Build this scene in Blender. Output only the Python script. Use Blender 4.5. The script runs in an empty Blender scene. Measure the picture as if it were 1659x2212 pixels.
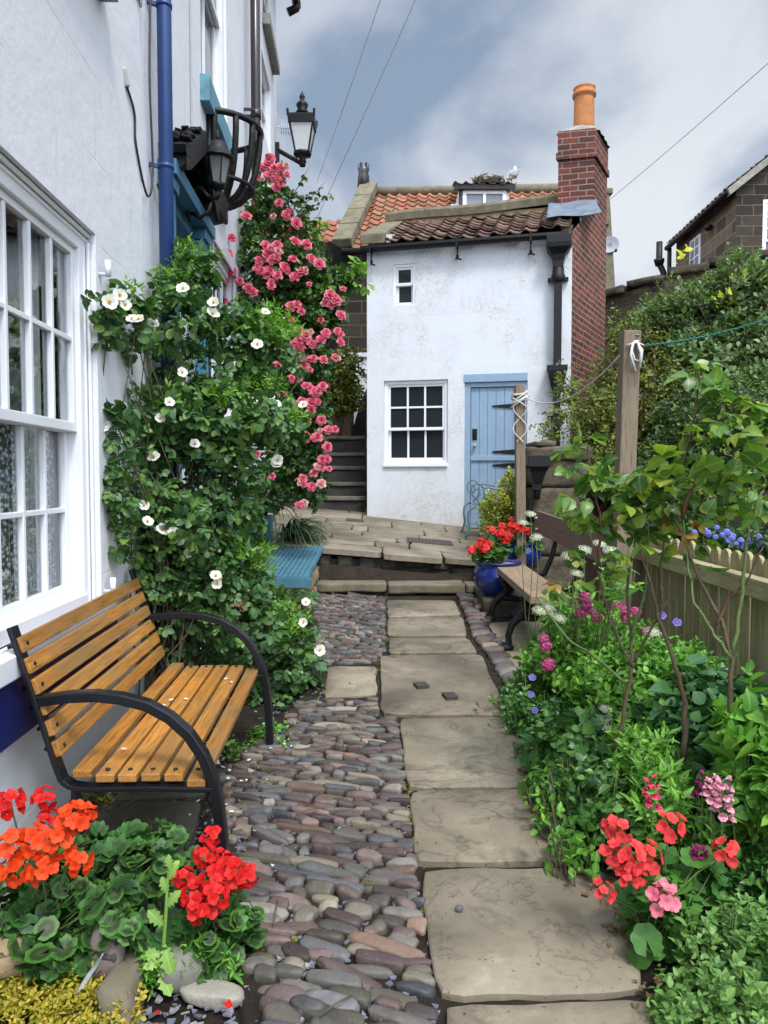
import bpy, bmesh, math, random
import numpy as np
from mathutils import Vector, Matrix, noise as mnoise

random.seed(7)
rng = np.random.default_rng(7)
S = bpy.context.scene
COL = S.collection

# ------------------------------------------------------------------ camera
F = 1600.0          # focal length, in units of a 1659 x 2212 picture
HOR = 1035.0
PITCH = math.atan((1106.0 - HOR) / F)
CAM = Vector((0, 0, 1.5))
cd = bpy.data.cameras.new('camera')
cam = bpy.data.objects.new('camera', cd)
COL.objects.link(cam)
cam.location = CAM
cam.rotation_euler = (math.pi / 2 - PITCH, 0, 0)
cd.sensor_fit = 'VERTICAL'
cd.sensor_height = 36.0
cd.lens = F / 2212.0 * 36.0
cd.clip_start = 0.05
cd.clip_end = 2000
S.camera = cam

# ------------------------------------------------------------------ light
SUN_EL, SUN_AZ = math.radians(56), math.radians(158)   # behind the camera, a little to the left, above thin cloud
w = bpy.data.worlds.new('World')
S.world = w
w.use_nodes = True
wn, wl = w.node_tree.nodes, w.node_tree.links
wn.clear()
SKY_DARK, SKY_LIGHT, SKY_GAIN = (1.5, 1.93, 2.6), (4.4, 4.55, 4.75), 5.2
def _n(t, **k):
    n = wn.new(t)
    for a, b in k.items(): setattr(n, a, b)
    return n
out = _n('ShaderNodeOutputWorld'); bg = _n('ShaderNodeBackground')
bg.inputs['Strength'].default_value = 0.1
sky = _n('ShaderNodeTexSky', sky_type='NISHITA', sun_disc=False)
sky.sun_elevation = SUN_EL; sky.sun_rotation = SUN_AZ
tc = _n('ShaderNodeTexCoord'); sep = _n('ShaderNodeSeparateXYZ')
wl.new(tc.outputs['Generated'], sep.inputs[0])
zadd = _n('ShaderNodeMath', operation='ADD'); wl.new(sep.outputs['Z'], zadd.inputs[0]); zadd.inputs[1].default_value = 0.28
zmx = _n('ShaderNodeMath', operation='MAXIMUM'); wl.new(zadd.outputs[0], zmx.inputs[0]); zmx.inputs[1].default_value = 0.05
dx = _n('ShaderNodeMath', operation='DIVIDE'); wl.new(sep.outputs['X'], dx.inputs[0]); wl.new(zmx.outputs[0], dx.inputs[1])
dy = _n('ShaderNodeMath', operation='DIVIDE'); wl.new(sep.outputs['Y'], dy.inputs[0]); wl.new(zmx.outputs[0], dy.inputs[1])
cmb = _n('ShaderNodeCombineXYZ'); wl.new(dx.outputs[0], cmb.inputs[0]); wl.new(dy.outputs[0], cmb.inputs[1])
mp = _n('ShaderNodeMapping'); mp.inputs['Rotation'].default_value = (0, 0, 0.5); mp.inputs['Scale'].default_value = (1.25, 0.95, 1); mp.inputs['Location'].default_value = (3.35, 1.7, 0)
wl.new(cmb.outputs[0], mp.inputs[0])
nz = _n('ShaderNodeTexNoise'); nz.inputs['Scale'].default_value = 1.7; nz.inputs['Detail'].default_value = 9; nz.inputs['Roughness'].default_value = 0.52; nz.inputs['Distortion'].default_value = 0.35
wl.new(mp.outputs[0], nz.inputs['Vector'])
rp = _n('ShaderNodeValToRGB'); wl.new(nz.outputs['Fac'], rp.inputs[0])
rp.color_ramp.interpolation = 'EASE'
rp.color_ramp.elements[0].position = 0.34; rp.color_ramp.elements[0].color = (0, 0, 0, 1)
rp.color_ramp.elements[1].position = 0.64; rp.color_ramp.elements[1].color = (1, 1, 1, 1)
# towards the horizon the cloud thins and whitens
hz = _n('ShaderNodeMapRange'); wl.new(sep.outputs['Z'], hz.inputs[0])
hz.inputs[1].default_value = 0.05; hz.inputs[2].default_value = 0.42; hz.inputs[3].default_value = 0.48; hz.inputs[4].default_value = -0.12
ad = _n('ShaderNodeMath', operation='ADD', use_clamp=True); wl.new(rp.outputs[0], ad.inputs[0]); wl.new(hz.outputs[0], ad.inputs[1])
mxc = _n('ShaderNodeMix', data_type='RGBA'); wl.new(ad.outputs[0], mxc.inputs[0])
mxc.inputs[6].default_value = (*SKY_DARK, 1); mxc.inputs[7].default_value = (*SKY_LIGHT, 1)
# an overcast dome is brightest overhead and on the sun's side
dt = _n('ShaderNodeVectorMath', operation='DOT_PRODUCT'); wl.new(tc.outputs['Generated'], dt.inputs[0]); dt.inputs[1].default_value = (-0.1, -0.62, 0.78)
gr = _n('ShaderNodeMapRange', interpolation_type='SMOOTHSTEP'); wl.new(dt.outputs['Value'], gr.inputs[0])
gr.inputs[1].default_value = 0.0; gr.inputs[2].default_value = 0.95; gr.inputs[3].default_value = 1.0; gr.inputs[4].default_value = SKY_GAIN
wfac = _n('ShaderNodeMapRange'); wl.new(gr.outputs[0], wfac.inputs[0]); wfac.inputs[1].default_value = 1.0; wfac.inputs[2].default_value = 3.0; wfac.inputs[3].default_value = 0.0; wfac.inputs[4].default_value = 0.75
mxw = _n('ShaderNodeMix', data_type='RGBA'); wl.new(wfac.outputs[0], mxw.inputs[0]); wl.new(mxc.outputs[2], mxw.inputs[6]); mxw.inputs[7].default_value = (3.15, 3.4, 3.8, 1)
mul = _n('ShaderNodeVectorMath', operation='SCALE'); wl.new(mxw.outputs[2], mul.inputs[0]); wl.new(gr.outputs[0], mul.inputs['Scale'])
fin = _n('ShaderNodeMix', data_type='RGBA'); fin.inputs[0].default_value = 0.9
wl.new(sky.outputs[0], fin.inputs[6]); wl.new(mul.outputs[0], fin.inputs[7])
wl.new(fin.outputs[2], bg.inputs['Color']); wl.new(bg.outputs[0], out.inputs[0])

sl = bpy.data.lights.new('sun', 'SUN'); sl.energy = 1.5; sl.angle = math.radians(12); sl.color = (1, 0.97, 0.92)
so = bpy.data.objects.new('sun', sl); COL.objects.link(so)
sdir = Vector((math.sin(SUN_AZ) * math.cos(SUN_EL), math.cos(SUN_AZ) * math.cos(SUN_EL), math.sin(SUN_EL)))
so.rotation_euler = sdir.to_track_quat('Z', 'Y').to_euler()
S.view_settings.view_transform = 'Standard'
S.view_settings.look = 'None'
S.view_settings.gamma = 1
S.view_settings.exposure = 0.95
try: S.view_settings.use_curve_mapping = False
except Exception: pass
S.cycles.max_bounces = 5
S.cycles.transparent_max_bounces = 8

# ------------------------------------------------------------------ surveying: a bearing plus a surface gives a point in the world
GS = 0.046          # the lane climbs 4.6 cm a metre
def ray(u, v):
    a = (u - 829.5) / F; b = (1106.0 - v) / F
    c, s = math.cos(PITCH), math.sin(PITCH)
    return Vector((a, c + b * s, -s + b * c))
def P(u, v, Y):
    d = ray(u, v); return CAM + d * (Y / d.y)
def G(u, v, dz=0.0):
    d = ray(u, v); t = (CAM.z - dz) / (GS * d.y - d.z); return CAM + d * t
def PLANE(u, v, p0, n):
    d = ray(u, v); n = Vector(n); t = (Vector(p0) - CAM).dot(n) / d.dot(n); return CAM + d * t
def wallx(y): return -1.15 - 0.0375 * y
def sstep(a, b, x):
    t = min(1, max(0, (x - a) / (b - a))); return t * t * (3 - 2 * t)
def terr(x, y): return 0.73 + 0.09 * (y - 7.7) - 0.08 * (x - 0.1)
def gz(x, y):
    if y < 7.5: z = GS * y
    elif y < 10.9: z = terr(min(x, 2.5), y) - 0.16
    else: z = terr(min(x, 2.5), 10.9) - 0.16 + 1.1 * sstep(10.9, 12.6, y) + 0.05 * max(0, y - 12.6)
    return z + 1.15 * sstep(1.72, 3.2, x) * sstep(-2, 3, y)

# ------------------------------------------------------------------ mesh builder
class MB:
    def __init__(s):
        s.v = []; s.f = []; s.m = []; s.sm = []; s.uv = []; s.M = None
    def add(s, vs, fs, mi=0, smooth=False, uvs=None):
        o = len(s.v)
        for p in vs:
            p = Vector(p)
            s.v.append(tuple(s.M @ p) if s.M is not None else tuple(p))
        for f in fs:
            s.f.append(tuple(i + o for i in f)); s.m.append(mi); s.sm.append(smooth)
        s.uv += list(uvs) if uvs else [None] * len(vs)
        return s
    def box(s, x0, x1, y0, y1, z0, z1, mi=0):
        return s.add([(x0,y0,z0),(x1,y0,z0),(x1,y1,z0),(x0,y1,z0),(x0,y0,z1),(x1,y0,z1),(x1,y1,z1),(x0,y1,z1)],
              [(0,3,2,1),(4,5,6,7),(0,1,5,4),(1,2,6,5),(2,3,7,6),(3,0,4,7)], mi)
    def bar(s, a, b, wd, ht, up=(0, 0, 1), mi=0):
        a = Vector(a); b = Vector(b); d = (b - a).normalized(); up = Vector(up)
        x = d.cross(up).normalized(); u = x.cross(d)
        vs = []
        for p in (a, b):
            for sx, sz in ((-1,-1),(1,-1),(1,1),(-1,1)): vs.append(p + x * sx * wd / 2 + u * sz * ht / 2)
        return s.add(vs, [(0,1,2,3),(7,6,5,4),(0,4,5,1),(1,5,6,2),(2,6,7,3),(3,7,4,0)], mi)
    def prism(s, poly, z0, z1, mi=0):
        n = len(poly)
        zt = z1 if isinstance(z1, (list, tuple)) else [z1] * n
        zb = z0 if isinstance(z0, (list, tuple)) else [z0] * n
        vs = [(p[0], p[1], zb[i]) for i, p in enumerate(poly)] + [(p[0], p[1], zt[i]) for i, p in enumerate(poly)]
        fs = [tuple(range(n - 1, -1, -1)), tuple(range(n, 2 * n))]
        fs += [(i, (i + 1) % n, n + (i + 1) % n, n + i) for i in range(n)]
        return s.add(vs, fs, mi)
    def extr(s, poly, ax, t, mi=0):
        # polygon of 3-D points pushed along ax * t
        n = len(poly); a = Vector(ax) * t
        vs = [Vector(p) for p in poly] + [Vector(p) + a for p in poly]
        fs = [tuple(range(n - 1, -1, -1)), tuple(range(n, 2 * n))] + [(i, (i + 1) % n, n + (i + 1) % n, n + i) for i in range(n)]
        return s.add(vs, fs, mi)
    def tube(s, pts, r, n=8, mi=0, smooth=True, sq=None):
        pts = [Vector(p) for p in pts]; k = len(pts)
        rs = r if isinstance(r, (list, tuple)) else [r] * k
        vs = []; up = None
        for i, p in enumerate(pts):
            d = (pts[min(i + 1, k - 1)] - pts[max(i - 1, 0)])
            d = d.normalized() if d.length > 1e-9 else Vector((0, 0, 1))
            if up is None: up = Vector((0, 0, 1)) if abs(d.z) < 0.9 else Vector((1, 0, 0))
            x = d.cross(up)
            if x.length < 1e-5: x = d.cross(Vector((0, 1, 0)))
            x.normalize(); up = x.cross(d).normalized()
            for j in range(n):
                a = 2 * math.pi * (j + 0.5) / n
                vs.append(p + (x * math.cos(a) + up * math.sin(a)) * rs[i])
        fs = []
        for i in range(k - 1):
            for j in range(n):
                a = i * n + j; b = i * n + (j + 1) % n
                fs.append((a, b, b + n, a + n))
        s.add(vs, fs, mi, smooth)
        o = len(s.v) - len(vs)
        s.f.append(tuple(o + j for j in range(n - 1, -1, -1))); s.m.append(mi); s.sm.append(False)
        s.f.append(tuple(o + (k - 1) * n + j for j in range(n))); s.m.append(mi); s.sm.append(False)
        return s
    def lathe(s, prof, c=(0, 0, 0), n=20, mi=0, smooth=True, a0=0.0, sx=1, sy=1):
        vs = []; fs = []; k = len(prof)
        for r, z in prof:
            for j in range(n):
                a = a0 + 2 * math.pi * j / n
                vs.append((c[0] + r * math.cos(a) * sx, c[1] + r * math.sin(a) * sy, c[2] + z))
        for i in range(k - 1):
            for j in range(n):
                fs.append((i * n + j, i * n + (j + 1) % n, (i + 1) * n + (j + 1) % n, (i + 1) * n + j))
        fs.append(tuple(range(n - 1, -1, -1))); fs.append(tuple((k - 1) * n + j for j in range(n)))
        return s.add(vs, fs, mi, smooth)
    def grid(s, fn, nu, nv, mi=0, smooth=True, uvf=None):
        vs = [fn(i / nu, j / nv) for j in range(nv + 1) for i in range(nu + 1)]
        uv = [uvf(i / nu, j / nv) for j in range(nv + 1) for i in range(nu + 1)] if uvf else None
        fs = [(j * (nu + 1) + i, j * (nu + 1) + i + 1, (j + 1) * (nu + 1) + i + 1, (j + 1) * (nu + 1) + i) for j in range(nv) for i in range(nu)]
        return s.add(vs, fs, mi, smooth, uv)
    def rock(s, c, r, seed=0, amt=0.15, sub=2, rz=0.0, power=0.85, mi=0):
        bm = bmesh.new(); bmesh.ops.create_icosphere(bm, subdivisions=sub, radius=1)
        R = Matrix.Rotation(rz, 3, 'Z'); vs = []
        for v in bm.verts:
            p = v.co
            q = Vector([math.copysign(abs(t) ** power, t) for t in p])
            q *= 1 + amt * mnoise.noise(p * 1.3 + Vector((seed * 7.1, seed * 3.3, seed))) + amt * .4 * mnoise.noise(p * 3.5 + Vector((seed, 0, 5)))
            vs.append(Vector(c) + R @ Vector((q.x * r[0], q.y * r[1], q.z * r[2])))
        fs = [tuple(v.index for v in f.verts) for f in bm.faces]; bm.free()
        return s.add(vs, fs, mi, True)
    def panel(s, x0, x1, z0, z1, holes, y=0.0, reveal=0.12, mi=0, rmi=None):
        # a wall face in the x-z plane of the current frame, with rectangular openings and their reveals
        rmi = mi if rmi is None else rmi
        xs = sorted({x0, x1} | {h[0] for h in holes} | {h[1] for h in holes})
        zs = sorted({z0, z1} | {h[2] for h in holes} | {h[3] for h in holes})
        for i in range(len(xs) - 1):
            for j in range(len(zs) - 1):
                cx, cz = (xs[i] + xs[i+1]) / 2, (zs[j] + zs[j+1]) / 2
                if any(h[0] < cx < h[1] and h[2] < cz < h[3] for h in holes): continue
                s.add([(xs[i], y, zs[j]), (xs[i+1], y, zs[j]), (xs[i+1], y, zs[j+1]), (xs[i], y, zs[j+1])], [(0, 1, 2, 3)], mi)
        for a, b, c, d in [h[:4] for h in holes]:
            q = y + reveal
            s.add([(a,y,c),(a,q,c),(a,q,d),(a,y,d)], [(0,1,2,3)], rmi)
            s.add([(b,y,c),(b,y,d),(b,q,d),(b,q,c)], [(0,1,2,3)], rmi)
            s.add([(a,y,d),(a,q,d),(b,q,d),(b,y,d)], [(0,1,2,3)], rmi)
            s.add([(a,y,c),(b,y,c),(b,q,c),(a,q,c)], [(0,1,2,3)], rmi)
        return s
    def build(s, name, mats, parent=None, loc=None, bevel=0, sub=0, seg=2):
        if not isinstance(mats, (list, tuple)): mats = [mats]
        root = Vector(loc) if loc is not None else (wloc(parent) if parent else Vector((0, 0, 0)))
        me = bpy.data.meshes.new(name)
        V = np.array(s.v, dtype=np.float64) - np.array(root)
        me.from_pydata(V.tolist(), [], s.f)
        for m in mats: me.materials.append(m)
        me.polygons.foreach_set('material_index', s.m)
        me.polygons.foreach_set('use_smooth', s.sm)
        uvl = me.uv_layers.new(name='UVMap')
        flat = np.empty(len(me.loops) * 2)
        k = 0
        for p in me.polygons:
            nx, ny, nzz = p.normal
            if abs(nzz) > 0.88: tx = None
            else:
                l = math.hypot(nx, ny) or 1; tx = (-ny / l, nx / l)
            for vi in p.vertices:
                if s.uv[vi] is not None: a, b = s.uv[vi]
                else:
                    q = s.v[vi]
                    if tx is None: a, b = q[0], q[1]
                    else: a, b = q[0] * tx[0] + q[1] * tx[1], q[2]
                flat[k] = a; flat[k + 1] = b; k += 2
        uvl.data.foreach_set('uv', flat)
        me.update()
        o = bpy.data.objects.new(name, me); COL.objects.link(o)
        if parent: o.parent = parent
        else: o.location = root
        if bevel:
            md = o.modifiers.new('bevel', 'BEVEL'); md.width = bevel; md.segments = seg; md.limit_method = 'ANGLE'; md.angle_limit = math.radians(40)
        if sub:
            md = o.modifiers.new('sub', 'SUBSURF'); md.levels = sub; md.render_levels = sub
        return o

def wloc(o):
    l = Vector(o.location)
    while o.parent: o = o.parent; l = l + Vector(o.location)
    return l
def tag(o, label=None, cat=None, group=None, kind=None):
    if label: o['label'] = label
    if cat: o['category'] = cat
    if group: o['group'] = group
    if kind: o['kind'] = kind
    return o
def thing(name, label, cat, loc, group=None):
    o = bpy.data.objects.new(name, None); COL.objects.link(o)
    o.location = Vector(loc); o.empty_display_size = 0.1
    return tag(o, label, cat, group)
def npmesh(name, V, FQ, mats, parent=None, loc=None, uv=None, col=None, smooth=True, mi=None):
    # V (n,3) world, FQ (m,k) with equal-sided faces
    root = Vector(loc) if loc is not None else (wloc(parent) if parent else Vector((0, 0, 0)))
    V = np.asarray(V, dtype=np.float32) - np.array(root, dtype=np.float32)
    FQ = np.asarray(FQ, dtype=np.int32)
    me = bpy.data.meshes.new(name)
    k = FQ.shape[1]
    me.vertices.add(len(V)); me.vertices.foreach_set('co', V.ravel())
    me.loops.add(FQ.size); me.loops.foreach_set('vertex_index', FQ.ravel())
    me.polygons.add(len(FQ)); me.polygons.foreach_set('loop_start', np.arange(0, FQ.size, k, dtype=np.int32))
    me.polygons.foreach_set('loop_total', np.full(len(FQ), k, dtype=np.int32))
    if not isinstance(mats, (list, tuple)): mats = [mats]
    for m in mats: me.materials.append(m)
    if mi is not None: me.polygons.foreach_set('material_index', np.asarray(mi, dtype=np.int32))
    me.polygons.foreach_set('use_smooth', np.full(len(FQ), smooth))
    if uv is not None:
        l = me.uv_layers.new(name='UVMap'); l.data.foreach_set('uv', np.asarray(uv, dtype=np.float32)[FQ.ravel()].ravel())
    if col is not None:
        a = me.color_attributes.new('Col', 'FLOAT_COLOR', 'POINT'); a.data.foreach_set('color', np.asarray(col, dtype=np.float32).ravel())
    me.update(calc_edges=True); me.validate()
    o = bpy.data.objects.new(name, me); COL.objects.link(o)
    if parent: o.parent = parent
    else: o.location = root
    return o
# ------------------------------------------------------------------ materials
class NT:
    def __init__(s, name):
        s.mat = bpy.data.materials.new(name); s.mat.use_nodes = True
        s.n = s.mat.node_tree.nodes; s.l = s.mat.node_tree.links
        s.b = s.n['Principled BSDF']; s.o = s.n['Material Output']
        s._c = {}
    def add(s, t, **k):
        n = s.n.new(t)
        for a, b in k.items(): setattr(n, a, b)
        return n
    def link(s, a, b): s.l.new(a, b)
    def set(s, inp, v):
        if hasattr(v, 'is_linked') or isinstance(v, bpy.types.NodeSocket): s.l.new(v, inp)
        elif isinstance(v, (tuple, list)): inp.default_value = (*v, 1) if len(v) == 3 and inp.type == 'RGBA' else v
        else: inp.default_value = v
    def coord(s, kind='Object', scale=None):
        key = (kind, scale)
        if key in s._c: return s._c[key]
        t = s.add('ShaderNodeTexCoord').outputs[kind]
        if scale:
            m = s.add('ShaderNodeMapping'); m.inputs['Scale'].default_value = scale; s.link(t, m.inputs[0]); t = m.outputs[0]
        s._c[key] = t; return t
    def noise(s, scale, detail=4, rough=.55, vec=None, dist=0):
        n = s.add('ShaderNodeTexNoise'); n.inputs['Scale'].default_value = scale; n.inputs['Detail'].default_value = detail
        n.inputs['Roughness'].default_value = rough; n.inputs['Distortion'].default_value = dist
        s.link(vec if vec is not None else s.coord(), n.inputs['Vector']); return n.outputs['Fac']
    def ramp(s, fac, stops):
        r = s.add('ShaderNodeValToRGB'); s.link(fac, r.inputs[0]); e = r.color_ramp.elements
        while len(e) < len(stops): e.new(.5)
        for i, (p, c) in enumerate(stops):
            e[i].position = p; e[i].color = (*c, 1) if isinstance(c, (tuple, list)) else (c, c, c, 1)
        return r.outputs[0]
    def mix(s, fac, a, b, blend='MIX'):
        m = s.add('ShaderNodeMix', data_type='RGBA', blend_type=blend)
        s.set(m.inputs[0], fac); s.set(m.inputs[6], a); s.set(m.inputs[7], b); return m.outputs[2]
    def math(s, op, a, b=None, clamp=False):
        m = s.add('ShaderNodeMath', operation=op, use_clamp=clamp); s.set(m.inputs[0], a)
        if b is not None: s.set(m.inputs[1], b)
        return m.outputs[0]
    def bump(s, h, strength=.3, dist=.01, prev=None):
        b = s.add('ShaderNodeBump'); b.inputs['Strength'].default_value = strength; b.inputs['Distance'].default_value = dist
        s.link(h, b.inputs['Height'])
        if prev is not None: s.link(prev, b.inputs['Normal'])
        s.link(b.outputs[0], s.b.inputs['Normal']); return b.outputs[0]
    def island(s): return s.add('ShaderNodeNewGeometry').outputs['Random Per Island']
    def fin(s, col, rough=.6, metal=0, spec=.5):
        s.set(s.b.inputs['Base Color'], col); s.set(s.b.inputs['Roughness'], rough); s.b.inputs['Metallic'].default_value = metal
        s.b.inputs['Specular IOR Level'].default_value = spec
        return s.mat
def scl(c, k): return tuple(min(1, x * k) for x in c)
def simple(name, c, rough=.5, var=.18, scale=6, bump=.15, bscale=40, metal=0, spec=.5, dirt=None, dirtamt=.5, stretch=None, bd=.004, isl=0):
    t = NT(name); v = t.coord('Object', stretch)
    n = t.noise(scale, 6, .6, v)
    col = t.ramp(n, [(.25, scl(c, 1 - var)), (.75, scl(c, 1 + var))])
    if dirt:
        d = t.ramp(t.noise(scale * .45, 8, .68, v, .4), [(.48, 0), (.72, dirtamt)])
        col = t.mix(d, col, dirt)
    if isl:
        k = t.ramp(t.island(), [(0, 1 - isl), (1, 1 + isl * .6)]); col = t.mix(1.0, col, k, 'MULTIPLY')
    t.bump(t.noise(bscale, 6, .65, v), bump, bd)
    return t.fin(col, rough, metal, spec)
def bricks(name, c1, c2, mortar, bw, bh, ms, bump=.6, rough=.85, dirt=(.05, .045, .035), dirtamt=.5, warp=.012, third=None, bd=.012):
    t = NT(name); uv = t.coord('UV')
    ws = t.add('ShaderNodeTexNoise'); ws.inputs['Scale'].default_value = 3.5; ws.inputs['Detail'].default_value = 3; t.link(uv, ws.inputs['Vector'])
    sub = t.add('ShaderNodeVectorMath', operation='SUBTRACT'); t.link(ws.outputs['Color'], sub.inputs[0]); sub.inputs[1].default_value = (.5, .5, .5)
    sc = t.add('ShaderNodeVectorMath', operation='SCALE'); t.link(sub.outputs[0], sc.inputs[0]); sc.inputs['Scale'].default_value = warp * 2
    ad = t.add('ShaderNodeVectorMath', operation='ADD'); t.link(uv, ad.inputs[0]); t.link(sc.outputs[0], ad.inputs[1])
    b = t.add('ShaderNodeTexBrick'); t.link(ad.outputs[0], b.inputs['Vector'])
    b.inputs['Scale'].default_value = 1; b.inputs['Brick Width'].default_value = bw; b.inputs['Row Height'].default_value = bh
    b.inputs['Mortar Size'].default_value = ms; b.inputs['Mortar Smooth'].default_value = .25; b.inputs['Bias'].default_value = 0
    b.inputs['Color1'].default_value = (0, 0, 0, 1); b.inputs['Color2'].default_value = (1, 1, 1, 1); b.inputs['Mortar'].default_value = (.5, .5, .5, 1)
    st = [(0, c1), (.5, third if third else tuple((x + y) / 2 for x, y in zip(c1, c2))), (1, c2)]
    col = t.ramp(b.outputs['Color'], st)
    col = t.mix(t.ramp(t.noise(14, 8, .7, uv), [(.3, .0), (.8, .55)]), col, scl(c1, .55))
    col = t.mix(b.outputs['Fac'], col, mortar)
    col = t.mix(t.ramp(t.noise(1.3, 8, .7, uv, .3), [(.45, 0), (.75, dirtamt)]), col, dirt)
    inv = t.math('SUBTRACT', 1.0, b.outputs['Fac'])
    h = t.math('ADD', inv, t.math('MULTIPLY', t.noise(22, 8, .7, uv), .8))
    t.bump(h, bump, bd)
    return t.fin(col, rough, 0, .25)
def plaster(name, base, flake=0.0, lines=True, lw=.95, lh=.36):
    t = NT(name); uv = t.coord('UV')
    big = t.noise(.8, 6, .6, uv)
    col = t.ramp(big, [(.25, scl(base, .94)), (.75, scl(base, 1.03))])
    # thin grime marks
    m = t.coord('UV', (9, 3.0, 1))
    st = t.ramp(t.noise(1.6, 9, .72, m, .8), [(.60, 0), (.78, .62)])
    col = t.mix(st, col, (.42, .39, .36))
    st2 = t.ramp(t.noise(2.1, 8, .65, t.coord('UV', (7, .9, 1)), .5), [(.56, 0), (.82, .5)])
    col = t.mix(st2, col, (.50, .47, .42))
    st3 = t.ramp(t.noise(26, 3, .5, uv), [(.74, 0), (.78, .55)])
    col = t.mix(st3, col, (.36, .33, .30))
    h = t.math('MULTIPLY', t.noise(16, 8, .6, uv), .6)
    if lines:
        b = t.add('ShaderNodeTexBrick'); t.link(uv, b.inputs['Vector'])
        for k, v in (('Scale', 1), ('Brick Width', lw), ('Row Height', lh), ('Mortar Size', .0045), ('Mortar Smooth', .5)): b.inputs[k].default_value = v
        brk = t.math('MULTIPLY', b.outputs['Fac'], t.ramp(t.noise(1.7, 4, .6, uv), [(.46, 0.0), (.62, .42)]))
        col = t.mix(t.math('MULTIPLY', brk, .8), col, (.40, .39, .38))
        h = t.math('SUBTRACT', h, t.math('MULTIPLY', brk, .8))
    if flake:
        zone = t.ramp(t.noise(1.5, 4, .6, uv), [(.43, 0), (.60, 1)])
        fl = t.ramp(t.noise(24, 9, .74, uv, 2.2), [(.545, 0), (.57, 1), (.60, .35)])
        f = t.math('MULTIPLY', t.math('MULTIPLY', zone, fl), flake, True)
        col = t.mix(f, col, t.ramp(t.noise(30, 3, .5, uv), [(.3, (.25, .22, .18)), (.7, (.44, .40, .35))]))
        h = t.math('SUBTRACT', h, t.math('MULTIPLY', f, .9))
        # splash staining where the wall meets the paving
        sp = t.add('ShaderNodeSeparateXYZ'); t.link(uv, sp.inputs[0])
        foot = t.math('MULTIPLY', t.ramp(sp.outputs[1], [(.0, 1), (1, 1)]), 1.0)
        mr = t.add('ShaderNodeMapRange'); t.link(sp.outputs[1], mr.inputs[0]); mr.inputs[1].default_value = 1.35; mr.inputs[2].default_value = .85; mr.inputs[3].default_value = 0; mr.inputs[4].default_value = .8
        ft = t.math('MULTIPLY', mr.outputs[0], t.ramp(t.noise(5, 7, .7, uv), [(.35, 0), (.65, .85)]), True)
        col = t.mix(ft, col, (.42, .40, .28))
    n0 = t.bump(t.noise(3.2, 6, .6, uv), .28, .03)
    t.bump(h, .5, .008, n0)
    return t.fin(col, .8, 0, .2)
def leafmat(name, cols, rough=.45, trans=.22, rib=True, zone=None, spec=.4):
    cols = [(min(.6, c[0] * 1.55), min(.6, c[1] * 1.42), c[2] * 1.2) for c in cols]; trans = trans * 1.25
    t = NT(name)
    k = t.island(); n = len(cols)
    col = t.ramp(k, [(i / (n - 1) if n > 1 else 0, c) for i, c in enumerate(cols)])
    uv = t.coord('UV'); sp = t.add('ShaderNodeSeparateXYZ'); t.link(uv, sp.inputs[0])
    if zone:
        # dark horseshoe band of a zonal leaf (a pigment of the leaf itself)
        r = t.add('ShaderNodeVectorMath', operation='LENGTH'); t.link(uv, r.inputs[0])
        z = t.ramp(t.math('ADD', r.outputs['Value'], t.math('MULTIPLY', t.math('SUBTRACT', t.noise(9, 3, .6, uv), .5), .25)), [(.05, .55), (.18, .9), (.33, .92), (.44, 0)])
        z = t.math('MULTIPLY', z, t.ramp(k, [(.15, .45), (.85, .95)]))
        col = t.mix(z, col, zone)
    if rib:
        ax = t.math('ABSOLUTE', sp.outputs[0])
        col = t.mix(t.ramp(ax, [(.0, .45), (.045, 0)]), col, scl(cols[-1], 1.6))
    col = t.mix(t.ramp(t.noise(35, 4, .6), [(.3, 0), (.9, .28)]), col, scl(cols[0], .6))
    t.fin(col, rough, 0, spec)
    if trans:
        tr = t.add('ShaderNodeBsdfTranslucent'); t.set(tr.inputs['Color'], t.mix(1.0, col, (1.0, 1.15, .55), 'MULTIPLY'))
        ms = t.add('ShaderNodeMixShader'); ms.inputs[0].default_value = trans
        t.link(t.b.outputs[0], ms.inputs[1]); t.link(tr.outputs[0], ms.inputs[2]); t.link(ms.outputs[0], t.o.inputs['Surface'])
    return t.mat
def petal(name, c1, c2, trans=.25, rough=.55):
    t = NT(name); uv = t.coord('UV'); sp = t.add('ShaderNodeSeparateXYZ'); t.link(uv, sp.inputs[0])
    col = t.ramp(t.island(), [(0, c1), (1, c2)])
    col = t.mix(t.ramp(sp.outputs[1], [(.0, .6), (.40, 0)]), col, scl(c1, .72))
    vn = t.ramp(t.noise(3, 3, .6, t.coord('UV', (14, .8, 1))), [(.35, 0), (.7, .35)]); col = t.mix(vn, col, scl(c1, .6))
    t.fin(col, rough, 0, .25)
    tr = t.add('ShaderNodeBsdfTranslucent'); t.set(tr.inputs['Color'], col)
    ms = t.add('ShaderNodeMixShader'); ms.inputs[0].default_value = trans
    t.link(t.b.outputs[0], ms.inputs[1]); t.link(tr.outputs[0], ms.inputs[2]); t.link(ms.outputs[0], t.o.inputs['Surface'])
    return t.mat
def tilemat(name, stops, moss, mossamt):
    t = NT(name); uv = t.coord('UV')
    fl = t.add('ShaderNodeVectorMath', operation='FLOOR'); t.link(uv, fl.inputs[0])
    wn_ = t.add('ShaderNodeTexWhiteNoise'); t.link(fl.outputs[0], wn_.inputs[0])
    col = t.ramp(wn_.outputs['Value'], stops)
    o = t.coord()
    col = t.mix(t.ramp(t.noise(9, 7, .7, o), [(.4, 0), (.75, .5)]), col, scl(stops[0][1], .5))
    col = t.mix(t.ramp(t.noise(1.6, 7, .68, o), [(.46, 0), (.66, mossamt)]), col, moss)
    t.bump(t.noise(40, 6, .6, o), .3, .006)
    return t.fin(col, .8, 0, .25)
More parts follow.
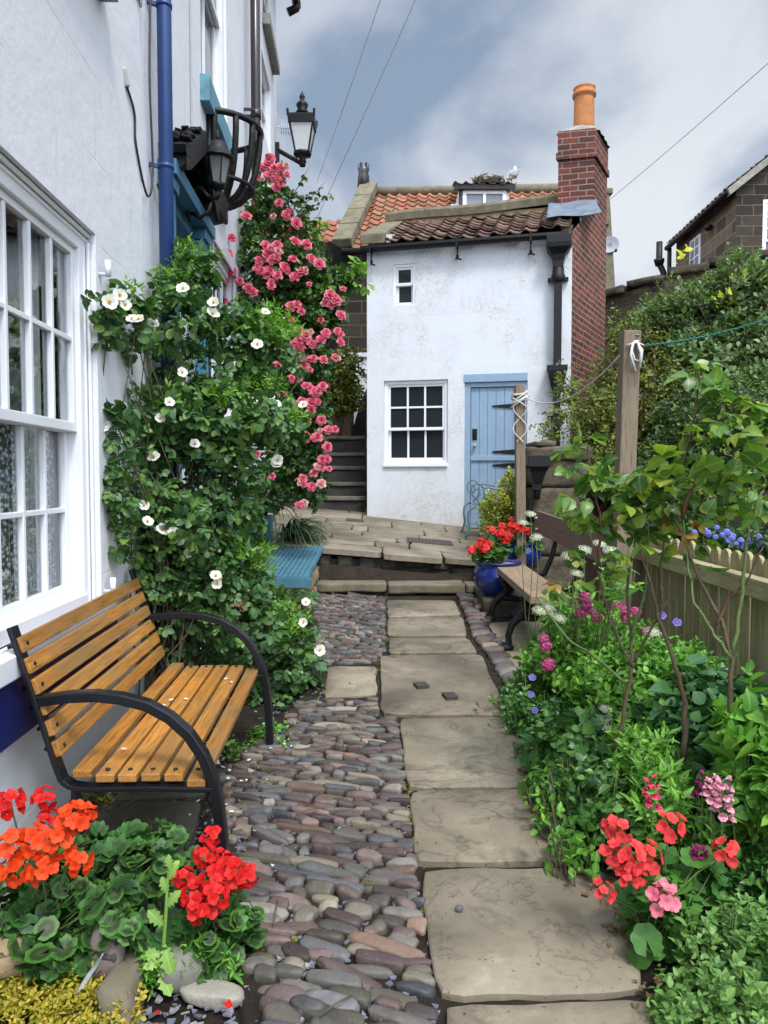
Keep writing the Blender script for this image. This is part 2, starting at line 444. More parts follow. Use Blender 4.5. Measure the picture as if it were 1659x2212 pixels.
def woodmat(name, c1, c2, dark, stretch, rough=.6, isl=.25, moss=None, spec=.3, mossamt=.6):
    t = NT(name); v = t.coord('Object', stretch)
    n = t.noise(1, 9, .68, v, .6)
    col = t.ramp(n, [(.28, c1), (.7, c2)])
    col = t.mix(t.ramp(t.noise(2.3, 8, .7, v, .3), [(.50, 0), (.66, .85)]), col, dark)
    k = t.ramp(t.island(), [(0, 1 - isl), (1, 1 + isl * .5)]); col = t.mix(1.0, col, k, 'MULTIPLY')
    if moss: col = t.mix(t.ramp(t.noise(2.6, 7, .65), [(.42, 0), (.66, mossamt)]), col, moss)
    t.bump(n, .4, .004)
    return t.fin(col, rough, 0, spec)

CBED = None
WHITE = plaster('white_render', (.69, .712, .75), 0, True)
COTT = plaster('flaking_limewash', (.63, .66, .70), 1.0, True, 1.4, .62)
WHITEPAINT = simple('white_gloss_paint', (.74, .76, .80), .35, .04, 5, .08, 30, spec=.4)
LEADPAINT = simple('blue_grey_paint', (.22, .27, .36), .5, .15, 6, .2)
BLUEPIPE = simple('blue_pipe_paint', (.011, .042, .165), .4, .15, 4, .1, 60, dirt=(.025, .065, .18), dirtamt=.4)
BLUESILL = simple('blue_sill_paint', (.007, .016, .10), .3, .15, 4, .12, 60)
TEAL = simple('teal_paint', (.045, .17, .27), .45, .15, 6, .15, 40, dirt=(.10, .24, .33), dirtamt=.5)
TEALSILL = simple('weathered_teal_paint', (.10, .27, .36), .6, .25, 14, .3, 40, dirt=(.05, .09, .10), dirtamt=.8)
TEALLID = simple('teal_deck_paint', (.060, .175, .235), .5, .22, 9, .2, 50, dirt=(.06, .10, .11), dirtamt=.55)
BLACK = simple('black_iron_paint', (.0055, .0055, .0065), .48, .3, 20, .3, 60, spec=.3)
BLACKROUGH = simple('black_bitumen', (.0055, .0055, .006), .55, .5, 25, .8, 30, dirt=(.045, .042, .04), dirtamt=.22, bd=.01, spec=.3)
BROWNPIPE = simple('dark_brown_plastic', (.022, .017, .018), .3, .2, 6, .08, 60)
BENCHIRON = simple('black_bench_iron', (.007, .0075, .010), .36, .2, 18, .15, 80, spec=.4)
GREYGREEN = simple('grey_green_metal', (.10, .155, .175), .5, .25, 20, .2, 80)
DOORBLUE = simple('pale_blue_paint', (.23, .335, .46), .45, .08, 4, .1, 50, dirt=(.15, .22, .34), dirtamt=.3)
LEAD = simple('lead_sheet', (.105, .130, .17), .6, .35, 7, .6, 14, dirt=(.22, .25, .30), dirtamt=.5)
TERRA = simple('terracotta', (.42, .155, .045), .8, .2, 9, .25, 40, dirt=(.18, .09, .05), dirtamt=.5)
GLAZE = simple('blue_ceramic_glaze', (.012, .025, .16), .12, .35, 8, .05, 20, spec=.6)
MORTARCAP = simple('grey_mortar', (.25, .245, .22), .95, .25, 12, .6, 30, dirt=(.12, .11, .07), dirtamt=.6, bd=.01)
BRICK = bricks('red_brick', (.085, .030, .022), (.25, .062, .030), (.24, .20, .165), .225, .082, .011, .9, .85, (.06, .04, .035), .55, .012, (.165, .042, .026))
BRICKSTACK = bricks('sooty_red_brick', (.075, .026, .022), (.23, .050, .032), (.22, .185, .155), .225, .082, .010, .9, .85, (.03, .024, .022), .55, .014, (.135, .034, .024))
DARKSTONE = bricks('dark_sandstone', (.022, .019, .016), (.075, .060, .044), (.125, .105, .075), .48, .215, .012, .8, .9, (.02, .018, .014), .6, .02, bd=.02)
WARMSTONE = bricks('brown_sandstone', (.085, .060, .042), (.22, .155, .105), (.27, .23, .17), .55, .27, .012, .6, .9, (.03, .025, .02), .5, .02, bd=.015)
RUBBLE = bricks('rubble_wall', (.05, .042, .03), (.16, .125, .08), (.07, .06, .045), .33, .14, .014, 1.0, .95, (.028, .026, .018), .7, .05, bd=.03)
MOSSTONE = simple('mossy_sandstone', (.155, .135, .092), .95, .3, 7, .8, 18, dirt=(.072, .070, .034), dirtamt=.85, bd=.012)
SANDSTONE = simple('tan_rough_stone', (.30, .225, .13), .95, .3, 8, .9, 14, dirt=(.12, .09, .05), dirtamt=.6, bd=.015)
PILLARST = simple('lichened_stone', (.095, .076, .050), .95, .5, 9, 1.0, 12, dirt=(.018, .016, .012), dirtamt=.95, bd=.02)
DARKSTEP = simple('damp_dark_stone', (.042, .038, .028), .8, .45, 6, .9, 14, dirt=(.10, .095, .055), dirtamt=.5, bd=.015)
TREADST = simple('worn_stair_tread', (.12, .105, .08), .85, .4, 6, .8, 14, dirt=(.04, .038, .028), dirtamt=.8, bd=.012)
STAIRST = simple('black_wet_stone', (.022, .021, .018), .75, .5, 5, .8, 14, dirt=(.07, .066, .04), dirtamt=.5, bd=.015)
PANTILE = tilemat('orange_pantile', [(0, (.17, .062, .038)), (.5, (.30, .105, .058)), (1, (.40, .17, .10))], (.13, .105, .05), .75)
OLDTILE = tilemat('brown_pantile', [(0, (.055, .035, .030)), (.45, (.12, .066, .050)), (1, (.23, .135, .10))], (.10, .085, .055), .6)
BENCHWOOD = woodmat('varnished_bench_wood', (.34, .125, .020), (.58, .27, .055), (.085, .045, .018), (60, 2.6, 60), .42, .36, (.20, .15, .075), .4, .6)
PLANKWOOD = woodmat('weathered_plank', (.24, .17, .105), (.36, .27, .18), (.10, .065, .04), (42, 3, 42), .7, .1)
BACKWOOD = woodmat('grey_brown_plank', (.13, .082, .058), (.20, .135, .098), (.07, .045, .032), (42, 3, 42), .75, .1)
POSTWOOD = woodmat('treated_post_wood', (.165, .125, .085), (.25, .20, .145), (.08, .06, .04), (40, 40, 2.5), .8, .1)
FENCEWOOD = woodmat('green_stained_fence', (.31, .27, .14), (.48, .43, .26), (.13, .11, .06), (34, 34, 2.0), .85, .3, (.17, .165, .06), mossamt=.55)
RAILWOOD = woodmat('pale_fence_rail', (.32, .27, .15), (.46, .41, .25), (.13, .105, .05), (34, 2.0, 34), .85, .1, (.15, .15, .06))
ROPE = simple('white_rope', (.55, .54, .52), .8, .1, 40, .2, 90)
GREENROPE = simple('green_rope', (.05, .22, .16), .7, .2, 40, .2, 90)
WIRE = simple('grey_cable', (.55, .62, .66), .6, .1)
DARKCABLE = simple('black_cable', (.015, .016, .02), .5, .1)
GREYCABLE = simple('grey_white_cable', (.38, .38, .37), .6, .1)
GALV = simple('galvanised', (.32, .34, .37), .45, .15, 20, metal=.5)
DISHGREY = simple('dish_grey', (.28, .30, .33), .5, .06)
GRATE = simple('rusty_grate', (.075, .062, .058), .7, .35, 20, .3, 50)
STEM = simple('brown_stem', (.085, .062, .035), .8, .35, 30, .4, 50)
GSTEM = simple('green_stem', (.085, .13, .035), .6, .3, 30, .1)
REDSTEM = simple('red_brown_stem', (.085, .035, .022), .6, .3, 30, .1)
BIRD = simple('white_plumage', (.46, .45, .43), .8, .12, 12)
BIRDGREY = simple('grey_plumage', (.28, .29, .31), .8, .12, 12)
NESTM = simple('dry_grass', (.14, .115, .06), 1, .4, 60, .8, 80)
CURT = simple('net_curtain', (.62, .63, .64), .9, .12, 20)
DARKROOM = simple('dark_interior', (.012, .012, .012), .9, .3)
ROOM = simple('dim_interior', (.035, .034, .032), .9, .3)
POTTERY = simple('brown_figurine', (.16, .085, .05), .6, .3)
FEATH = simple('grey_feather', (.33, .35, .36), .7, .2, 40)
SIGNDARK = simple('dark_sign', (.010, .011, .018), .4, .1)
SIGNTEXT = simple('pale_lettering', (.32, .38, .42), .6, .05)

def glassmat(name, tint, refl=.35):
    t = NT(name); lw = t.add('ShaderNodeLayerWeight'); lw.inputs[0].default_value = .35
    g = t.add('ShaderNodeBsdfGlossy'); g.inputs['Roughness'].default_value = .03; g.inputs['Color'].default_value = (.9, .93, .95, 1)
    tr = t.add('ShaderNodeBsdfTransparent'); tr.inputs['Color'].default_value = (*tint, 1)
    ms = t.add('ShaderNodeMixShader'); t.link(t.math('ADD', t.math('MULTIPLY', lw.outputs['Facing'], refl), .05, True), ms.inputs[0])
    t.link(tr.outputs[0], ms.inputs[1]); t.link(g.outputs[0], ms.inputs[2]); t.link(ms.outputs[0], t.o.inputs['Surface'])
    b = t.add('ShaderNodeBump'); b.inputs['Strength'].default_value = .05; t.link(t.noise(3, 2), b.inputs['Height']); t.link(b.outputs[0], g.inputs['Normal'])
    return t.mat
GLASS = glassmat('window_glass', (.80, .84, .84))
def panemat():
    t = NT('dark_pane'); t.bump(t.noise(4, 2), .03, .01); m = t.fin((.020, .024, .028), .06, 0, .5); return m
PANE = panemat()
def frosted():
    t = NT('lamp_glass'); t.fin((.72, .76, .76), .35, 0, .5); t.b.inputs['Transmission Weight'].default_value = .35; return t.mat
LAMPGLASS = frosted()
def dimglass():
    t = NT('dusty_lamp_glass'); t.fin((.16, .17, .17), .22, 0, .5); return t.mat
DIMGLASS = dimglass()

def soilmat():
    t = NT('dark_soil'); o = t.coord()
    col = t.ramp(t.noise(7, 9, .7, o), [(.3, (.014, .011, .008)), (.7, (.050, .038, .027))])
    col = t.mix(t.ramp(t.noise(60, 4, .6, o), [(.66, 0), (.72, .6)]), col, (.13, .10, .07))
    t.bump(t.noise(30, 9, .75, o), .9, .03); return t.fin(col, .95, 0, .2)
SOIL = soilmat()
def bedmat():
    t = NT('cobble_bed_earth'); o = t.coord()
    col = t.ramp(t.noise(14, 9, .7, o), [(.3, (.014, .011, .009)), (.7, (.050, .040, .030))])
    col = t.mix(t.ramp(t.noise(3, 5, .6, o), [(.55, 0), (.7, .6)]), col, (.05, .058, .018))
    t.bump(t.noise(60, 8, .75, o), .9, .02); return t.fin(col, .95, 0, .2)
CBED = bedmat()
def flagmat(name, c1, c2, dark, warm, wet=.55):
    t = NT(name); o = t.coord()
    isl = t.island()
    col = t.ramp(t.noise(2.2, 9, .62, o), [(.3, c1), (.7, c2)])
    col = t.mix(t.ramp(isl, [(0, 0), (1, .5)]), col, warm)
    wn2 = t.add('ShaderNodeTexWhiteNoise', noise_dimensions='1D'); t.link(isl, wn2.inputs['W'])
    col = t.mix(1.0, col, t.ramp(wn2.outputs['Value'], [(0, .84), (1, 1.12)]), 'MULTIPLY')
    col = t.mix(t.ramp(t.noise(5.5, 8, .72, o, .4), [(.56, 0), (.68, .5)]), col, scl(c2, 1.25))
    col = t.mix(t.ramp(t.noise(3.1, 9, .75, o, .8), [(.53, 0), (.66, .7)]), col, scl(dark, .75))
    col = t.mix(t.ramp(t.noise(1.15, 6, .6, o, .5), [(.40, 0), (.63, wet)]), col, dark)
    lay = t.noise(1.5, 10, .62, t.coord('Object', (1, 1.35, 1)), .5)
    col = t.mix(t.math('MULTIPLY', t.ramp(lay, [(.53, 0), (.545, .5), (.56, 0)]), t.ramp(t.noise(1.9, 2, .5, o), [(.5, 0), (.62, 1)])), col, scl(dark, .7))
    col = t.mix(t.ramp(t.noise(17, 8, .7, o), [(.52, 0), (.75, .5)]), col, scl(c1, .62))
    col = t.mix(t.ramp(t.noise(60, 3, .5, o), [(.68, 0), (.72, .7)]), col, scl(dark, .4))
    n1 = t.bump(t.ramp(lay, [(.0, 0), (.53, .35), (.55, .8), (1, 1)]), .55, .02)
    t.bump(t.noise(45, 8, .7, o), .35, .006, n1)
    return t.fin(col, t.ramp(t.noise(1.5, 5, .6, o), [(.35, .85), (.7, .55)]), 0, .3)
FLAG = flagmat('sandstone_flag', (.195, .163, .116), (.335, .287, .208), (.062, .056, .038), (.28, .225, .165), .75)
FLAGT = flagmat('terrace_flag', (.18, .152, .115), (.28, .245, .19), (.082, .080, .040), (.28, .215, .165), .75)
def cobmat():
    t = NT('cobble'); a = t.add('ShaderNodeAttribute', attribute_name='Col')
    o = t.coord()
    col = t.mix(t.ramp(t.noise(16, 8, .65, o), [(.35, 0), (.75, .5)]), a.outputs['Color'], t.mix(1.0, a.outputs['Color'], (.5, .47, .43), 'MULTIPLY'))
    col = t.mix(t.ramp(t.noise(70, 4, .6, o), [(.6, 0), (.8, .35)]), col, (.30, .27, .24))
    col = t.mix(t.ramp(t.noise(7, 8, .75, o), [(.5, 0), (.68, .6)]), col, (.055, .047, .036))
    n0 = t.bump(t.noise(14, 6, .6, o), .5, .012)
    t.bump(t.noise(48, 8, .65, o), .5, .006, n0)
    return t.fin(col, t.ramp(t.noise(4, 4, .5, o), [(.35, .42), (.65, .7)]), 0, .35)
COB = cobmat()
# ------------------------------------------------------------------ ground
fx = list(np.arange(-5, 9.01, .2)); fy = list(np.arange(-2, 16.01, .2))
gxs = [-150, -70, -30, -12] + fx + [12, 25, 60, 150]; gys = [-150, -60, -20, -8] + fy + [20, 30, 60, 150]
def gpt(i, j):
    x, y = gxs[i], gys[j]; yy = min(max(y, -3), 16)
    z = gz(min(max(x, -5), 9), yy) - .015
    if -2 < x < 9 and 0 < y < 16: z += .018 * mnoise.noise(Vector((x * 3, y * 3, 0)))
    return (x, y, z)
gv = [gpt(i, j) for j in range(len(gys)) for i in range(len(gxs))]
nx_ = len(gxs)
gf = [(j * nx_ + i, j * nx_ + i + 1, (j + 1) * nx_ + i + 1, (j + 1) * nx_ + i) for j in range(len(gys) - 1) for i in range(nx_ - 1)]
m = MB(); m.add(gv, gf, 0, True); g = m.build('ground', SOIL); tag(g, kind='structure')

# ------------------------------------------------------------------ flagstone path
def slab(mb, poly, top, th, seed=0, edge=.006, shrink=.009):
    # poly: xy corners; a worn slab with a slightly ragged edge and softened arris
    rr = random.Random(seed); pts = []; cc_ = sum((Vector(q) for q in poly), Vector((0, 0))) / len(poly)
    n = len(poly)
    for i in range(n):
        a = Vector(poly[i]); b = Vector(poly[(i + 1) % n]); L = (b - a).length; k = max(2, int(L / .07))
        nrm = Vector((-(b - a).y, (b - a).x)).normalized()
        for j in range(k):
            t = j / k; p = a.lerp(b, t)
            if j == 0:
                c0 = Vector(poly[i - 1]); p = p + ((c0 - a).normalized() + (b - a).normalized()) * .012
            else: p = p + nrm * (rr.uniform(-edge, edge * .5) + .008 * mnoise.noise(Vector((p.x * 4, p.y * 4, seed))))
            pts.append(p + (cc_ - p).normalized() * shrink)
    c = sum(pts, Vector((0, 0))) / len(pts); k = len(pts)
    def T(p): return top(p.x, p.y) + .004 * mnoise.noise(Vector((p.x * 3, p.y * 3, seed * 2.0)))
    vs = [(p.x, p.y, T(p) - th) for p in pts] + [(p.x, p.y, T(p) - .005) for p in pts]
    ins = [p + (c - p).normalized() * .006 for p in pts]
    vs += [(p.x, p.y, T(p)) for p in ins]
    fs = []
    for r in range(2):
        for i in range(k): fs.append((r * k + i, r * k + (i + 1) % k, (r + 1) * k + (i + 1) % k, (r + 1) * k + i))
    mid = [p.lerp(c, .5) for p in ins]
    vs += [(p.x, p.y, T(p) - .002) for p in mid]
    for i in range(k): fs.append((2 * k + i, 2 * k + (i + 1) % k, 3 * k + (i + 1) % k, 3 * k + i))
    vs.append((c.x, c.y, T(c)))
    for i in range(k): fs.append((3 * k + i, 3 * k + (i + 1) % k, 4 * k))
    mb.add(vs, fs, 0, True)
    for q in range(len(mb.sm) - len(fs), len(mb.sm) - len(fs) + 2 * k): mb.sm[q] = False
slabs = [
 [(948,2168),(1415,2154),(1480,2300),(960,2300)],
 [(906,1876),(1330,1868),(1402,2142),(941,2152)],
 [(882,1708),(1205,1702),(1262,1860),(893,1864)],
 [(860,1549),(1120,1549),(1196,1697),(878,1701)],
 [(818,1416),(1042,1413),(1100,1545),(823,1541)],
 [(838,1377),(1012,1377),(1036,1409),(838,1411)],
 [(835,1336),(1000,1331),(1011,1373),(836,1373)],
 [(835,1296),(982,1296),(998,1328),(835,1332)],
]
def lane(x, y): return GS * y + .035
m = MB(); m.grid(lambda a, b: (-.1 + 1.0 * a, 1.6 + 5.75 * b, GS * (1.6 + 5.75 * b) + .012 + .006 * mnoise.noise(Vector((a * 14, b * 70, 1)))), 24, 120)
for q in range(len(m.f)): pass
pbed = m.build('path_bed', SOIL); tag(pbed, kind='structure')
m = MB()
for i, q in enumerate(slabs):
    pl = [(lambda w: (w.x, w.y))(G(u, v, .035)) for u, v in q][::-1]
    slab(m, pl, lambda x, y, i=i: lane(x, y) + (.004 if i == 2 else 0.0), .08, i)
extra = [[(705,1438),(815,1437),(818,1500),(697,1506)], [(652,1352),(712,1356),(694,1438),(640,1440)],
         [(1052,1345),(1170,1338),(1215,1400),(1085,1402)], [(1085,1404),(1218,1402),(1260,1470),(1112,1462)]]
for i, q in enumerate(extra):
    pl = [(lambda w: (w.x, w.y))(G(u, v, .03)) for u, v in q][::-1]
    slab(m, pl, lambda x, y: GS * y + .028, .07, 20 + i)
# two small inset stones and a few pits in the slabs
for (u, v, a, b, rz) in ((910,1480,.075,.045,.25), (972,1503,.072,.050,.2)):
    w = G(u, v, .043); m.M = Matrix.Translation(w) @ Matrix.Rotation(rz, 4, 'Z')
    m.box(-a/2, a/2, -b, b, -.02, .008, 1); m.M = None
path = m.build('flagstone_path', [FLAG, DARKSTEP]); tag(path, kind='structure')
# slabs under the left bench
m = MB()
for i, q in enumerate([[(255,1905),(425,1900),(400,1830),(300,1800)], [(270,1960),(450,1990),(470,1920),(280,1915)]]): pass
for i, (x0, x1, y0, y1, dz) in enumerate(((-1.18,-.70,2.55,2.98,.05), (-1.2,-.74,3.0,3.5,.04), (-1.05,-.66,2.12,2.5,.045))):
    slab(m, [(x0,y0),(x1,y0+.03),(x1-.03,y1),(x0,y1)], lambda x, y, dz=dz: GS * y + dz, .1, 40 + i)
tag(m.build('paving_slabs', DARKSTEP), kind='structure')

# ------------------------------------------------------------------ cobbles: every stone its own small solid in the one paving
bm = bmesh.new(); bmesh.ops.create_icosphere(bm, subdivisions=2, radius=1)
CV = np.array([v.co[:] for v in bm.verts]); CF = np.array([[v.index for v in f.verts] for f in bm.faces]); bm.free()
bm = bmesh.new(); bmesh.ops.create_icosphere(bm, subdivisions=3, radius=1)
CV3 = np.array([v.co[:] for v in bm.verts]); CF3 = np.array([[v.index for v in f.verts] for f in bm.faces]); bm.free()
COBPAL = np.array([(.135,.085,.085),(.105,.068,.072),(.16,.105,.10),(.135,.14,.155),(.085,.10,.125),(.20,.17,.125),(.27,.235,.18),(.15,.135,.105),(.22,.135,.095),(.17,.16,.145),(.10,.085,.09),(.30,.28,.245),(.19,.115,.105),(.115,.12,.115)])
COBPR = np.array([.12,.12,.10,.08,.06,.09,.05,.09,.05,.08,.07,.03,.04,.06]); COBPR = COBPR / COBPR.sum()
def stones(name, items, mat, hi=False):
    # items: (x, y, z, length, width, height, angle)
    V0, F0 = (CV3, CF3) if hi else (CV, CF)
    n = len(V0); Vs = []; Fs = []; Cs = []
    for k, (x, y, z, L, W, H, a) in enumerate(items):
        pw = rng.uniform(.55, .88); q = np.sign(V0) * np.abs(V0) ** pw
        ph = rng.uniform(0, 6.28, 6)
        q = q * (1 + .12 * np.sin(2.2 * V0[:, [1]] + ph[0]) * np.cos(1.7 * V0[:, [0]] + ph[1]) + .07 * np.sin(3.4 * V0[:, [0]] + ph[2] + 2 * V0[:, [2]]) + .035 * np.sin(6 * V0[:, [1]] + ph[3]) * np.sin(5 * V0[:, [0]] + ph[4]))
        taper = 1 + rng.uniform(-.22, .22) * V0[:, 0]
        q = q + .05 * np.sin(9 * V0[:, [0]] + ph[5]) * np.sin(8 * V0[:, [2]] + ph[0]) * V0
        q = q * np.array([L / 2, W / 2, H / 2]); q[:, 1] *= taper
        tl = rng.normal(0, .09); c, s = math.cos(a), math.sin(a)
        q[:, 2] = np.where(q[:, 2] > .22 * H, .22 * H + (q[:, 2] - .22 * H) * .45, q[:, 2])
        zz = q[:, 2] + q[:, 0] * tl + q[:, 1] * rng.normal(.10, .16)
        Vs.append(np.stack([x + q[:, 0] * c - q[:, 1] * s, y + q[:, 0] * s + q[:, 1] * c, z + zz], 1)); Fs.append(F0 + k * n)
        cc = COBPAL[rng.choice(len(COBPAL), p=COBPR)]; cc = (cc * .75 + cc.mean() * np.array([1.14, 1.0, .80]) * .25) * rng.uniform(.42, 1.2)
        Cs.append(np.tile(np.append(cc, 1), (n, 1)))
    return npmesh(name, np.concatenate(Vs), np.concatenate(Fs), mat, col=np.concatenate(Cs))
def edge_interp(pts):
    w = sorted([(p.y, p.x) for p in (G(u, v, .03) for u, v in pts)])
    ys = [a for a, b in w]; xs = [b for a, b in w]
    return lambda y: float(np.interp(y, ys, xs))
Redge = edge_interp([(958,2300),(942,2160),(905,1872),(880,1703),(858,1548),(818,1542),(817,1420),(833,1405),(832,1290)])
Ledge = edge_interp([(640,2300),(610,2150),(575,2030),(525,1900),(500,1800),(470,1700),(560,1630),(640,1560),(690,1500),(696,1440),(700,1360),(682,1320),(676,1262)])
items = []
y = 1.75
hole = [G(u, v, .03) for u, v in ((697,1432),(822,1506))]
while y < 7.25:
    near = y < 4.6
    W = (rng.uniform(.036, .054) if y < 2.8 else rng.uniform(.028, .042)) if near else rng.uniform(.034, .050)
    tilt = -.22 + .10 * math.sin(y * 2.1) if near else -.30 + .12 * math.sin(y * 3)
    l, r = Ledge(y), Redge(y); x = l - rng.uniform(0, .1)
    while x < r - .03:
        L = float(np.clip(rng.lognormal(math.log(.112 if y < 2.6 else .092), .40), .045, .24)); wd = W * rng.uniform(.82, 1.12)
        if rng.random() < .08: L *= .6
        L = min(L, max(.05, r - x + .004))
        cx = x + L / 2; cy = y + tilt * (cx - (l + r) / 2) + rng.normal(0, .006)
        w0 = hole
        inhole = (hole[1].y - .03 < cy < hole[0].y + .02 and cx < Redge(cy) and cx > -.48)
        if not inhole and cx + L * .45 < Redge(cy) + .012:
            items.append((cx, cy, GS * cy + .018 + rng.normal(0, .006), L * 1.0, wd * 1.06, rng.uniform(.045, .07), tilt + rng.normal(0, .08)))
        x += L + rng.uniform(.001, .016)
    y += W * .93
# loose ones out on the gravel
for u, v, L in ((458,2140,.17),(560,2085,.10),(620,2160,.13),(590,2010,.13),(545,1975,.12),(430,2100,.09),(700,2190,.17),(640,2060,.11)):
    w = G(u, v, .02); items.append((w.x, w.y, w.z, L, L * .5, .05, rng.uniform(-.6, .3)))
m = MB()
def cbed(a, b):
    y = 1.7 + 5.6 * b; l = Ledge(y) - .12; r = Redge(y) + .02; x = l + (r - l) * a
    return (x, y, GS * y + .013 + .010 * mnoise.noise(Vector((x * 14, y * 14, 3))) - (.03 if a in (0.0, 1.0) else 0))
m.grid(cbed, 40, 220); tag(m.build('cobble_bed', CBED), kind='structure')
cob = stones('cobbled_paving', items, COB, True); tag(cob, kind='structure')
# narrow cobbled margin on the right of the flags
R2 = edge_interp([(985,1292),(1000,1330),(1014,1372),(1045,1412),(1075,1462),(1100,1510)])
R3 = edge_interp([(1025,1290),(1048,1330),(1065,1372),(1098,1412),(1130,1462),(1165,1510)])
items = []; y = 4.4
while y < 7.3:
    W = rng.uniform(.05, .085) if y > 5.3 else rng.uniform(.08, .12); x = R2(y) + .015; r = R3(y)
    while x < r - .03:
        L = rng.uniform(.10, .20) if y > 5.3 else r - x; L = min(L, r - x + .03)
        items.append((x + L / 2, y + .15 * (x - r), GS * y + .022, L, W * 1.05, .07, .25 + rng.normal(0, .12))); x += L + .006
    y += W * .92
for u, v in ((1205,1362),(1160,1330),(1185,1335),(1120,1330)):
    w = G(u, v, .02); items.append((w.x, w.y, w.z + .02, .14, .10, .08, rng.uniform(-1, 1)))
tag(stones('cobbled_margin', items, COB), kind='structure')

# slate chips and litter round the near cobbles
def slatemat():
    t = NT('slate_chip'); k = t.island()
    col = t.ramp(k, [(0, (.085, .09, .115)), (.5, (.14, .15, .185)), (.9, (.20, .21, .25)), (1, (.30, .28, .25))])
    return t.fin(col, .5, 0, .4)
Vs = []; Fs = []; k = 0
def chip(x, y, z, s):
    global k
    a = rng.uniform(0, 6.28); n = 5
    ang = np.sort(rng.uniform(0, 6.28, n)); r = s * rng.uniform(.6, 1, n)
    px, py = r * np.cos(ang + a), r * np.sin(ang + a) * .75
    t1, t2 = rng.normal(0, .25, 2); top = np.stack([x + px, y + py, z + .006 + t1 * px + t2 * py], 1)
    bot = top.copy(); bot[:, 2] -= .006
    Vs.append(np.concatenate([top, bot])); 
    for i in range(n): Fs.append((k + i, k + n + i, k + n + (i + 1) % n, k + (i + 1) % n))
    Fs.append((k, k + 1, k + 2, k + 3)); Fs.append((k, k + 3, k + 4, k)) ; k += 2 * n
for _ in range(1500):
    yy = 1.8 + 1.1 * rng.random() ** 1.6; l = Ledge(yy)
    xx = rng.uniform(-.95, l + .12) if rng.random() < .75 else rng.uniform(l, Redge(yy))
    chip(xx, yy, GS * yy + .004 + (.012 if xx > l else 0), rng.uniform(.007, .019))
for _ in range(260):
    yy = rng.uniform(2.6, 4.6); xx = Ledge(yy) + rng.normal(-.05, .12)
    chip(xx, yy, GS * yy + .01, rng.uniform(.005, .014))
Fs = [f if f[0] != f[3] else (f[0], f[1], f[2], f[2]) for f in Fs]
V = np.concatenate(Vs); F4 = []
tri = []
for f in Fs:
    if f[2] == f[3] or f[0] == f[3]: tri.append(f[:3])
    else: tri.append((f[0], f[1], f[2])); tri.append((f[0], f[2], f[3]))
ch = npmesh('slate_chips', V, np.array(tri), slatemat(), smooth=False); tag(ch, kind='stuff')

# ------------------------------------------------------------------ steps and terrace
m = MB()
def rough_block(mb, x0, x1, y0, y1, z0, z1, seed, amt=.012, n=7):
    # a hewn block: a subdivided box, nudged
    bmx = bmesh.new(); bmesh.ops.create_cube(bmx, size=1)
    bmesh.ops.subdivide_edges(bmx, edges=bmx.edges[:], cuts=n, use_grid_fill=True)
    vs = []
    for v in bmx.verts:
        p = Vector((x0 + (v.co.x + .5) * (x1 - x0), y0 + (v.co.y + .5) * (y1 - y0), z0 + (v.co.z + .5) * (z1 - z0)))
        o = sum(abs(abs(t) - .5) < 1e-4 for t in v.co)
        d = Vector((mnoise.noise(p * 6 + Vector((seed, 0, 0))), mnoise.noise(p * 6 + Vector((0, seed, 9))), .6 * mnoise.noise(p * 5 + Vector((4, 0, seed)))))
        p += d * amt * 1.6
        if o >= 2: p += (Vector(((x0 + x1) / 2, (y0 + y1) / 2, (z0 + z1) / 2)) - p).normalized() * amt * 1.1
        vs.append(p)
    fs = [tuple(v.index for v in f.verts) for f in bmx.faces]; bmx.free()
    mb.add(vs, fs, 0, True)
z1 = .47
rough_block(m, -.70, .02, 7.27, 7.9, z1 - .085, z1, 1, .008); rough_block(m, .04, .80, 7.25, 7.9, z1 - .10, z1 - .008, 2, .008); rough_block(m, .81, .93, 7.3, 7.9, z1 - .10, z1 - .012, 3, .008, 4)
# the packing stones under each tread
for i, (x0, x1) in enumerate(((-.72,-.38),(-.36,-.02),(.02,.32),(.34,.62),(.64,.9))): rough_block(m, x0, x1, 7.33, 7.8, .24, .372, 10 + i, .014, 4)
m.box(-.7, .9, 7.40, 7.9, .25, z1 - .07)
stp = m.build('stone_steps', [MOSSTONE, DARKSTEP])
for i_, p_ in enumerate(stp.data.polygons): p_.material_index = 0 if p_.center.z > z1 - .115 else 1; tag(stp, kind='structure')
m = MB()
x = -1.5; i = 0
while x < 1.2:
    L = random.uniform(.22, .42)
    zt = terr(x + L / 2, 7.7) - .075
    h = random.uniform(.07, .11)
    rough_block(m, x, x + L - .012, 7.74, 8.2, .40, .40 + h + .06, 30 + i, .014, 4)
    rough_block(m, x + .04, x + L - .02, 7.73, 8.2, .41 + h + .06, max(zt, .47 + h), 60 + i, .014, 4)
    x += L; i += 1
m.box(-1.5, 1.2, 7.80, 8.1, .3, .66)
tag(m.build('terrace_wall', DARKSTEP), kind='structure')
m = MB()
rows = [7.66, 8.02, 8.36, 8.66, 9.0, 9.42, 9.9, 10.5, 11.2]
splits = [[-1.55, -.02, .62, 1.25, 2.0, 2.9], [-1.55, -.1, .28, .95, 1.6, 2.3, 2.9], [-1.55, -.6, .15, .30, 1.1, 1.9, 2.9], [-1.55, -.26, .42, .9, 1.7, 2.9], [-1.55, -.4, -.2, .5, 1.2, 2.0, 2.9],
          [-1.55, -.75, .1, .8, 1.6, 2.9], [-1.55, -.3, .5, 1.3, 2.9], [-1.55, -.5, .4, 1.4, 2.9]]
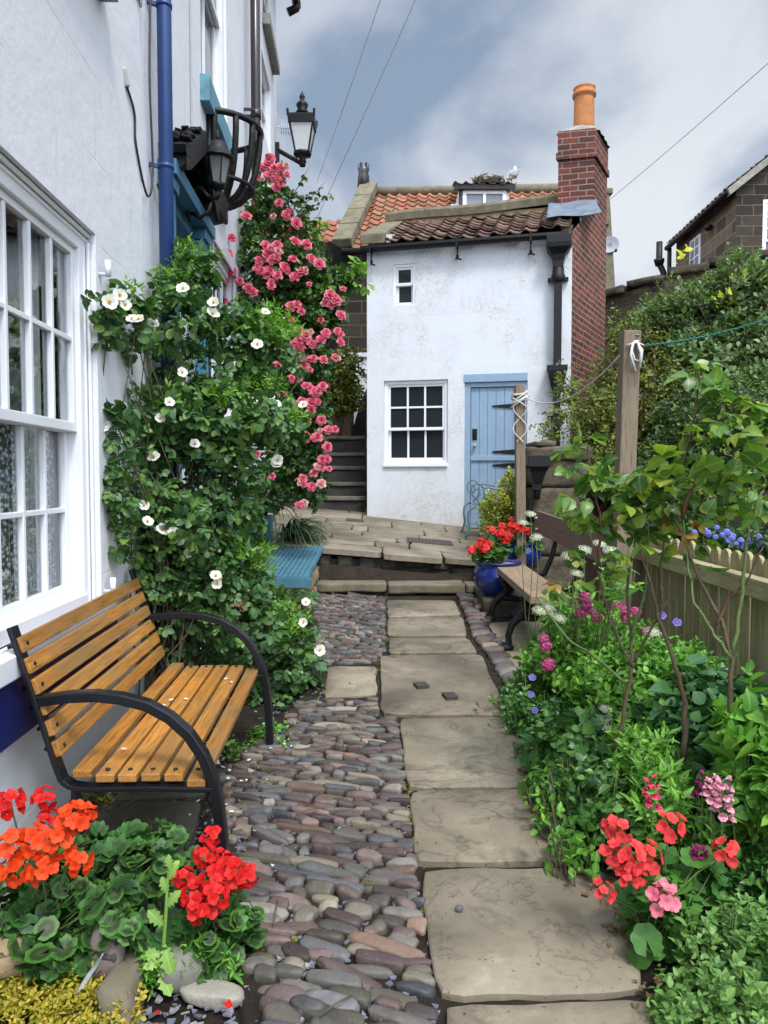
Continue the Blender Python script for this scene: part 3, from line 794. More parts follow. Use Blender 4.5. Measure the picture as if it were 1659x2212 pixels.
for r in range(8):
    for i in range(len(splits[r]) - 1):
        a, b = splits[r][i] + .008, splits[r][i + 1] - .008
        y0, y1 = rows[r] + .008, rows[r + 1] - .008
        if r == 0: y0 += random.uniform(-.05, .02)
        slab(m, [(a, y0), (b, y0), (b, y1), (a, y1)], lambda x, y, s=r * 7 + i: terr(x, y) + .0015 * math.sin(s * 2.3), .06, 80 + r * 10 + i, .005, .001)
tag(m.build('terrace', FLAGT), kind='structure')
m = MB(); m.grid(lambda a, b: (-1.6 + 4.5 * a, 7.8 + 3.4 * b, terr(-1.6 + 4.5 * a, 7.8 + 3.4 * b) - .03), 4, 4)
tag(m.build('terrace_bed', SOIL), kind='structure')
# drain grates let into the terrace
for nm, u, v, wd, dp, n in (('drain_grate', 928, 1164, .52, .26, 13), ('drain_grate', 767, 1131, .22, .16, 7)):
    Yg = 8.55 if u > 900 else 9.75
    p = P(u, v, Yg); x, y = p.x, p.y
    m = MB()
    def bx(x0, x1, y0, y1, dz0, dz1):
        m.prism([(x0, y0), (x1, y0), (x1, y1), (x0, y1)], [terr(a, b) + dz0 for a, b in ((x0, y0), (x1, y0), (x1, y1), (x0, y1))], [terr(a, b) + dz1 for a, b in ((x0, y0), (x1, y0), (x1, y1), (x0, y1))])
    for i in range(n + 1):
        xx = x - wd / 2 + wd * i / n; bx(xx - .006, xx + .006, y - dp / 2, y + dp / 2, .003, .012)
    for j in range(5):
        yy = y - dp / 2 + dp * j / 4; bx(x - wd / 2, x + wd / 2, yy - .007, yy + .007, .003, .013)
    bx(x - wd / 2, x + wd / 2, y - dp / 2, y + dp / 2, .002, .006)
    tag(m.build(nm, GRATE, loc=(x, y, terr(x, y)), ), 'large rectangular iron drain grate in the terrace before the blue door' if u > 900 else 'small iron drain grate in the terrace near the foot of the stairs', 'drain')
# stairs climbing beside the cottage
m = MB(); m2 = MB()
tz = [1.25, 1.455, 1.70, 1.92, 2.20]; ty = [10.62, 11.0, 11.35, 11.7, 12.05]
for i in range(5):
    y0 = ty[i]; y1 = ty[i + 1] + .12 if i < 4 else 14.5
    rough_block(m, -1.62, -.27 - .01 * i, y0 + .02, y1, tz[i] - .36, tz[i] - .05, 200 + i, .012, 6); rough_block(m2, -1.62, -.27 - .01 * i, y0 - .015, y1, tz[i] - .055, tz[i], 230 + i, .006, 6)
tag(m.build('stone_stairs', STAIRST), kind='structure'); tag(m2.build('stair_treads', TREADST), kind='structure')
# stone platform for the blue pots
m = MB(); rough_block(m, .88, 1.55, 6.45, 6.95, .26, .445, 301); rough_block(m, .90, 1.6, 6.97, 7.55, .28, .46, 302); rough_block(m, .94, 1.62, 7.5, 7.95, .4, .60, 303)
tag(m.build('stone_platform', DARKSTEP), kind='structure')
# ------------------------------------------------------------------ wall frames: x along the wall, y into it, z up
def frame(o, e):
    e = Vector((e[0], e[1], 0)).normalized(); b = Vector((-e.y, e.x, 0))
    return Matrix(((e.x, b.x, 0, o[0]), (e.y, b.y, 0, o[1]), (0, 0, 1, o[2] if len(o) > 2 else 0), (0, 0, 0, 1)))
def sash(root, Mf, x0, x1, z0, z1, dep, cols, rows, split=None, bw=.022, fw=.05, frame_mat=None, back=True, glass=None, name='window', sill=None, sillm=None, room=None):
    """sash window set in an opening; rows is (upper, lower) counts of pane rows"""
    fm = frame_mat or WHITEPAINT; gl = glass or PANE
    m = MB(); m.M = Mf
    split = split if split is not None else (z0 + z1) / 2
    # box frame
    m.box(x0, x0 + fw, dep - .03, dep + .06, z0, z1); m.box(x1 - fw, x1, dep - .03, dep + .06, z0, z1)
    m.box(x0 + fw, x1 - fw, dep - .03, dep + .06, z1 - fw, z1); m.box(x0 + fw, x1 - fw, dep - .045, dep + .06, z0, z0 + fw * .7)
    fr = m.build(name, fm, root, bevel=.004)
    a, b = x0 + fw, x1 - fw
    g = MB(); g.M = Mf; k = MB(); k.M = Mf
    for (za, zb, d, nr) in ((split, z1 - fw, dep + .005, rows[0]), (z0 + fw * .7, split + .03, dep + .045, rows[1])):
        s = .032
        g.box(a, a + s, d - .016, d + .016, za, zb); g.box(b - s, b, d - .016, d + .016, za, zb)
        g.box(a + s, b - s, d - .016, d + .016, zb - s, zb); g.box(a + s, b - s, d - .016, d + .016, za, za + s * 1.25)
        for i in range(1, cols):
            xx = a + s + (b - a - 2 * s) * i / cols; g.box(xx - bw / 2, xx + bw / 2, d - .014, d + .012, za + s * 1.25, zb - s)
        for j in range(1, nr):
            zz = za + s + (zb - za - 2 * s) * j / nr; g.box(a + s, b - s, d - .0125, d + .0105, zz - bw / 2, zz + bw / 2)
        k.add([(a + s, d + .006, za + s), (b - s, d + .006, za + s), (b - s, d + .006, zb - s), (a + s, d + .006, zb - s)], [(0, 1, 2, 3)])
    g.build('sash_frame', fm, fr, bevel=.003); k.build('pane', gl, fr)
    if sill:
        q = MB(); q.M = Mf; e, pr, h = sill
        q.add([(x0 - e, -pr, z0 - h), (x1 + e, -pr, z0 - h), (x1 + e, dep, z0 - h), (x0 - e, dep, z0 - h), (x0 - e, -pr, z0 - .012), (x1 + e, -pr, z0 - .012), (x1 + e, dep, z0 + .004), (x0 - e, dep, z0 + .004)],
              [(0,3,2,1),(4,5,6,7),(0,1,5,4),(1,2,6,5),(2,3,7,6),(3,0,4,7)]); q.build('sill', sillm or fm, fr, bevel=.004)
    return fr

# ================================================================== the white terraced house on the left
LM = frame((-1.15, 0, 0), (-.0375, 1))
TH = thing('terraced_house', 'tall white rendered house along the left with blue drainpipe and teal doorway', 'house', (-1.3, 4, .15))
holes = [(2.05,3.26,.95,2.56,.14), (4.52,5.34,.6,3.42,.16), (5.95,6.95,1.55,3.35,.1), (5.66,6.78,4.5,6.4,.14), (9.3,10.25,5.85,6.75,.16), (9.45,10.5,7.25,8.2,.14), (2.2,3.3,3.72,5.3,.14)]
m = MB(); m.M = LM
m.panel(-2, 11, -.3, 8.75, [h[:4] for h in holes], 0, .15)
m.add([(11,0,-.3),(11,6,-.3),(11,6,8.75),(11,0,8.75)], [(0,1,2,3)])
m.add([(-2,0,-.3),(-2,0,8.75),(-2,6,8.75),(-2,6,-.3)], [(0,1,2,3)])
m.add([(-2,6,-.3),(-2,6,8.75),(11,6,8.75),(11,6,-.3)], [(0,1,2,3)])
m.build('wall', WHITE, TH)
# the nearer half of the front stands a little proud
m = MB(); m.M = LM
m.panel(-2, 3.98, .0, 8.7, [holes[0][:4], holes[6][:4]], -.022, .03)
m.add([(3.98,-.022,0),(3.98,0,0),(3.98,0,8.7),(3.98,-.022,8.7)], [(0,1,2,3)])
m.build('wall_facing', WHITE, TH)
m = MB(); m.M = LM
m.add([(-2.2,-.25,8.72),(11.2,-.25,8.72),(11.2,3,11.2),(-2.2,3,11.2),(-2.2,6.25,8.72),(11.2,6.25,8.72)], [(0,1,2,3),(3,2,5,4)]); m.add([(11.0,0,8.72),(11.0,6,8.72),(11.0,3,11.05)], [(0,1,2)])
m.build('roof', OLDTILE, TH)
m = MB(); m.M = LM; m.tube([(-2.2,-.28,8.55),(11.3,-.28,8.5)], .065, 10); m.tube([(11.18,-.28,8.5),(11.18,-.28,8.40),(11.18,-.16,8.34)], .06, 8)
m.build('gutter', BLACK, TH)
# near window with a lit room edge, net curtain and dark notice
wn0 = sash(TH, LM, 2.05, 3.26, .95, 2.56, .05, 5, (2, 2), 1.70, .021, .085, glass=GLASS)
m = MB(); m.M = LM
for q in (0, 1, 2): m.box(2.05, 3.26, .0 + q * .014, .014 + q * .014, 2.56 - .02 - .018 * q, 2.56 - .002 - .018 * q); m.box(3.24 - .018 * q, 3.258 - .018 * q, .0 + q * .014, .014 + q * .014, .95, 2.52 - .018 * q)
m.build('architrave', WHITEPAINT, wn0, bevel=.004)
m = MB(); m.M = LM; m.box(1.9, 3.30, -.075, .02, .865, .945); m.build('sill', WHITEPAINT, wn0, bevel=.006)
m = MB(); m.M = LM; m.box(1.7, 3.36, -.060, -.024, .66, .862); m.build('painted_band', BLUESILL, TH, bevel=.005)
m = MB(); m.M = LM   # the room behind
x0, x1, y0, y1, za, zb = 1.4, 3.75, .17, 1.9, .6, 2.75
m.add([(x0,y0,za),(x1,y0,za),(x1,y1,za),(x0,y1,za),(x0,y0,zb),(x1,y0,zb),(x1,y1,zb),(x0,y1,zb)], [(0,1,2,3),(4,7,6,5),(1,5,6,2),(2,6,7,3),(0,3,7,4)])
m.build('room', ROOM, wn0)
def lace():
    t = NT('lace'); v = t.coord('Object', (1, 1, 1))
    w1 = t.add('ShaderNodeTexVoronoi'); w1.inputs['Scale'].default_value = 55; t.link(v, w1.inputs['Vector'])
    al = t.ramp(w1.outputs['Distance'], [(.25, .85), (.55, .12)])
    t.fin((.62, .64, .66), .9); t.set(t.b.inputs['Alpha'], al); return t.mat
LACE = lace()
m = MB(); m.M = LM
m.grid(lambda a, b: (2.2 + .98 * a, .135 + .018 * math.sin(a * 34), 1.02 + .68 * b), 90, 2)
m.build('lace_curtain', LACE, wn0)
m = MB(); m.M = LM
m.grid(lambda a, b: (3.02 + .16 * a, .20 + .02 * math.sin(a * 20), 1.0 + 1.55 * b), 20, 2); m.build('curtain', CURT, wn0)
m = MB(); m.M = LM; m.box(2.30, 2.735, .075, .085, 1.735, 1.90); 
sg = m.build('notice', SIGNDARK, wn0)
m = MB(); m.M = LM
for zz, hh, n in ((1.862, .013, 15), (1.825, .016, 17)):
    xx = 2.33
    for i in range(n):
        wdt = random.uniform(.012, .022); m.box(xx, xx + wdt * .75, .0715, .0745, zz - hh * random.uniform(.2, .5), zz + hh * random.uniform(.3, .5)); xx += wdt + .004
m.build('lettering', SIGNTEXT, sg)
for zz in (2.40, 1.0):   # hinge pins left on the reveal
    m = MB(); m.M = LM; m.tube([(3.30, -.02, zz), (3.30, -.06, zz), (3.30, -.06, zz + .05)], .010, 8); m.tube([(3.30, -.06, zz - .01), (3.30, -.06, zz + .06)], .013, 8); m.build('shutter_pin', WHITEPAINT, TH)
# upper windows
sash(TH, LM, 2.2, 3.3, 3.72, 5.3, .05, 4, (2, 2), sill=(.08, .1, .11), sillm=LEADPAINT)
sash(TH, LM, 5.66, 6.78, 4.5, 6.4, .05, 2, (1, 1), 5.45, .03, .10, sill=(.05, .07, .20), sillm=TEALSILL)
sash(TH, LM, 9.3, 10.25, 5.85, 6.75, .07, 2, (1, 1))
sash(TH, LM, 9.45, 10.5, 7.25, 8.2, .05, 2, (1, 1), sill=(.06, .1, .14), sillm=MORTARCAP)
sash(TH, LM, 5.95, 6.95, 1.55, 3.35, .03, 3, (2, 2), sill=(.05, .06, .07))
m = MB(); m.M = LM
for q in (0, 1): m.box(5.87 - .03 * q, 5.95, -.02 - .012 * q, .0, 1.5, 3.43); m.box(6.95, 7.03 + .03 * q, -.02 - .012 * q, .0, 1.5, 3.43); m.box(5.87, 7.03, -.04 - .012 * q, -.021, 3.36, 3.43 + .04 * q)
m.build('window_surround', WHITEPAINT, TH, bevel=.004)
# doorway
m = MB(); m.M = LM
m.box(4.52, 5.34, .10, .15, .6, 3.2)
for z0, z1_ in ((.75, 1.4), (1.55, 2.35), (2.5, 3.1)):
    for xa, xb in ((4.60, 4.90), (4.96, 5.26)): m.box(xa, xb, .085, .10, z0, z1_)
dr = m.build('door', TEAL, TH, bevel=.008)
m = MB(); m.M = LM; m.lathe([(.012, 0), (.014, .02), (.03, .035), (.032, .05), (.02, .062)], (0, 0, 0), 12)
kb = MB(); kb.M = LM @ Matrix.Translation((4.58, .09, 1.7)) @ Matrix.Rotation(math.pi / 2, 4, 'X'); kb.lathe([(.012, 0), (.014, .02), (.03, .035), (.032, .05), (.02, .062)], n=12); kb.build('handle', BLACK, dr)
m = MB(); m.M = LM
for xa, xb in ((4.40, 4.52), (5.34, 5.56)):
    m.box(xa, xb, -.07, .06, .5, 3.2); m.box(xa - .02, xb + .02, -.09, .05, 3.2, 3.27); m.box(xa + .03, xb - .03, -.08, -.0705, .8, 3.05)
m.box(4.52, 5.34, .0, .09, 3.2, 3.42); m.box(4.38, 5.58, -.11, .02, 3.272, 3.36)
m.build('door_frame', TEAL, TH, bevel=.006)
m = MB(); m.M = LM   # gabled hood over the door
A, B_, Cc = (4.42, 3.41), (4.86, 3.69), (5.30, 3.41)
pr = -.16
for (xa, za), (xb, zb) in ((A, B_), (B_, Cc)):
    nrm = Vector((-(zb - za), 0, xb - xa)).normalized() * .045
    m.extr([(xa, .0, za), (xb, .0, zb), (xb + nrm.x, .0, zb + nrm.z), (xa + nrm.x, .0, za + nrm.z)], (0, -1, 0), -pr)
    m.extr([(xa, pr, za - .10), (xb, pr, zb - .10), (xb, pr, zb + .05), (xa, pr, za + .05)], (0, -1, 0), .025)
m.add([(4.5, -.03, 3.36), (5.34, -.03, 3.36), (5.26, -.03, 3.41), (4.86, -.03, 3.65), (4.5, -.03, 3.41)], [(0, 1, 2, 3, 4)])
for xx in (4.45, 5.21): m.extr([(xx, 0, 3.28), (xx, -.03, 3.28), (xx, pr, 3.37), (xx, pr, 3.41), (xx, 0, 3.41)], (1, 0, 0), .07)
for i in range(40):
    q_ = random.uniform(4.45, 5.25); m.rock((q_, random.uniform(pr, -.02), 3.74 - .6 * abs(4.86 - q_)), (.05, .03, .012), i, .5, 1)
m.build('door_hood', BLACKROUGH, TH)
# pipes and cables fixed to the front
m = MB(); m.M = LM
m.tube([(4.24, -.085, .15), (4.24, -.085, 8.5)], .040, 16)
dp = m.build('drainpipe', BLUEPIPE, TH)
for zz in (2.0, 3.25, 4.13, 5.6):
    m = MB(); m.M = LM; m.tube([(4.24, -.085, zz - .012), (4.24, -.085, zz + .012)], .0445, 16); m.bar((4.2, 0, zz), (4.24, -.06, zz), .02, .02); m.build('pipe_bracket', BLUEPIPE, dp)
m = MB(); m.M = LM
m.tube([(7.9, -.11, 2.6), (7.9, -.11, 8.5)], .050, 14); dp2 = m.build('drainpipe', BROWNPIPE, TH); dp2['label'] = 'dark brown drainpipe beside the climbing rose'
for zz in (3.4, 5.3, 7.0):
    m = MB(); m.M = LM; m.tube([(7.9, -.11, zz - .05), (7.9, -.11, zz + .05)], .056, 14); m.bar((7.8, 0, zz), (7.8, -.11, zz), .02, .025); m.bar((7.9, 0, zz - .02), (7.9, -.1, zz - .02), .02, .025); m.build('pipe_bracket', BROWNPIPE, dp2)
def hang(pts, r, name, mat):
    mm = MB(); mm.M = LM; P4 = []
    for i in range(len(pts) - 1):
        for k in range(6): 
            t = k / 6; p0 = Vector(pts[max(i-1,0)]); p1 = Vector(pts[i]); p2 = Vector(pts[i+1]); p3 = Vector(pts[min(i+2, len(pts)-1)])
            P4.append(.5 * ((2*p1) + (p2-p0)*t + (2*p0-5*p1+4*p2-p3)*t*t + (-p0+3*p1-3*p2+p3)*t**3))
    P4.append(Vector(pts[-1])); mm.tube(P4, r, 6); return mm.build(name, mat, TH)
hang([(4.17, -.03, 8.4), (4.15, -.03, 5.2), (4.19, -.03, 4.4), (4.13, -.03, 3.7), (4.17, -.03, 3.2), (4.05, -.03, 3.02), (3.86, -.03, 3.2), (3.84, -.03, 3.35), (3.72, -.03, 3.42)], .006, 'cable', DARKCABLE)
hang([(3.72, -.03, 3.42), (3.70, -.02, 3.50)], .014, 'cable_end', GREYCABLE)
hang([(3.98, -.03, 7.5), (3.99, -.03, 4.3), (3.96, -.03, 4.02), (3.90, -.03, 4.00), (3.80, -.03, 4.2), (3.76, -.03, 4.35), (3.79, -.03, 4.25)], .008, 'cable', GREYCABLE)
hang([(5.25, -.01, 8.4), (5.26, -.01, 5.2), (5.27, -.01, 3.75)], .006, 'cable', GREYCABLE)
hang([(8.9, -.01, 8.4), (8.95, -.01, 6.3), (8.7, -.01, 5.7)], .006, 'cable', GREYCABLE)
hang([(4.3, -.02, 3.18), (4.62, -.08, 2.95), (5.1, -.10, 3.0), (5.5, -.10, 2.94), (5.6, -.09, 2.85)], .007, 'cable', DARKCABLE)
m = MB(); m.M = LM
m.box(3.70, 3.94, -.034, -.022, 2.24, 2.46)
vt = m.build('air_vent', WHITEPAINT, TH)
m = MB(); m.M = LM
for i in range(6):
    for j in range(5): m.box(3.725 + .034 * i, 3.748 + .034 * i, -.0365, -.0345, 2.265 + .036 * j, 2.288 + .036 * j)
m.build('vent_holes', DARKROOM, vt)

# ------------------------------------------------------------------ wall lantern over the door
lb = Vector((-1.325, 5.02, 3.38))
L = thing('wall_lantern', 'small black coach lantern on a scrolled wall bracket by the teal door', 'lantern', lb)
c = Vector((-1.10, 5.0, 3.44)); LSC = Matrix.Translation(c) @ Matrix.Scale(.80, 4) @ Matrix.Translation(-c)
m = MB(); m.M = LSC; m.lathe([(.045, 0), (.06, .012), (.062, .03), (.105, .21), (.11, .22)], c, 6, smooth=False); m2 = m.build('glass', DIMGLASS, L)
m = MB(); m.M = LSC
for j in range(6):
    a = 2 * math.pi * j / 6; m.bar(c + Vector((.064 * math.cos(a), .064 * math.sin(a), .02)), c + Vector((.112 * math.cos(a), .112 * math.sin(a), .225)), .010, .010, (math.cos(a), math.sin(a), 0))
m.lathe([(.14, .215), (.14, .232), (.12, .24), (.09, .30), (.075, .345), (.045, .36), (.018, .365), (.018, .38), (.03, .392), (.012, .41), (.018, .425), (.003, .46)], c, 12)
m.lathe([(.01, -.10), (.02, -.095), (.016, -.06), (.03, -.03), (.05, -.02), (.062, .0), (.064, .02)], c, 12)
m.build('lantern_frame', BLACK, L)
m = MB(); m.M = LSC; m.lathe([(.018, .03), (.03, .07), (.032, .12), (.02, .15)], c, 10); m.build('bulb', WHITEPAINT, L)
m = MB()
m.rock((-1.30, 5.02, 3.34), (.02, .05, .13), 3, .1)
m.tube([(-1.29, 5.02, 3.40), (-1.22, 5.02, 3.44), (-1.17, 5.02, 3.38), (-1.11, 5.0, 3.36), (-1.10, 5.0, 3.41)], [.02, .018, .015, .016, .02], 8)
m.tube([(-1.29, 5.02, 3.28), (-1.23, 5.02, 3.24), (-1.17, 5.02, 3.28), (-1.15, 5.02, 3.34)], [.015, .014, .012, .01], 8)
m.build('wall_bracket', BLACKROUGH, L)
# ------------------------------------------------------------------ half-round iron manger basket on the wall
hb = LM @ Vector((6.3, 0, 3.95))
H = thing('manger_basket', 'empty black half round iron hay basket fixed to the white wall', 'wall basket', hb)
m = MB(); m.M = LM
cx, zt_, zb_, R = 6.20, 4.34, 3.76, .365
rim = [(cx + R * math.cos(a), -R * 1.02 * math.sin(a), zt_ ) for a in np.linspace(0, math.pi, 18)]
m.tube(rim, .024, 8)
m2 = MB(); m2.M = LM
for i in range(7):
    a = math.pi * (i + .35) / 6.7
    pts = []
    for t in np.linspace(0, 1, 10):
        rr = R * math.cos(t * math.pi / 2 * .9) ** .75; pts.append((cx + rr * math.cos(a) * (1 - .1 * t), -max(.03, rr * math.sin(a) * 1.0), zt_ - (zt_ - zb_) * math.sin(t * math.pi / 2)))
    m2.tube(pts, .026, 6)
mid = [(cx + R * .80 * math.cos(a), -R * .8 * math.sin(a) - .01, zt_ - .46) for a in np.linspace(0, math.pi, 14)]
m2.tube(mid, .018, 6)
m.tube([(cx - R, -.01, zt_), (cx + R, -.01, zt_)], .02, 6); m.tube([(cx - R, -.02, zt_ + .02), (cx - R, -.02, zt_ - .62)], .020, 6); m.tube([(cx + R, -.02, zt_ + .02), (cx + R, -.02, zt_ - .62)], .016, 6)
m.build('rim', BLACK, H); m2.build('ribs', BLACKROUGH, H)
m = MB(); m.M = LM; m.extr([(5.5, -.0, 3.42), (5.5, -.16, 3.46), (5.5, -.18, 3.60), (5.5, -.0, 3.60)], (1, 0, 0), .26); m.build('corbel', BLACKROUGH, TH)

# ------------------------------------------------------------------ street lamp at the far corner
sb = Vector((wallx(10.8), 10.8, 6.2))
SL = thing('street_lamp', 'black four sided street lantern on a bracket at the far corner of the white house', 'street lamp', sb)
c = Vector((-1.165, 10.8, 6.10)); SSC = Matrix.Translation(c) @ Matrix.Scale(.83, 4) @ Matrix.Translation(-c)
m = MB(); m.M = SSC; r0, r1 = .15, .30
for a0 in (math.pi / 4,): m.lathe([(r0, .06), (r1, .60)], c, 4, smooth=False, a0=a0)
m.build('glass', LAMPGLASS, SL)
m = MB(); m.M = SSC
for j in range(4):
    a = math.pi / 4 + math.pi / 2 * j; d = Vector((math.cos(a), math.sin(a), 0))
    m.bar(c + d * (r0 + .004) + Vector((0, 0, .03)), c + d * (r1 + .004) + Vector((0, 0, .62)), .022, .022, d); m.bar(c + d * (r1 + .01) + Vector((0, 0, .60)), c + d * (r1 + .02) + Vector((0, 0, .71)), .03, .03, d)
m.lathe([(r1 + .01, .50), (r1 + .012, .52), (r1 + .025, .61), (r1 + .025, .64), (.10, .72), (.09, .72)], c, 4, smooth=False, a0=math.pi / 4)
m.lathe([(.10, .71), (.12, .74), (.075, .80), (.10, .85), (.105, .88), (.06, .93), (.035, .95), (.04, .98), (.05, 1.01), (.02, 1.07), (.004, 1.11)], c, 14)
m.lathe([(.05, -.10), (.07, -.09), (.06, -.05), (.05, .0), (.13, .02), (.155, .03), (.155, .07)], c, 12)
m.build('lantern_frame', BLACK, SL)
m = MB(); m.M = SSC; m.lathe([(.06, .50), (.10, .46), (.11, .42), (.02, .41)], c, 12); m.build('lamp_gear', BLACK, SL)
m = MB(); wx = wallx(10.8)
m.bar((wx + .03, 10.8, 5.98), (wx + .03, 10.8, 6.30), .05, .06, (1, 0, 0)); m.tube([(wx + .03, 10.8, 6.20), (-1.165, 10.8, 6.00)], .032, 10); m.tube([(-1.165, 10.8, 5.97), (-1.165, 10.8, 6.06)], .045, 10)
m.tube([(wx + .05 + .05 * math.cos(a), 10.8, 6.02 + .05 * math.sin(a)) for a in np.linspace(1.6, 7, 12)], .008, 6)
m.build('wall_bracket', BLACK, SL)
# television aerial behind the corner
A0 = P(603, 272, 13); m = MB(); tip = P(628, 277, 13); m.tube([A0 + Vector((-.4, 0, 0)), tip], .010, 6)
for t in (.2, .4, .6, .8, .97):
    q = A0.lerp(tip, t); m.tube([q + Vector((0, .02, .13)), q - Vector((0, .02, .13))], .007, 5)
m.tube([A0 + Vector((-.4, 0, 0)), A0 + Vector((-.4, 0, -3.2))], .015, 6)
tag(m.build('television_aerial', GALV, loc=A0), 'thin rod television aerial poking out behind the white house corner', 'aerial')

# ================================================================== the white cottage
CO = Vector((-.235, 10.3, 0)); CE = (2.665, -.6)
CM = frame(CO, CE); CW = math.hypot(*CE)
def CP(u, v):
    w = PLANE(u, v, CO, CM.col[1].to_3d()); q = CM.inverted() @ w; return q.x, q.z
CT = thing('cottage', 'small white limewashed cottage with pale blue stable door and brick chimney', 'house', (1.1, 10, .85))
def crect(u0, v0, u1, v1):
    a, d = CP(u0, v0); b, c = CP(u1, v1); return a, b, c, d
WLO = crect(829, 823, 967, 1000); WUP = crect(849, 572, 897, 660); DR = crect(1004, 809, 1137, 1146)
DR = (DR[0], DR[1], .35, DR[3])
Wx = CW
rx = lambda y: Wx + .305 * y          # the brick flank is not square to the front
zE = 4.64
m = MB(); m.M = CM
m.panel(0, Wx, .3, zE, [WLO, WUP, DR], 0, .13)
m.add([(0,0,.3),(0,0,zE),(0,1.32,5.32),(0,1.55,5.32),(0,1.55,.3)], [(0,1,2,3,4)])
m.build('wall', COTT, CT)
# left edge roughness: a slightly proud lumpy render skirt
sash(CT, CM, *WLO, .07, 3, (2, 1), WLO[2] + (WLO[3] - WLO[2]) * .40, .026, .05, sill=(0.0, .035, .05))
sash(CT, CM, *WUP, .045, 1, (1, 1), None, .02, .035)
m = MB(); m.M = CM
m.box(WUP[0] + .1, WUP[0] + .13, .14, .17, WUP[2] + .1, WUP[2] + .34); m.lathe([(.03, 0), (.045, .1), (.02, .16), (.04, .2), (.01, .26)], (WUP[0] + .19, .16, WUP[2] + .12), 8)
m.build('ornament', POTTERY, CT)
# door, stable type
x0, x1, z0, z1 = DR
m = MB(); m.M = CM
fwd = .075
m.box(x0, x0 + fwd, .02, .12, z0, z1 - .11); m.box(x1 - fwd, x1, .02, .12, z0, z1 - .11); m.box(x0 + fwd, x1 - fwd, .02, .12, z1 - .17, z1 - .11); m.box(x0 - .012, x1 + .0, -.012, .12, z1 - .108, z1 + .002)
fr_ = m.build('door_frame', DOORBLUE, CT, bevel=.005)
_, zsp = CP(1060, 990)
a, b = x0 + fwd + .004, x1 - fwd - .004
m = MB(); m.M = CM
nb = 6
for (za, zb) in ((z0 + .05, zsp - .012), (zsp + .004, z1 - .176)):
    for i in range(nb):
        xa, xb = a + (b - a) * i / nb, a + (b - a) * (i + 1) / nb
        m.box(xa + .0015, xb - .0015, .055, .085, za, zb)
m.box(a, b, .030, .052, zsp - .03, zsp + .035); m.box(a, b, .045, .0545, .80, .95)
dl = m.build('door', DOORBLUE, CT, bevel=.004)
for v in (877, 976, 1005):
    u_ = 1063
    hx, hz = CP(u_, v)
    m = MB(); m.M = CM
    m.extr([(hx, .052, hz - .006), (x1 - .04, .052, hz - .048), (x1 - .04, .052, hz + .042), (hx, .052, hz + .010)], (0, -1, 0), .014)
    m.build('strap_hinge', BLACK, dl)
hx, hz = CP(1025, 938); m = MB(); m.M = CM; m.box(hx - .035, hx + .03, .044, .0545, hz - .075, hz + .075); m.box(hx - .008, hx + .008, .02, .044, hz - .05, hz + .04); m.build('lock_plate', BLACK, dl, bevel=.004)
hx, hz = CP(1025, 963); m = MB(); m.M = CM @ Matrix.Translation((hx, .055, hz)) @ Matrix.Rotation(math.pi / 2, 4, 'X'); m.lathe([(.02, 0), (.012, .012), (.012, .03), (.026, .045), (.024, .06), (.008, .066)], n=12); m.build('knob', GALV, dl)
# brick flank with chimney stack
m = MB(); m.M = CM
yS, yB = 1.014, 1.76
m.add([(rx(0)+.002, 0, .3), (rx(yB), yB, .3), (rx(yB), yB, 5.45), (rx(yS), yS, 5.36), (rx(0)+.002, 0, zE + .06)], [(0,1,2,3,4)])
m.add([(rx(yB), yB, .3), (1.5, yB, .3), (1.5, yB, 5.45), (rx(yB), yB, 5.45)], [(0,1,2,3)])
m.build('brick_flank', BRICK, CT)
m = MB(); m.M = CM
def stk(off, za, zb, taper=0):
    l = rx(yS) - .49 - off; r = rx(yS) + off; l2 = rx(yB) - .49 - off; r2 = rx(yB) + off
    m.prism([(l, yS - off), (r, yS - off), (r2, yB + off), (l2, yB + off)], za, zb)
stk(0.001, 5.0, 6.02); stk(.035, 6.02, 6.11); stk(.012, 6.11, 6.42)
ck = m.build('chimney_stack', BRICKSTACK, CT)
m = MB(); m.M = CM
cxm = (rx(yS) + rx(yB)) / 2 - .245; cym = (yS + yB) / 2
def flr(u, t):
    a = 2 * math.pi * u; ex = .30 - .12 * t; ey = .37 - .2 * t
    q = max(abs(math.cos(a)), abs(math.sin(a))) ** (1 - t * .9)
    x = cxm + ex * math.cos(a) / q; y = cym + ey * math.sin(a) / q
    x += .305 * (y - cym); return (x + .02 * mnoise.noise(Vector((x * 9, y * 9, t * 3))), y, 6.415 + .15 * math.sin(t * math.pi / 2) + .012 * mnoise.noise(Vector((x * 12, y * 12, 2))))
m.grid(flr, 28, 6); m.build('mortar_cap', MORTARCAP, ck)
m = MB(); m.M = CM
m.lathe([(.15, 6.5), (.148, 6.62), (.142, 7.0), (.142, 7.03), (.168, 7.045), (.170, 7.085), (.150, 7.10), (.152, 7.14), (.158, 7.15), (.158, 7.165), (.135, 7.17), (.13, 7.0)], (cxm, cym, 0), 24); m.build('chimney_pot', TERRA, ck)
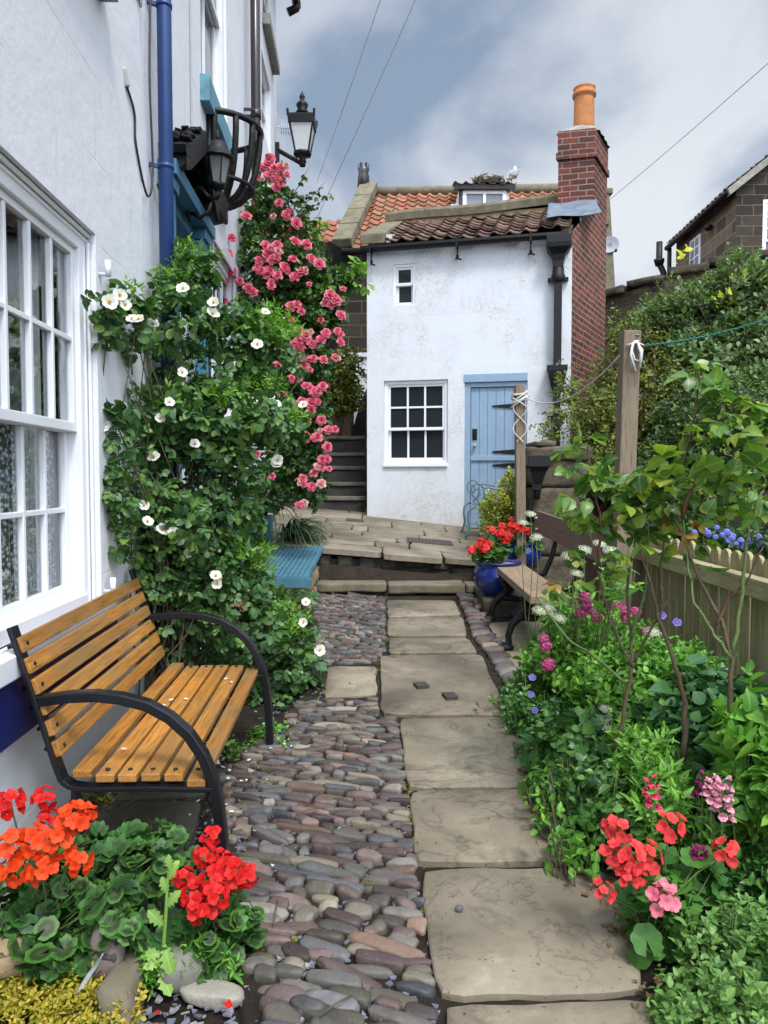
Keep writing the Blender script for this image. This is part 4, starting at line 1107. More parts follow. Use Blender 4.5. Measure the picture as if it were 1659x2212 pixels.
# pantile roof: rows of real wavy tiles, laid up the slope
def pantiles(name, A, B, C, D, ncol, nrow, mat, parent, amp=.03, lift=.028, seed=0, sag=0.0, jit=.006):
    A, B, C, D = map(Vector, (A, B, C, D)); n = ((B - A).cross(D - A)).normalized()
    if n.z < 0: n = -n
    mb = MB(); rr = random.Random(seed); NS = 8
    def pt(s, t): return (A.lerp(B, s)).lerp(D.lerp(C, s), t)
    for r in range(nrow):
        t0 = r / nrow; t1 = min(1.0, (r + 1.18) / nrow)
        jc = [rr.uniform(-jit, jit) for _ in range(ncol + 1)]; jt = [rr.uniform(-.10, .10) / nrow for _ in range(ncol + 1)]
        lo = []; hi = []; li = []; uvl = []; uvh = []
        for i in range(ncol * NS + 1):
            k = i / NS; c = min(int(k), ncol - 1); ph = k - c; s = k / ncol
            wv = amp * (math.sin(2 * math.pi * ph + .4) * .75 + .25 * math.sin(4 * math.pi * ph))
            sg = -sag * math.sin(math.pi * s) * (1 - .3 * t0)
            p0 = pt(s, max(0, t0 + jt[c])) + n * (wv + lift + jc[c] + sg); p1 = pt(s, t1) + n * (wv + sg)
            lo.append(p0); hi.append(p1); li.append(p0 - n * .016); 
            uvl.append((min(k, ncol - .001) , r + .1)); uvh.append((min(k, ncol - .001), r + .9))
        N = len(lo); fs = [(i, i + 1, N + i + 1, N + i) for i in range(N - 1)]
        mb.add(lo + hi, fs, 0, True, uvl + uvh)
        mb.add(li + lo, fs, 0, False, uvl + uvl)
    return mb.build(name, mat, parent)
cm = lambda x, y, z: CM @ Vector((x, y, z))
rf = pantiles('roof', cm(.27, -.10, zE + .07), cm(rx(0) - .02, -.10, zE + .09), cm(rx(1.0) - .25, 1.24, 5.44), cm(.27, 1.3, 5.42), 12, 8, OLDTILE, CT, .028, .026, 3, .05, .012)
m = MB(); m.M = CM
m.add([(0, -.04, zE), (rx(0), -.02, zE), (rx(1.3), 1.3, 5.37), (0, 1.3, 5.35)], [(0,1,2,3)]); 
m.build('roof_deck', BLACKROUGH, CT)
m = MB(); m.M = CM
xr = rx(1.3) - .45
def cop(a, b):
    x = -.02 + (xr + .02) * a; zz = 5.53 + .06 * a + .012 * math.sin(a * 9)
    prof = [(1.24, -.10), (1.22, 0), (1.24, .045), (1.60, .06), (1.62, 0), (1.6, -.1)]
    j = min(int(round(b * 5)), 5); return (x, prof[j][0], zz + prof[j][1])
m.grid(cop, 16, 5, smooth=False); m.build('parapet_coping', MOSSTONE, CT)
m = MB(); m.M = CM; m.box(0, xr, 1.28, 1.56, 4.6, 5.47); m.build('parapet', SANDSTONE, CT)
m = MB(); m.M = CM   # raked kneeler stone on the left
m.extr([(-.06, -.16, 4.66), (-.06, .62, 5.02), (-.06, .62, 5.16), (-.06, -.16, 4.80)], (1, 0, 0), .34); m.extr([(-.05, .63, 5.01), (-.05, 1.4, 5.36), (-.05, 1.4, 5.50), (-.05, .63, 5.15)], (1, 0, 0), .32)
m.build('kneeler', MOSSTONE, CT, bevel=.015)
m = MB(); m.M = CM; m.extr([(.285, -.08, 4.69), (.285, .35, 4.89), (.285, .30, 4.92), (.285, -.08, 4.80)], (1, 0, 0), .06); m.build('mortar_fillet', COTT, CT)
m = MB(); m.M = CM   # lead flashing wrapped round the foot of the stack
def ld(a, b):
    x = rx(yS) - .62 + .66 * a; y = .28 + .745 * b - .05 * (1 - a) * (1 - b); 
    z = zE + .09 + (y + .1) * .535 + .062 + .0 * b * b + .012 * math.sin(a * 7 + b * 3) + (.05 * max(0, b - .75) * 4)
    return (x + .05 * (1 - b) * (a - .5), y, z)
m.grid(ld, 14, 12)
m.grid(lambda a, b: (rx(.28 + .74 * a) + .012, .28 + .74 * a, zE + .09 + (.38 + .74 * a) * .535 + .065 * (1 - b) - .06 * b), 8, 2)
fl_ = m.build('lead_flashing', LEAD, CT); sd = fl_.modifiers.new('solid', 'SOLIDIFY'); sd.thickness = .008
m = MB(); m.M = CM; rough_block(m, rx(0) - .16, rx(0) + .005, -.08, .2, zE - .17, zE + .12, 401, .02, 4); m.build('kneeler', PILLARST, CT)
# gutter with rise-and-fall brackets, hopper and downpipe
m = MB(); m.M = CM
def gut(a, b):
    an = math.pi * (1 + b); return (-.05 + (Wx + .0) * a, -.13 + .058 * math.cos(an), 4.60 + .012 * a + .055 * math.sin(an) + .02)
m.grid(gut, 8, 8); m.box(-.05, Wx - .05, -.193, -.183, 4.605, 4.64)
m.bar((-.05, -.07, 4.615), (Wx - .05, -.07, 4.63), .02, .06)
gt = m.build('gutter', BLACK, CT); sd = gt.modifiers.new('solid', 'SOLIDIFY'); sd.thickness = .006
for u in (806, 990, 1147):
    hx, _ = CP(u, 560); m = MB(); m.M = CM
    m.tube([(hx, -.10, 4.60), (hx, -.10, 4.40)], .010, 6); m.tube([(hx - .03, -.0, 4.44), (hx, -.10, 4.42), (hx + .05, -.11, 4.39)], .012, 6); m.lathe([(.02, 4.43), (.022, 4.46)], (hx, -.10, 0), 8); m.box(hx - .012, hx + .012, -.20, -.06, 4.55, 4.67)
    m.build('gutter_bracket', BLACK, gt)
px_, _ = CP(1206, 560)
m = MB(); m.M = CM
def sq(mb, pts):
    for (xa, ha, wa), (xb, hb, wb) in zip(pts[:-1], pts[1:]): pass
m.prism([(px_ - .15, -.24), (px_ + .16, -.24), (px_ + .16, -.01), (px_ - .15, -.01)], 4.50, 4.60); 
m.lathe([(.09, 4.20), (.095, 4.28), (.12, 4.36), (.20, 4.44), (.215, 4.50)], (px_, -.12, 0), 4, smooth=False, a0=math.pi / 4)
m.lathe([(.075, 4.02), (.09, 4.05), (.09, 4.10), (.075, 4.13), (.072, 4.20)], (px_, -.12, 0), 14); m.bar((px_ - .13, -.04, 4.075), (px_ + .13, -.04, 4.075), .05, .05)
m.box(px_ - .05, px_ + .05, -.17, -.07, 2.95, 4.03)
m.prism([(px_ - .13, -.22), (px_ + .13, -.22), (px_ + .13, -.02), (px_ - .13, -.02)], 2.90, 2.96)
m.lathe([(.06, 2.58), (.09, 2.64), (.15, 2.82), (.165, 2.90)], (px_, -.12, 0), 4, smooth=False, a0=math.pi / 4)
m.box(px_ - .045, px_ + .045, -.16, -.07, .8, 2.6); m.bar((px_ - .1, -.04, 2.3), (px_ + .1, -.04, 2.3), .05, .05)
m.build('drainpipe', BLACK, CT, bevel=.004)

# ================================================================== pantiled house behind
FH = thing('stone_house', 'dark stone house behind the cottage with orange pantile roof and dormer', 'house', (1.5, 14, 1.5))
zE2, zR2 = 5.6, 7.33
A, B_, C_, D_ = (-.62,13.45,zE2), (4.0,13.25,zE2), (4.2,15.25,zR2), (-.33,15.47,zR2)
pantiles('roof', A, B_, C_, D_, 22, 12, PANTILE, FH, .032, .028, 5, 0, .004)
m = MB(); m.add([(-.85,13.62,1.0),(4.05,13.42,1.0),(4.05,13.42,5.6),(-.85,13.62,5.6)], [(0,1,2,3)]); m.add([(-.85,13.62,1.0),(-.85,13.62,5.6),(-.45,15.45,7.25),(-.2,17,5.6),(-.2,17,1.0)], [(0,1,2,3,4)])
m.add([(4.05,13.42,1.0),(4.5,17,1.0),(4.5,17,5.6),(4.25,15.25,7.25),(4.05,13.42,5.6)], [(0,1,2,3,4)]); m.add([(-.3,15.5,7.25),(4.2,15.3,7.25),(4.5,17.1,5.6),(-.2,17.1,5.6)], [(0,1,2,3)])
m.build('wall', DARKSTONE, FH)
m = MB()
g0, g1 = Vector((-.95, 13.35, 5.62)), Vector((-.50, 15.5, 7.46))
for i in range(4):
    a = g0.lerp(g1, i / 4 + .004); b = g0.lerp(g1, (i + 1) / 4 - .004)
    m.bar(a + Vector((.2, 0, .06)), b + Vector((.2, 0, .06)), .36, .17)
m.build('gable_coping', MOSSTONE, FH, bevel=.02)
m = MB(); m.extr([(-1.05,13.42,5.55),(-1.05,13.55,5.1),(-.85,13.62,5.1),(-.60,13.45,5.55),(-.7,13.40,5.7),(-1.0,13.38,5.7)], (0, 1, 0), .3); m.tube([(-.75,13.28,5.52),(4.05,13.08,5.52)], .06, 8); m.build('gutter', BLACKROUGH, FH)
m = MB(); m.tube([Vector(D_) + Vector((-.02, 0, .05)), Vector(C_) + Vector((.05, 0, .05))], .10, 8); m.build('ridge', MOSSTONE, FH)
m = MB(); m.extr([(3.86,13.1,4.6),(4.06,13.1,4.6),(3.93,13.1,6.35),(3.86,13.1,6.35)], (0, 1, 0), .5); m.build('gable_end', MOSSTONE, FH, bevel=.01)
m = MB(); m.box(3.72, 3.95, 13.0, 13.5, 6.42, 6.52); m.box(3.74, 3.90, 13.02, 13.5, 5.9, 6.42); m.build('gable_corbel', MOSSTONE, FH, bevel=.015)
m = MB(); m.lathe([(.13, 7.4), (.12, 7.7), (.10, 7.78), (.125, 7.86), (.09, 7.88)], (-.42, 15.5, 0), 10); 
for j in range(6):
    a = j * 1.05; m.bar((-.42 + .1 * math.cos(a), 15.5 + .1 * math.sin(a), 7.84), (-.42 + .11 * math.cos(a), 15.5 + .11 * math.sin(a), 7.95), .05, .02)
m.build('chimney_pot', BROWNPIPE, FH)
# dormer
dx0, dx1, dyf = 1.42, 2.36, 14.2
m = MB(); m.box(dx0, dx1, dyf + .03, dyf + 1.2, 6.0, 6.98); dm = m.build('dormer', WHITEPAINT, FH)
DM = frame((0, dyf, 0), (1, 0))
m = MB(); m.M = DM
for a, b, c, d in ((dx0 + .06, dx0 + .13, 6.1, 6.92), (dx1 - .13, dx1 - .06, 6.1, 6.92), (dx0 + .13, dx1 - .13, 6.86, 6.92), ((dx0 + dx1) / 2 - .025, (dx0 + dx1) / 2 + .025, 6.1, 6.86), (dx0 + .13, dx1 - .13, 6.60, 6.63)): m.box(a, b, -.03, .02, c, d)
m.build('window_frame', WHITEPAINT, dm)
m = MB(); m.M = DM; m.add([(dx0 + .13, .005, 6.1), (dx1 - .13, .005, 6.1), (dx1 - .13, .005, 6.86), (dx0 + .13, .005, 6.86)], [(0,1,2,3)]); m.build('pane', simple('sky_pane', (.16, .19, .24), .15, .05), dm)
pantiles('roof', (dx0 - .12, dyf - .12, 7.0), (dx1 + .12, dyf - .12, 7.0), (dx1 + .05, dyf + 1.0, 7.36), (dx0 - .05, dyf + 1.0, 7.36), 6, 3, OLDTILE, dm, .03, .03, 9)
m = MB(); m.box(dx0 - .1, dx1 + .1, dyf - .10, dyf + .02, 6.92, 7.0); m.tube([(dx0 + .02, dyf - .05, 6.95), (dx0 + .02, dyf - .05, 6.1)], .035, 8); m.build('gutter', BLACK, dm)
for sx in (dx0 - .12, dx1 + .02):
    m = MB(); m.add([(sx, dyf - .12, 6.28), (sx + .12, dyf - .12, 6.28), (sx + .12, dyf + .5, 6.86), (sx, dyf + .5, 6.86)], [(0,1,2,3)]); m.build('flashing', WHITEPAINT, dm)
# nest on the dormer, gull on the ridge
m = MB()
nc = Vector((2.02, dyf + .35, 7.22))
for i in range(140):
    a = random.uniform(0, 6.28); r = random.uniform(.1, .26); p = nc + Vector((r * math.cos(a) * 1.2, r * math.sin(a), random.uniform(-.03, .05))); d = Vector((-math.sin(a), math.cos(a), random.uniform(-.4, .4))) * random.uniform(.08, .2)
    m.tube([p - d, p + d * .2, p + d], .006, 4)
m.rock(nc - Vector((0, 0, .03)), (.24, .2, .06), 2, .2)
tag(m.build('bird_nest', NESTM, loc=nc), 'untidy straw nest on the dormer roof', 'nest')
gl = P(1105, 424, 15.2); gl.z = zR2 + .13
gu = thing('gull', 'pale gull standing on the far orange roof ridge', 'bird', gl)
m = MB()
pts = [(0, 0, 0), (.0, 0, .1), (.03, 0, .17), (.05, 0, .22), (.055, 0, .255), (-.02, 0, .07), (-.09, 0, .02)]
skv = bmesh.new()
me = bpy.data.meshes.new('body'); me.from_pydata([(-.10, 0, .06), (-.04, 0, .09), (.02, 0, .14), (.05, 0, .20), (.06, 0, .26), (.075, 0, .285)], [(0, 1), (1, 2), (2, 3), (3, 4), (4, 5)], [])
me.materials.append(BIRD)
bo = bpy.data.objects.new('body', me); COL.objects.link(bo); bo.parent = gu
bo.modifiers.new('skin', 'SKIN')
for sv, r in zip(me.skin_vertices[0].data, (.02, .055, .075, .05, .035, .034)): sv.radius = (r, r)
me.skin_vertices[0].data[2].use_root = True
s_ = bo.modifiers.new('sub', 'SUBSURF'); s_.levels = 2; s_.render_levels = 2
for p in me.polygons: p.use_smooth = True
bo.scale = (1.15, 1.15, 1.15)
for sy in (-1, 1):
    m = MB(); m.rock(gl + Vector((-.02 + .05, sy * .07, .16)), (.10, .015, .06), 4, .1, 2); m.build('wing', BIRDGREY, gu)
    m = MB(); m.tube([gl + Vector((.0, sy * .03, .08)), gl + Vector((.0, sy * .03, -.03))], .006, 5); m.build('leg', TERRA, gu)
m = MB(); m.tube([gl + Vector((.11, 0, .325)), gl + Vector((.15, 0, .315))], [.012, .004], 6); m.build('beak', TERRA, gu)
skv.free()
# satellite dish on the back of the brick flank
dc = P(1317, 530, 11.9)
SD = thing('satellite_dish', 'small round grey satellite dish behind the brick chimney flank', 'satellite dish', dc)
m = MB(); R_ = Matrix.Translation(dc) @ Matrix.Rotation(-.35, 4, 'Z') @ Matrix.Rotation(math.radians(74), 4, 'X')
m.M = R_; m.lathe([(.0, .0), (.06, .004), (.11, .014), (.145, .03), (.147, .03), (.11, .008), (.06, -.004), (0, -.008)], n=28); m.build('dish', DISHGREY, SD)
m = MB(); m.tube([dc + Vector((-.18, .06, -.02)), dc + Vector((-.02, .05, -.03))], .015, 8); m.tube([dc + Vector((0, .03, -.13)), dc + Vector((.05, -.16, -.14))], .008, 6); m.lathe([(.018, -.02), (.02, .02)], dc + Vector((.05, -.17, -.13)), 8); m.box(dc.x - .2, dc.x - .12, dc.y + .02, dc.y + .1, dc.z - .12, dc.z + .06); m.build('mount', BROWNPIPE, SD)
# ================================================================== dark stone building up the stairs with a white porch
BH = thing('stone_house', 'dark stone wall with a white porch at the head of the stairs', 'house', (-.9, 16, 2.4))
m = MB(); m.add([(-4,14.9,1.5),(-.86,14.9,1.5),(-.86,14.9,6.2),(-4,14.9,6.2)], [(0,1,2,3)]); m.add([(-.86,14.9,1.5),(-.86,18,1.5),(-.86,18,6.2),(-.86,14.9,6.2)], [(0,1,2,3)])
m.build('wall', DARKSTONE, BH)
pantiles('roof', (-4.0, 14.7, 5.55), (-.82, 14.7, 5.55), (-.82, 16.6, 7.2), (-4.0, 16.6, 7.2), 15, 9, PANTILE, BH, .03, .03, 8)
m = MB()
pp = P(778, 765, 13.55)
m.box(-.85, .2, 13.48, 13.8, 3.70, 3.78); m.box(-.80, .15, 13.52, 13.8, 3.48, 3.70); m.box(-.55, -.30, 13.55, 13.7, 1.9, 3.46); m.box(-.62, -.24, 13.5, 13.56, 3.40, 3.46); m.box(-.53, -.42, 13.45, 13.55, 3.2, 3.40)
m.build('porch', WHITEPAINT, BH, bevel=.008)
m = MB(); m.box(-1.5, -.6, 13.2, 13.3, 1.9, 2.62); m.build('low_wall', BACKWOOD, BH)
m = MB(); m.extr([(-.62, 13.40, 2.2), (-.25, 13.40, 2.2), (-.25, 13.40, 3.25), (-.42, 13.40, 2.9)], (0, 1, 0), .04); m.build('gate', BLACKROUGH, BH)

# ================================================================== stone house up on the right
RH = thing('stone_house', 'brown stone house up the bank at the right edge with white sash window', 'house', (9, 18, 4))
c0 = Vector((7.48, 16.0)); c1 = Vector((7.62, 19.6)); zE3 = 7.72
m = MB()
m.add([(c1.x, c1.y, 2), (c0.x, c0.y, 2), (c0.x, c0.y, zE3), (c1.x, c1.y, zE3)], [(0,1,2,3)])
m.build('side_wall', WARMSTONE, RH)
RM = frame((c0.x, c0.y, 0), (1, -.04))
m = MB(); m.M = RM
rp_ = 3.1
m.panel(0, 2 * rp_, 2, zE3, [(.56, 1.55, 5.75, 7.42)], 0, .1)
m.add([(0, 0, zE3), (2 * rp_, 0, zE3), (rp_, 0, zE3 + 2.45)], [(0,1,2)])
m.add([(2 * rp_, 0, 2), (2 * rp_, 4, 2), (2 * rp_, 4, zE3), (2 * rp_, 0, zE3)], [(0,1,2,3)])
m.build('gable_wall', DARKSTONE, RH)
sash(RH, RM, .56, 1.55, 5.75, 7.42, .03, 4, (3, 2), 6.55, .03, .07, sill=(.08, .06, .14), glass=simple('grey_pane', (.10, .12, .15), .12, .05))
pantiles('roof', RM @ Vector((-.22, 3.7, zE3 - .1)), RM @ Vector((-.22, -.16, zE3 - .1)), RM @ Vector((rp_, -.16, zE3 + 2.55)), RM @ Vector((rp_, 3.7, zE3 + 2.55)), 16, 12, OLDTILE, RH, .03, .03, 12)
m = MB(); m.M = RM; m.add([(rp_, -.16, zE3 + 2.5), (2*rp_ + .2, -.16, zE3 - .1), (2*rp_ + .2, 3.7, zE3 - .1), (rp_, 3.7, zE3 + 2.5)], [(0,1,2,3)]); m.extr([(-.25, -.18, zE3 - .12), (rp_, -.18, zE3 + 2.53), (rp_, -.18, zE3 + 2.38), (-.2, -.18, zE3 - .25)], (0, 1, 0), .16); m.build('verge', MORTARCAP, RH)
m = MB(); m.M = RM; m.tube([(-.20, -.1, zE3 - .16), (-.20, 3.75, zE3 - .16)], .07, 8); 
m.tube([(-.17, 3.62, zE3 - .2), (-.17, 3.62, zE3 - .5), (-.1, 3.7, 4)], .055, 8); m.tube([(-.40, 3.72, zE3 - .0), (-.40, 3.72, zE3 - .55), (-.28, 3.72, zE3 - .8), (-.28, 3.72, 4)], .08, 8); m.lathe([(.10, zE3 - .62), (.14, zE3 - .5), (.14, zE3 - .45)], (-.40, 3.72, 0), 8)
m.build('gutter', BLACK, RH)
SM = frame((c1.x, c1.y, 0), (c0.x - c1.x, c0.y - c1.y))
q = SM.inverted() @ Vector((c0.x, 18.25, 0))
m = MB(); m.M = SM; xx = q.x; m.box(xx - .32, xx + .32, -.03, .01, 6.6, 7.35); sw = m.build('window', WHITEPAINT, RH)
m = MB(); m.M = SM
for a in (-.25, .03): 
    for b in (6.68, 6.90, 7.12): m.box(xx + a, xx + a + .22, -.036, -.031, b, b + .18)
m.build('pane', PANE, sw)
m = MB(); m.M = SM; m.lathe([(.06, 0), (.10, .1), (.02, .12)], (xx + 1.0, -.1, 7.2), 8); m.build('floodlight', BLACK, RH)

# garden wall behind the shrubs
GWp = [(3.42, 12.1), (4.2, 11.2), (5.2, 10.7), (7.6, 9.6)]; gz_ = [4.46, 4.58, 4.72, 4.75]
GW = thing('garden_wall', 'rough stone garden wall rising beside the brick flank behind the shrubs', 'wall', (4.5, 11, 1.5))
m = MB()
for i in range(3):
    (xa, ya), (xb, yb) = GWp[i], GWp[i + 1]
    m.add([(xa, ya, .5), (xb, yb, .5), (xb, yb, gz_[i+1] - .1), (xa, ya, gz_[i] - .1)], [(0,1,2,3)])
    m.add([(xa, ya, gz_[i] - .1), (xb, yb, gz_[i+1] - .1), (xb + .3, yb + .4, gz_[i+1] - .1), (xa + .3, ya + .4, gz_[i] - .1)], [(0,1,2,3)])
m.add([(3.42, 12.1, .5), (3.42, 12.1, 4.36), (3.75, 12.5, 4.36), (3.75, 12.5, .5)], [(0,1,2,3)])
m.build('wall', RUBBLE, GW)
m = MB(); random.seed(21)
for i in range(3):
    a = Vector((*GWp[i], gz_[i])); b = Vector((*GWp[i + 1], gz_[i + 1])); n = max(2, int((b - a).length / .45))
    for k_ in range(n):
        p = a.lerp(b, (k_ + .5) / n); L_ = (b - a).length / n; an = math.atan2(b.y - a.y, b.x - a.x)
        m.M = Matrix.Translation(p + Vector((.12, .15, -.05))) @ Matrix.Rotation(an, 4, 'Z') @ Matrix.Rotation(random.uniform(-.05, .05), 4, 'Y'); rough_block(m, -L_ * .5, L_ * .5 - .01, -.26, .26, -.05, random.uniform(.05, .09), 500 + i * 10 + k_, .02, 3); m.M = None
m.build('coping', RUBBLE, GW)
# low lean-to roof against the stone house
m = MB(); m.add([(4.6, 13.2, 5.0), (6.9, 13.2, 5.25), (7.3, 15.9, 5.75), (5.2, 15.9, 5.6)], [(0,1,2,3)]); m.add([(4.6, 13.2, 3.0), (6.9, 13.2, 3.0), (6.9, 13.2, 5.25), (4.6, 13.2, 5.0)], [(0,1,2,3)]); m.add([(4.6,13.2,3.0),(4.6,13.2,5.0),(5.2,15.9,5.6),(5.2,15.9,3.0)], [(0,1,2,3)])
lo = m.build('lean_to_shed', BLACKROUGH, loc=(5.8, 14.5, 3)); tag(lo, 'low dark lean-to roof peeping over the garden wall', 'shed'); sd = lo.modifiers.new('solid', 'SOLIDIFY'); sd.thickness = .06
# overhead lines
def wire(a, b, sag, r, name, label, mat):
    pts = [a.lerp(b, t) - Vector((0, 0, sag * 4 * t * (1 - t))) for t in np.linspace(0, 1, 24)]
    mm = MB(); mm.tube(pts, r, 5); tag(mm.build(name, mat, loc=a), label, 'cable', 'overhead cables')
wire(P(832, -30, 9), P(684, 395, 15), .02, .0055, 'overhead_cable', 'left of the two overhead cables rising beside the street lamp', WIRE)
wire(P(906, -20, 8.5), P(676, 490, 15), .02, .0055, 'overhead_cable', 'right of the two overhead cables rising beside the street lamp', WIRE)
wire(P(1700, 100, 6.5), P(1306, 440, 13), .02, .005, 'overhead_cable', 'overhead cable running from the far roof towards the upper right', WIRE)
# ================================================================== slatted bench on the left
bench_o = Vector((-.85, 3.0, .14))
BN = thing('park_bench', 'orange slatted wooden bench with black iron arms against the white house', 'bench', bench_o)
y0b, y1b = 2.33, 3.60
sx0, sx1 = -1.005, -.565          # seat rear and front
shift = lambda y: -.035 * (y - 2.33)
def seat_z(y): return .545 + .025 * (y - 2.33)
m = MB()
wd = .060; n = 6
for i in range(n):
    x = sx0 + (sx1 - sx0) * (i + .5) / n
    zc = .012 * math.cos((i - 2.8) * .5) - .012 - (0.012 if i == 5 else 0) + (.02 if i == 0 else 0)
    m.bar((x + shift(y0b), y0b + random.uniform(-.004, .004), seat_z(y0b) + zc), (x + shift(y1b), y1b + random.uniform(-.004, .004), seat_z(y1b) + zc), wd, .026)
seat = m.build('seat', BENCHWOOD, BN, bevel=.004)
m = MB()
bp = []
for i in range(n):
    t = (i + .55) / n
    xb = -1.035 - .135 * t; zb = .60 + .40 * t
    nrm = Vector((.95, 0, .3))
    m.bar((xb + shift(y0b) , y0b, zb), (xb + shift(y1b), y1b, zb + .022), .024, .052, (-.3, 0, .95))
    bp.append((xb, zb))
back = m.build('backrest', BENCHWOOD, BN, bevel=.004)
# bolts
m = MB()
for y in (y0b + .035, y1b - .035):
    for i in range(n):
        x = sx0 + (sx1 - sx0) * (i + .5) / n; m.lathe([(.008, 0), (.008, .004), (.003, .006)], (x + shift(y), y, seat_z(y) + .012), 8)
        xb, zb = bp[i]; m.tube([(xb + shift(y) - .05, y, zb - .012), (xb + shift(y) + .0145, y, zb + .004)], .007, 8)
m.build('bolts', BENCHIRON, BN)
for y in (y0b + .012, y1b - .012):
    dx_ = shift(y); dz_ = seat_z(y) - .545; gzz = GS * y + .03
    m = MB()
    prof = [(-1.185, 1.03), (-1.10, .76), (-1.062, .63), (-1.045, .575), (-1.03, .535), (-1.0, .515), (-.95, .508), (-.75, .512), (-.55, .508)]
    for a, b in zip(prof[:-1], prof[1:]): m.bar((a[0] + dx_, y, a[1] + dz_), (b[0] + dx_ + (b[0]-a[0])*.02, y, b[1] + dz_ + (b[1]-a[1])*.02), .05, .016, (-(b[1]-a[1]), 0, b[0]-a[0]))
    m.bar((-.99 + dx_, y, .515 + dz_), (-1.0 + dx_, y, gzz), .045, .018, (1, 0, 0))
    m.build('side_frame', BENCHIRON, BN, bevel=.003)
    m = MB()
    arm = [(-1.12, .79), (-1.0, .805), (-.92, .808), (-.84, .80), (-.755, .777), (-.685, .738), (-.625, .683), (-.58, .615), (-.55, .54), (-.534, .46), (-.522, .34), (-.515, gzz)]
    vs = []
    for i, (x, z) in enumerate(arm):
        p0 = Vector(arm[max(i - 1, 0)]); p1 = Vector(arm[min(i + 1, len(arm) - 1)]); d = (p1 - p0).normalized(); nn = Vector((-d.y, d.x)) * .017
        zz = z + (dz_ if i < len(arm) - 1 else 0)
        for sy, sn in ((-.022, -1), (.022, -1), (.022, 1), (-.022, 1)): vs.append((x + dx_ + nn.x * sn, y + sy, zz + nn.y * sn))
    k = len(arm); fs = [(0,1,2,3), tuple((k-1)*4 + j for j in (3,2,1,0))]
    for i in range(k - 1):
        for j in range(4): fs.append((i*4+j, (i+1)*4+j, (i+1)*4+(j+1)%4, i*4+(j+1)%4))
    m.add(vs, fs); m.build('armrest', BENCHIRON, BN, bevel=.005)
# ================================================================== plank bench on the right
RB = thing('plank_bench', 'rustic wooden plank bench with black cast iron legs beside the stone pillar', 'bench', (1.2, 6.2, .3))
m = MB(); m.bar((1.135, 5.02, .675), (1.14, 7.05, .70), .275, .06); m.build('seat', PLANKWOOD, RB, bevel=.008)
m = MB(); m.bar((1.44, 4.75, 1.045), (1.46, 7.05, 1.10), .045, .20, (.12, 0, 1)); bk = m.build('backrest', BACKWOOD, RB, bevel=.006)
m = MB()
for y in (5.3, 6.85):
    for dz in (-.05, .05): m.lathe([(.012, 0), (.012, .006), (.004, .009)], (0, 0, 0), 8) if False else m.tube([(1.40, y + (.03 if dz > 0 else 0), 1.06 + dz + .015 * (y - 5)), (1.43, y + (.03 if dz > 0 else 0), 1.06 + dz + .015 * (y - 5))], .012, 8)
    for dx_ in (-.07, .07): m.lathe([(.016, .0), (.016, .004), (.006, .006)], (1.137 + dx_, y, .708 + .012 * (y - 5.02)), 10)
m.build('bolts', GALV, RB)
for y in (5.35, 6.25):
    g0 = GS * y + .03
    m = MB()
    m.tube([(1.00, y, .655), (1.03, y, .60), (1.05, y, .55), (.99, y, .50), (.93, y, .44), (.905, y, .36), (.91, y, g0 + .03), (.88, y, g0 + .01)], [.02, .026, .03, .03, .026, .024, .024, .03], 8)
    m.lathe([(.06, 0), (.055, .02), (.02, .04)], (.89, y, g0 - .01), 12)
    m.tube([(.99, y, .50), (1.15, y, .48), (1.30, y, .52), (1.40, y, .42), (1.46, y, g0)], [.03, .022, .024, .026, .03], 8)
    m.tube([(1.02, y, .655), (1.27, y, .655)], .02, 6); m.tube([(1.27, y, .655), (1.36, y, .70), (1.42, y, .84), (1.46, y, 1.0), (1.49, y, 1.2)], [.022, .024, .022, .02, .018], 8)
    m.tube([(1.05, y, .55), (1.12, y, .60), (1.2, y, .56), (1.28, y, .64)], .014, 6)
    m.rock((1.49, y, 1.225), (.03, .04, .03), 3, .1)
    m.build('leg', BLACKROUGH, RB)

# ================================================================== stone pillar with iron hopper
pl = Vector((1.78, 7.75, .6))
m = MB(); random.seed(5)
zs = [.35, .72, 1.08, 1.42, 1.70]
for i in range(4):
    a = random.uniform(-.02, .02); rough_block(m, 1.50 + a, 2.05 + a, 7.50, 8.05, zs[i], zs[i + 1] + .004, 600 + i, .018, 6)
rough_block(m, 1.44, 2.12, 7.45, 8.1, 1.69, 1.83, 611, .02, 6); rough_block(m, 1.48, 1.75, 7.46, 7.8, 1.82, 1.88, 612, .03, 4)
tag(m.build('stone_pillar', PILLARST, loc=pl), 'rough lichened stone pillar end behind the plank bench', 'pillar')
hp = P(1160, 1025, 7.36); m = MB()
m.lathe([(.055, -.16), (.06, -.10), (.075, -.06), (.11, .03), (.14, .07), (.155, .075), (.155, .19), (.14, .19), (.13, .08)], hp, 4, smooth=False, a0=math.pi / 4)
m.bar(hp + Vector((-.2, .02, .07)), hp + Vector((-.1, .02, .07)), .03, .04); m.tube([hp + Vector((0, 0, -.16)), hp + Vector((0, 0.03, -.24))], .04, 8)
tag(m.build('rain_hopper', BLACK, loc=hp, bevel=.004), 'black cast iron rainwater hopper fixed to the stone pillar', 'hopper')

